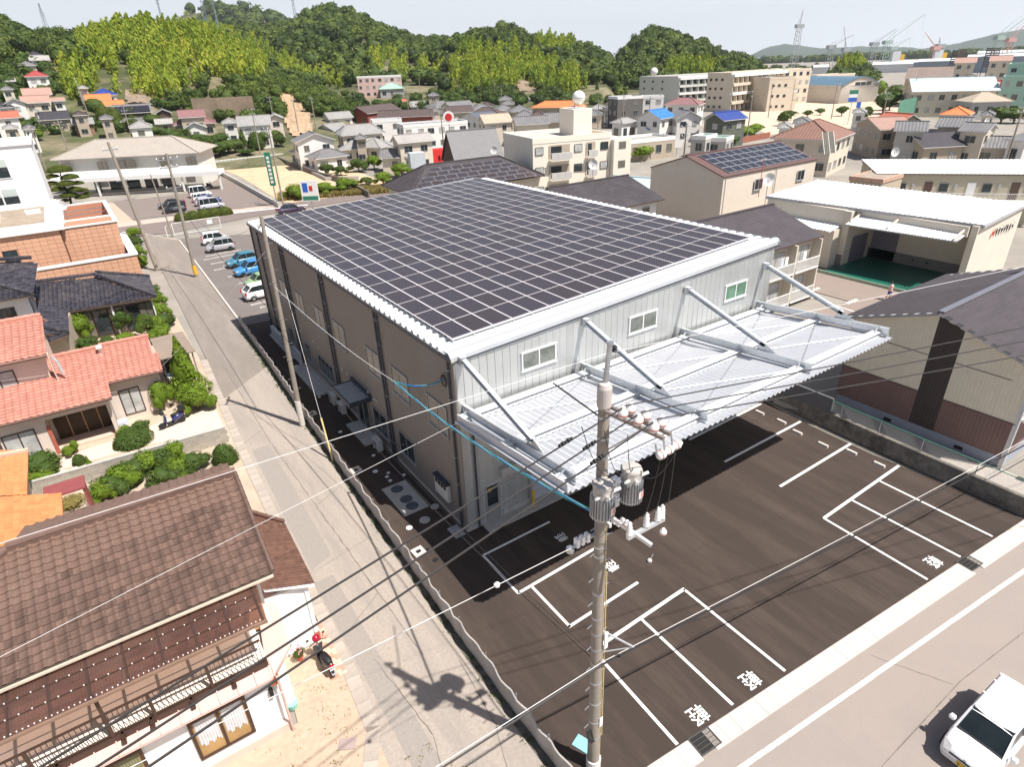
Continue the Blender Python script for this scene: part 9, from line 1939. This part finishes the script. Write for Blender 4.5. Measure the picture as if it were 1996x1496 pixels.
# mesh gate at the end of the lane
gt_ = thing('mesh_gate', 'white mesh panel gate with a small notice at the end of the lane', 'gate', g(340,460), rad(2));
MB().box(0,-.03,0,.08,.03,1.7).box(6.3,-.03,0,6.38,.03,1.7).box(0,-.03,1.65,6.38,.03,1.72).box(0,-.03,.1,6.38,.03,.16).build('gate_frame', M_trimw, gt_)
mb = MB(); [mb.box(.1+k*.15,-.01,.16,.12+k*.15,.01,1.65) for k in range(41)]; tag(mb.build('gate_mesh', M_galvw, gt_), kind='stuff'); MB().box(4.6,-.05,.9,5.3,-.035,1.5).build('notice', M_por, gt_)
MB().box(-.9,-.03,0,-.82,.03,1.5).box(-.9,-.03,1.45,0,.03,1.5).box(-.9,-.02,.1,0,.02,.15).build('side_frame', M_trimw, gt_)
# white rounded bay marks in the rear car park
rm_ = thing('rear_bay_marks', 'white looped bay marks under the parked cars beside the hall', 'road marking')
for px,py in ((398,507),(402,500),(412,515),(418,527),(436,520),(446,540),(466,553),(478,566),(490,595),(508,600)):
 p = g(px,py); L_ = 4.2;
 for s_ in (-.12,.12): stripe((p[0],p[1]+s_),(p[0]+L_,p[1]+s_+.3),.07,.013,'loop_line',None,rm_)
 stripe((p[0],p[1]-.15),(p[0],p[1]+.15),.07,.0135,'loop_end',None,rm_)
stripe(g(465,505),g(480,520),.12,.0131,'bay_line',None,rm_)
# white board fence and concrete edge of the dry field
ff = thing('board_fence', 'low white board fence behind the dry field', 'fence'); a, b = hit(383,322), hit(552,300)
a.z = b.z = 0; n = 22
for k in range(n):
 p = a+(b-a)*k/n; q_ = a+(b-a)*(k+1)/n
 for z in (.5,.85,1.2): MB().bar(tuple(p+Vector((0,0,z))), tuple(q_+Vector((0,0,z))), .05, .2).build('board', M_trimw, ff)
 MB().box(p.x-.06,p.y-.06,0,p.x+.06,p.y+.06,1.35).build('post', M_trimw, ff)
def wall_line(label, pts, h, mat, t_=.2, name='wall', ter=False, cat='wall'):
 t = thing(name, label, cat);
 for p, q_ in zip(pts, pts[1:]):
  a = hit(*p) if ter else Vector(g(*p)); b = hit(*q_) if ter else Vector(g(*q_)); MB().bar((a.x,a.y,a.z+h/2),(b.x,b.y,b.z+h/2),t_,h).build('wall_section', mat, t)
wall_line('grey concrete kerb wall along the left side of the dry field', [(430,340),(470,362),(515,388),(545,405)], .8, M_conc, .3)
wall_line('dark weathered wall along the right side of the dry field', [(505,298),(570,325),(625,345),(672,358),(720,385)], 1.0, M_dirtconc, .25)
wall_line('low wall before the garden of the gabled corner house', [(590,330),(635,352),(700,350)], .7, M_conc, .2)
wall_line('tall weathered retaining wall under the wooded hill', [(383,238),(430,236),(500,232)], 7.0, M_rock, .8, 'retaining_wall', True)
wall_line('pale blocks of the hilltop terrace wall', [(325,185),(358,188)], 3.0, M_conc, .6, 'retaining_wall', True)
wall_line('rust red fence beside the road behind the cream block', [(1418,285),(1460,276),(1500,268)], 1.4, pm('rusty red fence', (.30,.11,.07), .8, .2, 3), .1, 'fence', cat='fence')
for k,(a,b) in enumerate((((1745,238),(1780,228)),((1782,228),(1815,221)),((1817,221),(1852,214)))):
 wall_line(('left','middle','right')[k]+' section of the tall green safety net by the schoolyard', [a,b], 6.0, pm('green net', (.10,.24,.17), .8, .2, 1), .08, 'safety_net', cat='safety net')
# signs
def sign(label, px, py, h, w_, hh, mats, name='sign', bands=None, rz=-.6, cat='sign', z0=0):
 p = Vector(g(px, py)); t = thing(name, label, cat, tuple(p), rz); MB().box(-.08,-.06,0,.08,.06,h).build('post', M_galv, t); MB().box(-w_/2,-.12,h-hh,w_/2,.12,h).build('board', mats[0], t)
 for (u0,v0,u1,v1,m_) in bands or []: MB().box(-w_/2+u0*w_,-.14,h-hh+v0*hh,-w_/2+u1*w_,-.121,h-hh+v1*hh).build('sign_print', m_, t)
 return t
M_sg = pm('sign green', (.03,.2,.12), .5, .05, 2); M_sb = pm('sign blue', (.03,.12,.5), .5, .05, 2); M_sr = pm('sign red', (.6,.03,.03), .5, .05, 2)
sign('tall narrow dark green sign with white characters beside the dry field poles', 541, 403, 8.6, .9, 5.2, [M_sg], bands=[(.25,.08+.12*k,.75,.16+.12*k,M_por) for k in range(7)])
sign('white signboard with blue and red mark and a green strip behind the hall roof', 612, 420, 5.2, 2.6, 3.0, [M_por], bands=[(.12,.45,.42,.9,M_sb),(.5,.5,.7,.75,M_sr),(.05,.05,.95,.25,M_sg)])
sign('convenience shop pole sign, green white and blue, at the schoolyard edge', 1652, 242, 9.5, 2.6, 3.2, [M_por], bands=[(0,.66,1,1,M_sg),(0,0,1,.35,M_sb)]); sign('small blue sign under the shop pole sign', 1666, 242, 6.2, 1.2, 1.6, [M_sb])
sign('red square sign with white emblem in front of the pale blue hall', 1934, 205, 8.5, 3.0, 2.8, [M_sr], bands=[(.3,.25,.7,.4,M_por),(.3,.5,.7,.8,M_por)]); sign('white notice board on two legs by the road', 1318, 305, 3.5, 2.4, 1.6, [M_por])
t = thing('oval_sign', 'white oval sign with red calligraphy on a pole beside the flats row', 'sign', g(880,305), -.6); MB().box(-.1,-.1,0,.1,.1,7.4).build('post', M_galv, t)
MB().lathe((0,-.1,9.0),[(.05,-.15),(1.35,-.12),(1.35,.12),(.05,.15)],24,axis='y').build('board', M_por, t); MB().lathe((0,-.26,9.0),[(.05,-.02),(.85,-.01),(.85,.0)],24,axis='y').build('sign_print', M_sr, t)
t = thing('red_container', 'bright red box building with dark brush lettering behind the solar roof', 'kiosk', g(862,322,0), -.25); MB().box(-3.2,0,0,3.2,3,3.4).build('wall', M_sr, t); mb = MB()
for k in range(2):
 for a_,b_ in KEI[k*4:k*4+8]: mb.bar((-.8+k*1.6+a_[0]*.12,-.04,1.0+a_[1]*.12),(-.8+k*1.6+b_[0]*.12,-.04,1.0+b_[1]*.12),.04,.14,up=(0,1,0))
mb.build('lettering', M_black, t)
o = MB().box(-1.6,-1.2,0,1.6,1.2,4.2).build('storage_box', pm('pale blue grey box', (.5,.53,.56), .6, .06, 1), loc=g(815,338), rz=-.25); tag(o, 'pale grey blue windowless storage box left of the red kiosk', 'storage box')
# white pipes roof behind the k house
o = hp('low pale metal roof between dark hip house and cream block', (1170,362), (1290,372), 8, 3.6, 'gable', roof=pm('pale blue metal roof', (.48,.60,.64)), wall=M_wgrey, win=False, rise=.8)
# utility poles of the town: foot pixel, height
TP = [((262,283),10,'thin pole by the white yard wall'),((150,345),11.5,'tall pole left of the clinic roof'),((102,365),12,'pole in front of the white building'),((553,402),12.5,'tall pole at the near corner of the dry field'),((508,300),11,'pole beside the white board fence'),((538,258),10,'pole at the sandy slope'),((583,262),9.5,'lamp pole left of the sandy slope top'),((617,255),9.5,'lamp pole right of the sandy slope'),((866,305),11.5,'crowded pole beside the oval sign'),((797,225),10,'pole before the red brick building'),((848,235),10,'pole behind the flats row'),((1213,262),11,'pole left of the dark grey block'),((1263,265),10.5,'pole with three arms before the sky blue roof'),((1322,432),12.5,'big pole in front of the cream block wall'),((1455,275),12,'tall pole beside the deep blue roof'),((1497,230),11,'pole at the near corner of the schoolyard'),((1620,232),11,'pole in the middle of the schoolyard'),((1710,275),11,'leaning pole before the reddish gable house'),((1770,225),12,'pole left of the green nets'),((1886,212),11.5,'pole in front of the pale blue hall'),((1945,205),11,'pole right of the pale blue hall'),((1935,398),12.5,'big leaning pole beside the corridor flats'),((1290,205),9,'pole before the white school wall'),((693,205),8,'pole at the bamboo foot'),((820,190),8.5,'pole on the valley road'),((965,192),8,'pole at the front bamboo hill'),((978,205),8,'second pole at the front bamboo hill'),((180,250),10,'pole at the timber house'),((165,212),9,'pole on the hillside road'),((1165,268),10,'antenna pole behind the tank tower')]
for i,((px,py),h_,lb) in enumerate(TP):
 p = hit(px,py); plain_pole(lb, p.x, p.y, h_, .17, .1, z=p.z, arms=((h_-.5,(i*.7)%3,1.8,3),(h_-1.6,(i*.7)%3,1.4,2)) if p.length < 330 else ((h_-.5,(i*.7)%3,1.8,0),), steps=False, group='concrete utility poles', insul=p.length < 260)
def tw(lb, a, ha, b, hb, r=.02, sag=.8):
 pa, pb = hit(*a), hit(*b); wire(lb, [(pa.x,pa.y,pa.z+ha),(pb.x,pb.y,pb.z+hb)], r, M_wire, sag, n=8, group='distant wires between town poles')
for k,(a,b) in enumerate((((150,345),(262,283)),((102,365),(150,345)),((553,402),(508,300)),((508,300),(538,258)),((866,305),(848,235)),((1213,262),(1263,265)),((1322,432),(1455,275)),((1497,230),(1620,232)),((1620,232),(1770,225)),((1770,225),(1886,212)),((1886,212),(1945,205)),((1455,275),(1497,230)))):
 tw('upper sagging wire of town span '+('left of the clinic','before the white building','over the dry field','toward the sandy slope','past the oval sign','before the sky blue roof','over the cream block','across the schoolyard corner','across the schoolyard','before the green nets','before the pale blue hall','from deep blue roof to schoolyard')[k], a, 10.3, b, 9.8)
# lattice pylons on the hills
def pylon(lb, px, py, dist, hpx, w_=1.6):
 a = Vector(gd(px,py,dist)); s = dist/1207; H = hpx*s; t = thing('pylon', lb, 'pylon', (a.x,a.y,a.z-4), -YAW, 'lattice pylons on the hills')
 for sx in (-1,1):
  for sy in (-1,1): MB().bar((sx*w_*s*2,sy*w_*s*2,0),(sx*.4*s,sy*.4*s,H+4),.35*s,.35*s).build('leg', M_farb, t)
 for k in range(7): z = k*(H+4)/7; f = 1-k/7; MB().bar((-w_*s*2*f-.4*s,-w_*s*2*f,z),(w_*s*2*f*.85,-w_*s*2*f,z+(H+4)/7),.25*s,.25*s).bar((w_*s*2*f+.4*s,w_*s*2*f,z),(-w_*s*2*f*.85,w_*s*2*f,z+(H+4)/7),.25*s,.25*s).build('brace', M_farb, t)
 for z in (.75,.88): MB().bar((-4*s,0,H*z),(4*s,0,H*z),.3*s,.3*s).build('pylon_arm', M_farb, t)
for a in (('hazy pylon on the far left hill',88,46,600,25,1.2),('mast behind the bamboo hill, left',312,24,520,28,.5),('lattice pylon behind the bamboo hill',402,42,560,48,1.4),('thin mast right of the bamboo hill pylon',425,50,560,50,.4),('pylon left of the peak',576,36,760,42,1.0)): pylon(*a)
dish('white dish on a tripod on the roof behind the right end of the hall', 41.0, 14.2, 7.3, -.5, .55, 2.6); dish('white dish on the steep slate roof', *g(963,305,6)[:2], 6, -.5, .6, 1.0); dish('white dish in front of the three storey flats', *g(1155,352,6.2)[:2], 6.2, -.5, .6, 2.0); dish('white dish on the orange clad house terrace', *g(131,425,6.5)[:2], 6.3, -.5, .5, 1.6); dish('white dish on the corridor flats roof', *g(1743,302,6.8)[:2], 6.6, -.5, .6, .6); dish('dish on the terrace house roof', *g(1922,240,6.5)[:2], 6.3, -.5, .6, .6)
ta = thing('tv_antenna', 'rusty tv antenna mast beside the windows of the cream block', 'antenna', g(1478,385,5.5)); MB().tube([(0,0,0),(0,0,4.2)],.04,6).build('mast', M_redb, ta); MB().bar((-.7,0,4.1),(.7,0,4.1),.03,.03).box(-.7,-.3,4.08,-.66,.3,4.12).box(0,-.3,4.08,.04,.3,4.12).box(.6,-.3,4.08,.64,.3,4.12).build('antenna_bars', M_ac, ta)
# person beyond the right roof
pe_ = thing('person', 'person in pale pink top and dark hair walking on the side street', 'person', g(1731,585,0), .6)
def skin(nm, verts, edges, rad_, mat, par, root=0, lv=1):
 me = D.meshes.new(nm); me.from_pydata(verts, edges, []); o = D.objects.new(nm, me); COL.objects.link(o); o.parent = par; me.materials.append(mat)
 md = o.modifiers.new('skin', 'SKIN'); L_ = me.skin_vertices[0].data if me.skin_vertices else None
 if L_:
  for i, r in enumerate(rad_): L_[i].radius = (r, r*.85)
  L_[root].use_root = True
 sd = o.modifiers.new('sub', 'SUBSURF'); sd.levels = lv; sd.render_levels = lv; return o
body_v = [(0,0,.92),(0,0,1.12),(0,0,1.35),(0,0,1.47),(0,.01,1.56),(0,.02,1.64),(-.16,0,1.38),(-.24,.03,1.12),(-.22,-.1,.9),(-.21,-.14,.83),(.16,0,1.38),(.24,-.03,1.12),(.22,-.16,.93),(.21,-.2,.86),(-.09,0,.88),(-.1,-.08,.5),(-.1,.06,.1),(-.1,-.08,.04),(.09,0,.88),(.1,.1,.5),(.1,.22,.12),(.1,.1,.05)]
body_e = [(0,1),(1,2),(2,3),(3,4),(4,5),(2,6),(6,7),(7,8),(8,9),(2,10),(10,11),(11,12),(12,13),(0,14),(14,15),(15,16),(16,17),(0,18),(18,19),(19,20),(20,21)]
body_r = [.13,.12,.14,.055,.085,.09,.06,.045,.035,.035,.06,.045,.035,.035,.09,.065,.045,.04,.09,.065,.045,.04]
def has_skin(me):
 import bmesh; b = bmesh.new(); b.from_mesh(me); b.verts.layers.skin.verify(); b.to_mesh(me); b.free()
_old = D.meshes.new
me = D.meshes.new('body'); me.from_pydata(body_v, body_e, []); import bmesh as _bm; b = _bm.new(); b.from_mesh(me); ly = b.verts.layers.skin.verify(); b.verts.ensure_lookup_table()
for i, r in enumerate(body_r): b.verts[i][ly].radius = (r, r*.85); b.verts[i][ly].use_root = (i == 0)
b.to_mesh(me); b.free(); me.materials.append(pm('skin tone', (.55,.33,.24), .6, .05, 3)); bo = D.objects.new('body', me); COL.objects.link(bo); bo.parent = pe_; bo.modifiers.new('skin','SKIN'); sd = bo.modifiers.new('sub','SUBSURF'); sd.levels = 1; sd.render_levels = 1
MB().lathe((0,0,.86),[(.17,0),(.16,.1),(.155,.25),(.19,.45),(.17,.54),(.07,.6)],12).build('shirt', pm('pale pink shirt', (.75,.5,.5), .9, .05, 3), pe_); MB().lathe((0,.02,1.56),[(.09,-.02),(.12,.06),(.11,.13),(.05,.17)],12).build('hair', M_black, pe_)
MB().lathe((0,0,.5),[(.16,0),(.17,.2),(.165,.38)],10).build('shorts', pm('indigo shorts', (.08,.08,.25), .9, .05, 3), pe_)
# fill houses in the dense middle town: look alikes share their label
FL = [(1,(20,1010),(150,1000),R_ltg),(1,(170,1010),(280,1000),R_grey),(1,(250,870),(300,860),R_ltg),(1,(560,900),(680,890),R_dbr),(1,(0,700),(110,690),R_grey),(1,(1000,1000),(1190,985),R_ltg),(1,(770,930),(880,915),R_grey),(1,(600,690),(690,680),R_ltg),(2,(820,1030),(920,1015),R_ltg),(2,(760,1080),(860,1070),R_grey),(2,(1290,870),(1430,862),R_grey),(2,(1180,895),(1330,885),R_ltg),(2,(1740,830),(1850,822),R_dbr),(2,(1900,815),(2010,810),R_grey),(3,(20,905),(170,898),R_grey),(3,(130,905),(260,898),R_dbr),(3,(560,900),(700,895),R_grey),(3,(600,850),(720,845),R_ltg),(2,(1330,745),(1420,738),R_grey),(2,(1880,780),(1990,775),R_grey),(3,(480,920),(600,915),R_grey),(4,(640,880),(760,872),R_ltg),(4,(1640,900),(1760,890),R_grey),(4,(1180,560),(1290,552),R_grey),(4,(1330,620),(1430,612),R_dbr),(4,(1500,600),(1620,590),R_grey),(4,(1640,620),(1800,610),R_ltg),(4,(1500,520),(1600,512),R_grey),(4,(60,1000),(180,985),R_ltg),(4,(180,960),(330,940),R_grey)]
FP = ['below the faded red roof','left of the tall town pole','under the wide tan roof','near the small timber house','beside the crimson house shed','behind the long clinic shed','left of the grey skirt roof','above the orange roofs','left of the hipped annexe','behind the corner house gable','in front of the brick building','left of the brick building front','below the orange valley roof','at the right of the valley row','behind the tank tower roofs','second behind the tank tower','left of the dark grey block','above the left dark block corner','at the valley road mouth','right of the orange valley roofs','below the dark grey block','left of the striped roofs','right of the green nets','before the sawtooth roof','right of the sawtooth roof','behind the pale blue hall','right behind the pale blue hall','before the left orange flats','left of the brown pyramid roof','behind the brown pyramid roof']
for q, A, B, rr_2 in FL:
 lb = 'plain '+{id(R_grey):'grey',id(R_ltg):'pale grey',id(R_dbr):'dark brown'}[id(rr_2)]+' hip roofed house '+FP.pop(0)
 pa = hit(*Z(q,*A), up=5.6); pb = Vector(gd(*Z(q,*B), math.hypot(pa.x-CAM[0],pa.y-CAM[1]))); house(lb, tuple(pa), tuple(pb), 8, 5.6+pa.z, 'hip', z0=pa.z, roof=rr_2, wall=rnd.choice((M_wcream,M_wwhite,M_wtan)), rib=.6, amp=.06, group='plain houses of the dense town')
# wooded knoll houses and harbour ground haze
hz = MB(); R_ = 7600
hz.mesh([(-3200,-900,-2),(R_,-900,-2),(R_,R_,-2),(-3200,R_,-2),(-3200,-900,480),(R_,-900,480),(R_,R_,480),(-3200,R_,480)],[(0,3,2,1),(4,5,6,7),(0,1,5,4),(1,2,6,5),(2,3,7,6),(3,0,4,7)])
hm = D.materials.new('air haze'); hm.use_nodes = True; hn = hm.node_tree.nodes; hn.clear(); ho_ = hn.new('ShaderNodeOutputMaterial'); hv = hn.new('ShaderNodeVolumePrincipled')
hv.inputs['Color'].default_value = (.86,.92,1,1); hv.inputs['Density'].default_value = .00009; hv.inputs['Anisotropy'].default_value = .2; hm.node_tree.links.new(hv.outputs[0], ho_.inputs['Volume'])
o = hz.build('haze', hm); o['kind'] = 'stuff'
